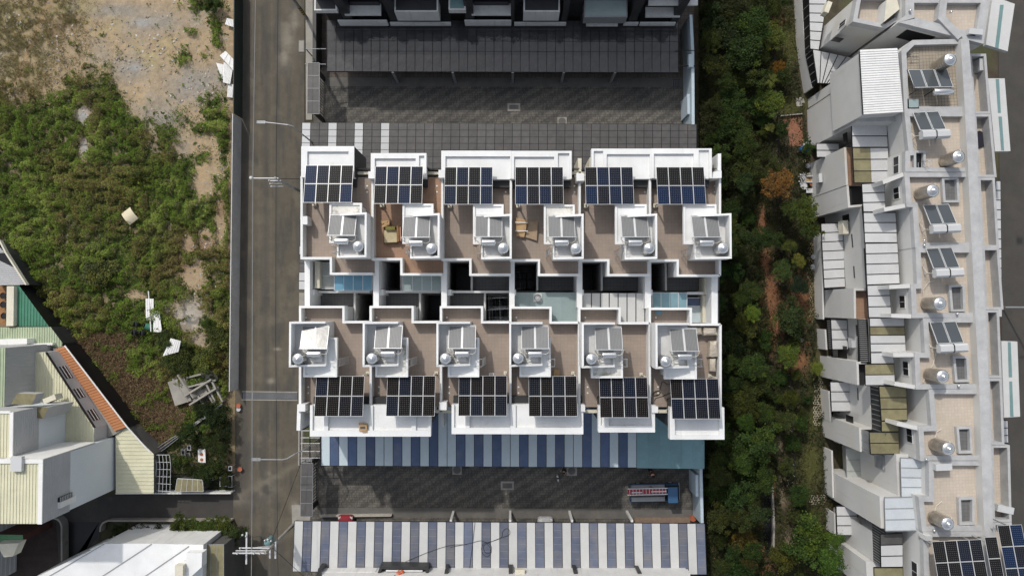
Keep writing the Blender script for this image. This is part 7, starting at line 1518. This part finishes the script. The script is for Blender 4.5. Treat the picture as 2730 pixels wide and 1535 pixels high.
b = MB(); b.tube([(x0-1.6, y0+.15, 8.1), (x0, y0, 7.2)], .025, ALU, 4); b.tube([(x0-1.6, y0-.07, 8.75), (x0, y0, 7.8)], .025, ALU, 4); b.build('brace', t)
for (ix, iy, iz) in ((x0-2.45, y0-.07, 8.86), (x0-2.45, y0+.15, 8.2), (x0-2.3, y0+1.3, 8.1), (x0-1.0, y0-.07, 8.86), (x0-.5, y0-.07, 8.86), (x0-.6, y0+.55, 7.3), (x0-.3, y0+.65, 7.3), (x0-.05, y0+.5, 7.3), (x0-1.98, y0+1.2, 8.1)):
    b = MB(); b.lathe((ix, iy, iz), [(.05, 0), (.09, .05), (.05, .09), (.09, .13), (.04, .2)], SHEETW, 8); b.build('insulator', t, smooth=True)
b = MB(); b.tube([(x0-.6, y0+.5, 7.4), (x0-1.0, y0+1.0, 7.6), (x0-2.0, y0+.9, 7.9)], .02, BLACKM, 4); b.tube([(x0-.3, y0+.6, 7.4), (x0-.1, y0+1.3, 7.6), (x0+.1, y0+.8, 7.2)], .02, BLACKM, 4); b.build('jumper_cable', t)
f0 = Vector(P(838, 552, 0)); t = thing('utility_pole', 'grey utility pole with short racked crossarms beside the upper solar array', 'utility pole', (f0.x, f0.y, 0)); b = MB()
t_ = Vector(P(733, 474, 8.8)); f0 = Vector((t_.x, t_.y, 0)); t.location = (f0.x, f0.y, 0); b.tube([f0, t_], .15, GREYM, 8, .10); b.build('pole', t)
for dz, dy in ((8.6, 0), (7.9, -.1), (7.6, -.3), (7.3, -.5)):
    b = MB(); L_ = 2.2 if dz == 8.6 else .9; b.box(f0.x-L_, f0.y+dy-.04, dz-.04, f0.x+.25, f0.y+dy+.04, dz+.04, ALU); b.build('crossarm', t)
b = MB(); b.lathe((f0.x-2.15, f0.y, 8.6), [(.05, 0), (.16, .06), (.16, .16), (.05, .22)], SHEETW, 10); b.build('insulator', t, smooth=True)
for k in range(3): b = MB(); b.lathe((f0.x-.8+.25*k, f0.y-.1-.2*k, 7.95-.3*k), [(.04, 0), (.08, .05), (.04, .12)], SHEETW, 8); b.build('insulator', t, smooth=True)
b = MB(); b.tube([(f0.x+.2, f0.y+.1, 7.8), Vector(P(802, 477, 6.5))], .025, BLACKM, 4); b.build('service_cable', t)
f0 = Vector(P(818, 49, 0)); t = thing('utility_pole', 'utility pole with black and yellow striped foot by the dark building', 'utility pole', (f0.x, f0.y, 0)); b = MB(); b.tube([f0, (f0.x, f0.y, 9)], .17, CONC, 10, .12); b.build('pole', t)
YB = mk('warning_yellow', (.45, .30, .04), .6)
for k in range(8): b = MB(); b.lathe((f0.x, f0.y, .9+k*.22), [(.178, 0), (.178, .22)], [YB, DARKW][k % 2], 12); b.build('warning_band', t)
wx = Vector(P(676, 1467, 8.3))
b = MB(); b.tube([P(682, -60, 8.3), P(674, 470, 8.0), P(672.5, 900, 8.0), P(672, 1310, 8.2), P(670, 1560, 8.3)], .03, GREYM, 4); tag(b.build('power_line'), 'pale power line running over the full length of the road', 'power line')
b = MB(); b.tube([P(742, -60, 8.3), P(736, 460, 8.2), P(735, 900, 8), P(740, 1440, 8.2)], .018, BLACKM, 4); tag(b.build('power_line'), 'thin dark power line over the middle of the road', 'power line')
b = MB(); b.tube([(x0-.1, y0+.2, 7.5), P(802, 1235, 4.5)], .022, BLACKM, 4); tag(b.build('service_wire'), 'dark wire from transformer pole to the lower gate roof', 'wire'); b = MB(); b.tube([(x0+.05, y0, 7.5), P(815, 1540, 5)], .022, BLACKM, 4); tag(b.build('service_wire'), 'dark wire from transformer pole down over the striped canopy corner', 'wire')
b = MB(); b.tube([P(740, 1450, 8), P(742, 1560, 8.2)], .022, BLACKM, 4); tag(b.build('service_wire'), 'dark wire leaving the transformer pole at the bottom edge', 'wire')
f = P(2735, 819, 6); t = thing('street_lamp', 'street lamp arm reaching in from the right edge over the far road', 'street lamp', (f[0]+2, f[1], 0)); b = MB(); b.tube([(f[0]+2, f[1], 0), (f[0]+2, f[1], 6)], .09, GALV, 8); b.build('pole', t); b = MB(); b.tube([(f[0]+2, f[1], 6), P(2680, 819, 6.2)], .07, GALV, 6); b.build('arm', t)
# ------------------------------------------------------------------ garden furniture by the white wall
def pot(label, x, y, r=.25, h=.4, m=CREAMW, ball=False, group='pots in the side gardens'):
    c = P(x, y, h/2); t = thing('plant_pot', label, 'pot', (c[0], c[1], 0.02), group); b = MB(); b.lathe((0, 0, 0), [(r*.7, 0), (r, h), (r*1.08, h), (r*1.08, h*.9), (r*.88, h*.88)] if not ball else [(r*.5, 0), (r, h*.4), (r*.9, h*.8), (r*.5, h)], m, 16); o = b.build('pot_body', smooth=ball); o.parent = t
    b = MB(); b.lathe((0, 0, h*.8), [(r*.86, 0), (0.01, .02)], SOILD if not ball else m, 12); o = b.build('soil'); o.parent = t
pot('round white stone ball pot above the white garden table', 2154, 443, .26, .5, SHEETW, True); pot('large ring-rimmed white pot left of the low table', 2141, 497, .32, .45, SHEETW); pot('terracotta-filled cream pot on the low table by the wall', 2162, 492, .2, .5, TERRA)
pot('round cream pot against the wall, above the seat', 2156, 467, .24, .45, CREAMW, True); pot('white round pot beside the ring pavers at mid height', 2167, 685, .22, .35, SHEETW); pot('dark tyre-like pot ring beside the ring pavers', 2166, 712, .26, .2, SHEETW)
pot('terracotta pot at the end of the lower brown planter', 1846, 1379, .3, .45, TERRA); pot('red pot on the road edge of the garden plot', 641, 1249, .22, .35, TERRA); pot('red pot high on the road edge of the garden plot', 637, 1080, .22, .35, TERRA); pot('white pot below the high red pot', 637, 1090, .2, .3, SHEETW)
pot('small pot on the wall foot beside the lowest air conditioner', 2223, 1409, .18, .3, TERRA); pot('white round pot in the soil beside red lattice', 2134, 905, .25, .25, GREYM); pot('pale pot ring beside the blue-green bush', 2110, 877, .22, .25, GREYM)
t = thing('garden_chair', 'white garden chair with tan cushion by the wall', 'chair', P(2156, 479, .4)[:2]+(0.02,)); b = MB(); b.box(-.3, -.3, .3, .3, .3, .38, SHEETW); b.box(-.32, .25, .3, .32, .33, .7, SHEETW); b.box(-.32, -.33, .3, .32, -.25, .6, SHEETW); o = b.build('frame'); o.parent = t; b = MB(); b.box(-.25, -.22, .38, .25, .22, .46, CARDB); o = b.build('cushion'); o.parent = t; b = MB(); [b.box(sx*.27-.03, sy*.27-.03, 0, sx*.27+.03, sy*.27+.03, .3, SHEETW) for sx in (-1, 1) for sy in (-1, 1)]; o = b.build('leg'); o.parent = t
t = thing('garden_table', 'low rectangular white table below the ring-rimmed pot', 'table', P(2160, 509, .4)[:2]+(0.02,)); b = MB(); b.box(-.42, -.22, .42, .42, .22, .47, SHEETW); o = b.build('table_top'); o.parent = t; b = MB(); [b.box(sx*.36-.03, sy*.17-.03, 0, sx*.36+.03, sy*.17+.03, .42, SHEETW) for sx in (-1, 1) for sy in (-1, 1)]; o = b.build('leg'); o.parent = t
for k, (x, y) in enumerate([(2137, 471), (2143, 478), (2138, 484), (2144, 466)]):
    c = P(x, y, .3); b = MB(); r = random.Random(k)
    for j in range(6): a = j*1.05+k; b.prism([(c[0], c[1]), (c[0]+.3*math.cos(a-.2), c[1]+.3*math.sin(a-.2)), (c[0]+.34*math.cos(a), c[1]+.34*math.sin(a)), (c[0]+.3*math.cos(a+.2), c[1]+.3*math.sin(a+.2))], [.35, .28, .25, .28], [.33, .26, .23, .26], SHEETW)
    b.tube([(c[0], c[1], 0), (c[0], c[1], .35)], .04, SHEETW, 6); tag(b.build('white_ornament'), f"white petal-shaped garden ornament, {['upper left', 'middle right', 'lower left', 'topmost'][k]} of the four", 'ornament', 'white ornaments by the orange tree')
for k, x in enumerate((2143, 2153)):
    c = P(x, 396, .8); b = MB(); b.lathe((c[0], c[1], 0.02), [(.26, 0), (.29, .25), (.27, .4), (.29, .55), (.26, .82), (.24, .84), (.0, .82)], BLUB, 16); tag(b.build('barrel', smooth=True), f"blue plastic barrel by the wall, {['left', 'right'][k]} of the pair", 'barrel', 'blue barrels by the wall')
c = P(2152, 385, .6); b = MB(); b.lathe((c[0], c[1], 0.02), [(.3, 0), (.34, .5), (.30, .58), (0.01, .62)], SHEETW, 18); tag(b.build('white_tub', smooth=True), 'big white tub above the blue barrels', 'tub')
sheet('brick_garden_path', Q((1730, 0), 1420, 1250, 1630, 1240, 1640, 1448, 1660, 1560, 1500, 1560, 1490, 1448), .05, BRICK)
b = MB(); b.line([P(x, y, .3)[:2] for x, y in Q((1730, 0), 1405, 1237, 1635, 1215)], .1, .35, 0, CONC); tag(b.build('garden_kerb'), 'pale kerb at the top of the brick garden path', 'kerb')
b = MB(); b.prism(wp(Q((2086, 0), 145, 1050, 215, 1035, 240, 1090, 205, 1135, 150, 1135), .1), .1, 0, STONE); tag(b.build('stepping_slab'), 'pale irregular slab above the brick garden path', 'slab')
# black rail line through the gardens
b = MB(); pts = [(2063, 130), (2068, 240), (2074, 330), (2082, 560), (2090, 740), (2096, 860), (2106, 1000), (2113, 1150), (2122, 1300), (2128, 1480)]; b.line([P(x, y, .7)[:2] for x, y in pts], .04, .75, .66, BLACKM)
for i in range(0, 46): y = 130+i*30; x = np.interp(y, [p[1] for p in pts], [p[0] for p in pts]); c = P(x, y, .7); b.box(c[0]-.03, c[1]-.03, 0, c[0]+.03, c[1]+.03, .6, GREYM)
tag(b.build('garden_fence'), 'thin dark rail fence running the length of the gardens', 'fence')
# ring pavers
def rings(label, x0, y0, x1, y1, col, seed, keep=.75, sp=7.2):
    r = np.random.default_rng(seed); V = []; F = []; rows = int((y1-y0)/(sp*.86))+1
    for j in range(rows):
        for i in range(int((x1-x0)/sp)+1):
            if r.random() > keep: continue
            px, py = x0+i*sp+(j % 2)*sp/2+r.uniform(-.5, .5), y0+j*sp*.86; c = P(px, py, 0); n = 8; k = len(V)
            for q in range(n):
                a = 2*math.pi*q/n
                for rr_, zz in ((.155, .04), (.155, .10), (.10, .10), (.10, .04)): V.append((c[0]+rr_*math.cos(a), c[1]+rr_*math.sin(a), zz))
            for q in range(n):
                q2 = (q+1) % n
                for e in range(3): F.append((k+q*4+e, k+q2*4+e, k+q2*4+e+1, k+q*4+e+1))
    if not V: return
    me = mesh_np('ring_pavers', np.array(V), np.array(F), None, mk('paver_'+str(seed), col, .85, var=.2)); o = bpy.data.objects.new('ring_pavers', me); COL.objects.link(o); o['kind'] = 'stuff'; o['label'] = label; o['category'] = 'paving'
CR_, TC = (.40, .36, .28), (.38, .17, .09)
rings('cream openwork ring pavers along the wall foot beside the brown soil', 2156, 652, 2172, 858, (.30, .25, .15), 201, .62); rings('pale openwork ring pavers along the wall foot in the lower garden', 2171, 1012, 2186, 1135, CR_, 202, .7); rings('cream openwork ring pavers in the lower lawn', 2160, 1322, 2198, 1346, CR_, 203, .85)
rings('terracotta ring lattice above the lower gardens', 2104, 850, 2166, 856, TC, 204, .7); rings('terracotta ring lattice between two garden beds', 2108, 914, 2164, 920, TC, 205, .9); rings('terracotta ring lattice above the dark hedge bed', 2110, 1002, 2178, 1007, TC, 206, .75); rings('small patch of cream rings by the creek path', 2101, 1282, 2110, 1304, CR_, 207, .8); rings('broken pale rings beside the creek path', 2112, 1425, 2120, 1466, CR_, 208, .7); rings('cream rings by the wall below the blue barrels', 2144, 405, 2156, 440, (.32, .26, .16), 209, .7)
# ------------------------------------------------------------------ vehicles
def wheel(t, x, y, r=.3, w=.2, axis='y'):
    b = MB(); k = 16; 
    for (rr_, ww, m) in ((r, w, TYRE), (r*.6, w+.02, SILVP)):
        a = [(x+rr_*math.cos(6.283*i/k), r+rr_*math.sin(6.283*i/k)) for i in range(k)]; n = len(b.v); b.v += [(p[0], y-ww/2, p[1]) for p in a]+[(p[0], y+ww/2, p[1]) for p in a]; mi = b.slot(m)
        b.f += [tuple(range(n, n+k)), tuple(range(n+2*k-1, n+k-1, -1))]+[(n+i, n+(i+1) % k, n+k+(i+1) % k, n+k+i) for i in range(k)]; b.m += [mi]*(k+2)
    o = b.build('wheel'); o.parent = t
c = P(1746, 1311, .8); t = thing('flatbed_truck', 'small blue-cabbed flatbed truck carrying a red and white lift ladder', 'truck', (c[0], c[1], .03), None, .02)
def tb_(nm, bxs, m=None):
    b = MB(); [b.box(*q[:6], q[6] if len(q) > 6 else m) for q in bxs]; o = b.build(nm); o.parent = t; return o
tb_('chassis', [(-2.5, -.35, .35, 2.2, .35, .55)], BLACKM); tb_('cargo_bed', [(-2.5, -.82, .62, 1.0, .82, .72)], GREYM); tb_('side_board', [(-2.5, -.86, .7, .98, -.82, 1.05)], BLUEP); tb_('side_board', [(-2.5, .82, .7, .98, .86, 1.05)], BLUEP); tb_('side_board', [(-2.54, -.86, .62, -2.5, .86, 1.05)], BLUEP)
tb_('side_deck', [(-2.4, -.8, 1.05, .9, -.38, 1.12)], GREYM); tb_('side_deck', [(-2.4, .38, 1.05, .9, .8, 1.12)], GREYM)
b = MB(); b.prism([(1.08, -.8), (2.35, -.8), (2.35, .8), (1.08, .8)], [1.15, 1.05, 1.05, 1.15], .35, BLUEP); b.prism([(1.08, -.74), (2.3, -.74), (2.3, .74), (1.08, .74)], [1.9, 1.1, 1.1, 1.9], 1.05, DARKG); b.prism([(1.04, -.76), (1.98, -.76), (1.98, .76), (1.04, .76)], 1.96, 1.88, BLUEP); o = b.build('cab'); o.parent = t
tb_('bumper', [(2.36, -.8, .35, 2.5, .8, .6)], GREYM); tb_('headlight', [(2.3, -.75, .68, 2.38, -.5, .85)], SHEETW); tb_('headlight', [(2.3, .5, .68, 2.38, .75, .85)], SHEETW); tb_('mirror', [(2.1, -1.0, 1.2, 2.16, -.82, 1.45)], BLACKM); tb_('mirror', [(2.1, .82, 1.2, 2.16, 1.0, 1.45)], BLACKM)
for x in (-1.6, 1.6):
    for y in (-.72, .72): wheel(t, x, y, .32)
c = P(1728, 1310, 2.2); t = thing('lift_ladder', 'red and white folded lift ladder lying over the truck bed and cab', 'ladder', (c[0], c[1], 2.0), None, .02)
tb_('red_beam', [(-1.95, -.24, .02, 1.75, .24, .12)], REDP); tb_('rail', [(-2.0, -.33, .0, 1.9, -.26, .16)], ALU); tb_('rail', [(-2.0, .26, .0, 1.9, .33, .16)], ALU); tb_('centre_rail', [(.3, -.05, .12, 1.8, .04, .2), (-1.6, -.1, .12, -.6, -.02, .2)], ALU); tb_('rung', [(-1.8+k*.32, -.25, .12, -1.76+k*.32, .25, .15) for k in range(12)], SHEETW); tb_('support', [(-1.9, -.3, -.9, -1.8, .3, 0), (.4, -.3, -.9, .5, .3, 0)], GREYM)
def car(label, x, y, m, rz):
    c = P(x, y, .9); t = thing('parked_car', label, 'car', (c[0], c[1]-2.0, .03), 'cars under the bottom canopy', rz)
    sec = [(2.1, .55, .35, .6), (2.0, .72, .3, .75), (1.4, .8, .28, .88), (.8, .82, .28, .95), (-1.2, .82, .28, 1.0), (-1.9, .78, .3, .95), (-2.1, .65, .4, .8)]
    b = MB(); prev = None
    for (yy, w, z0, z1) in sec:
        r_ = [(-w, yy, z0), (-w*1.02, yy, (z0+z1)/2), (-w*.85, yy, z1), (-w*.4, yy, z1+.05), (w*.4, yy, z1+.05), (w*.85, yy, z1), (w*1.02, yy, (z0+z1)/2), (w, yy, z0)]
        if prev: [b.face([prev[i], prev[i+1], r_[i+1], r_[i]], m) for i in range(7)]
        else: b.face(r_, m)
        prev = r_
    b.face(prev[::-1], m); o = b.build('body', smooth=False); o.parent = t
    b = MB(); b.prism([(-.72, .95), (.72, .95), (.72, -1.6), (-.72, -1.6)], [.98, .98, 1.02, 1.02], .9, DARKG); b.v = b.v; 
    q0 = [(-.7, .95, .97), (.7, .95, .97), (.55, .25, 1.42), (-.55, .25, 1.42)]; b.face(q0, DARKG); q1 = [(-.55, .25, 1.42), (.55, .25, 1.42), (.55, -1.1, 1.44), (-.55, -1.1, 1.44)]; b.face(q1, m); b.face([(-.55, -1.1, 1.44), (.55, -1.1, 1.44), (.7, -1.65, 1.0), (-.7, -1.65, 1.0)], DARKG); b.face([(-.7, .95, .97), (-.55, .25, 1.42), (-.55, -1.1, 1.44), (-.7, -1.65, 1.0)], DARKG); b.face([(.7, .95, .97), (.55, .25, 1.42), (.55, -1.1, 1.44), (.7, -1.65, 1.0)], DARKG)
    o = b.build('cabin'); o.parent = t
    for s in (-1, 1): b = MB(); b.prism([(s*.45, 2.03), (s*.7, 1.95), (s*.72, 1.75), (s*.5, 1.8)], .80, .62, SHEETW); o = b.build('headlight'); o.parent = t
    for xx in (-.75, .75):
        for yy in (-1.3, 1.3):
            b = MB(); k = 14; a = [(yy+.3*math.cos(6.283*i/k), .3+.3*math.sin(6.283*i/k)) for i in range(k)]; n = 0; b.v += [(xx-.1, p[0], p[1]) for p in a]+[(xx+.1, p[0], p[1]) for p in a]; mi = b.slot(TYRE); b.f += [tuple(range(0, k)), tuple(range(2*k-1, k-1, -1))]+[(i, (i+1) % k, k+(i+1) % k, k+i) for i in range(k)]; b.m += [mi]*(k+2); o = b.build('wheel'); o.parent = t
car('red car with only its bonnet showing from under the striped canopy', 920, 1377, REDP, 0); car('silver white car nose showing under the middle of the striped canopy', 1454, 1382, SILVP, 0)
b = MB(); b.pprism(Q((600, 1173), 1020, 795, 1780, 788, 1770, 812, 1020, 820), .35, 0, STONE); tag(b.build('planter_kerb'), 'long pale planter kerb behind the red car', 'kerb'); b = MB(); b.pprism(Q((1200, 1173), 1960, 825, 2560, 820, 2560, 878, 1975, 882), .3, 0, mk('tan_aggregate', (.22, .16, .12), .9, var=.2, vsc=3)); tag(b.build('planter'), 'brown gravel planter strip below the truck', 'planter')
# ------------------------------------------------------------------ people and dog
def skinmesh(name, verts, edges, radii, m, parent, root=0, lv=1):
    me = bpy.data.meshes.new(name); me.from_pydata(verts, edges, []); me.materials.append(m); o = bpy.data.objects.new(name, me); COL.objects.link(o); o.parent = parent
    md = o.modifiers.new('Skin', 'SKIN'); sv = me.skin_vertices if me.skin_vertices else None
    if not me.skin_vertices: me.skin_vertices.new() if hasattr(me.skin_vertices, 'new') else None
    sk = me.skin_vertices[0].data
    for i, r_ in enumerate(radii): sk[i].radius = (r_, r_); sk[i].use_root = (i == root)
    s = o.modifiers.new('Subsurf', 'SUBSURF'); s.levels = lv; s.render_levels = lv
    for p in me.polygons: p.use_smooth = True
    return o
def person(label, loc, rz, shirt, trousers, bend=0.0, arms=0.3):
    t = thing('person', label, 'person', loc, None, rz); cb, sb = math.cos(bend), math.sin(bend)
    def T(x, y, z): z2 = z-.95; return (x, y*cb+z2*sb, .95+z2*cb-y*sb) if z > .95 else (x, y, z)
    hip = (0, 0, .95); V = [hip, T(0, 0, 1.2), T(0, 0, 1.42), T(0, .01, 1.52), T(0, .03, 1.62), T(0, .03, 1.70), (-.1, 0, .9), (-.12, .06, .5), (-.12, 0, .08), (-.12, .14, .04), (.1, 0, .9), (.12, -.03, .5), (.12, -.1, .08), (.12, .04, .04),
        T(-.2, 0, 1.42), T(-.28, .08, 1.15), T(-.25, .08+arms, 1.0), T(.2, 0, 1.42), T(.28, .05, 1.15), T(.26, .05+arms, 1.02)]
    E = [(0, 1), (1, 2), (2, 3), (3, 4), (4, 5), (0, 6), (6, 7), (7, 8), (8, 9), (0, 10), (10, 11), (11, 12), (12, 13), (2, 14), (14, 15), (15, 16), (2, 17), (17, 18), (18, 19)]
    R_ = [.13, .12, .13, .055, .095, .08, .085, .06, .045, .04, .085, .06, .045, .04, .06, .045, .032, .06, .045, .032]; skinmesh('body', V, E, R_, SKIN, t)
    skinmesh('shirt', [T(0, 0, .98), V[1], V[2], V[14], V[15], V[17], V[18]], [(0, 1), (1, 2), (2, 3), (3, 4), (2, 5), (5, 6)], [.15, .145, .15, .08, .062, .08, .062], shirt, t)
    skinmesh('trousers', [hip, V[6], V[7], (V[8][0], V[8][1], .14), V[10], V[11], (V[12][0], V[12][1], .14)], [(0, 1), (1, 2), (2, 3), (0, 4), (4, 5), (5, 6)], [.15, .1, .075, .06, .1, .075, .06], trousers, t)
    h = V[5]; b = MB(); b.lathe((h[0], h[1]-.01, h[2]-.06), [(.105, 0), (.115, .06), (.09, .12), (.04, .16)], HAIR, 12); o = b.build('hair', smooth=True); o.parent = t; return t
c = P(1505, 1254, 1.0); person('person in dark clothes walking beside the round alley cover', (c[0], c[1], .03), 2.4, DKCL, DKCL, .15)
c = P(1736, 1259, 1.0); person('person in dark red top half under the teal canopy', (c[0], c[1]+.1, .03), 3.4, mk('dark_red_cloth', (.12, .03, .025), .9), DKCL, .5)
c = P(1069, 1517, 4.6); person('worker in orange clothes bending over the black balcony frame', (c[0]+.1, c[1]-.25, 3.7), 1.9, ORCL, ORCL, .95, .35)
c = P(1487, 1274, .35); t = thing('dog', 'small black and white dog walking in the lower alley', 'dog', (c[0], c[1], .03), None, rad(100)); BW = mk('dog_white', (.6, .6, .58), .8); BK = mk('dog_black', (.015, .015, .015), .8)
V = [(0, 0, .36), (.22, 0, .37), (.36, 0, .47), (.46, 0, .46), (-.2, 0, .36), (-.34, 0, .46), (.22, .07, .2), (.22, .08, .03), (.22, -.07, .2), (.25, -.08, .03), (-.2, .07, .22), (-.25, .08, .13), (-.2, .08, .03), (-.2, -.07, .22), (-.25, -.08, .13), (-.22, -.08, .03)]
skinmesh('body', V, [(0, 1), (1, 2), (2, 3), (0, 4), (4, 5), (1, 6), (6, 7), (1, 8), (8, 9), (4, 10), (10, 11), (11, 12), (4, 13), (13, 14), (14, 15)], [.10, .11, .07, .035, .09, .02, .035, .022, .035, .022, .045, .025, .022, .045, .025, .022], BW, t)
skinmesh('black_coat', [(-.1, 0, .38), (.02, 0, .385), (.1, 0, .385)], [(0, 1), (1, 2)], [.108, .112, .112], BK, t); skinmesh('head_patch', [(.34, 0, .49), (.42, 0, .49)], [(0, 1)], [.078, .06], BK, t)
for s in (-1, 1): b = MB(); b.prism([(.32, s*.04), (.38, s*.03), (.36, s*.09)], [.53, .53, .60], .5, BK); o = b.build('ear'); o.parent = t
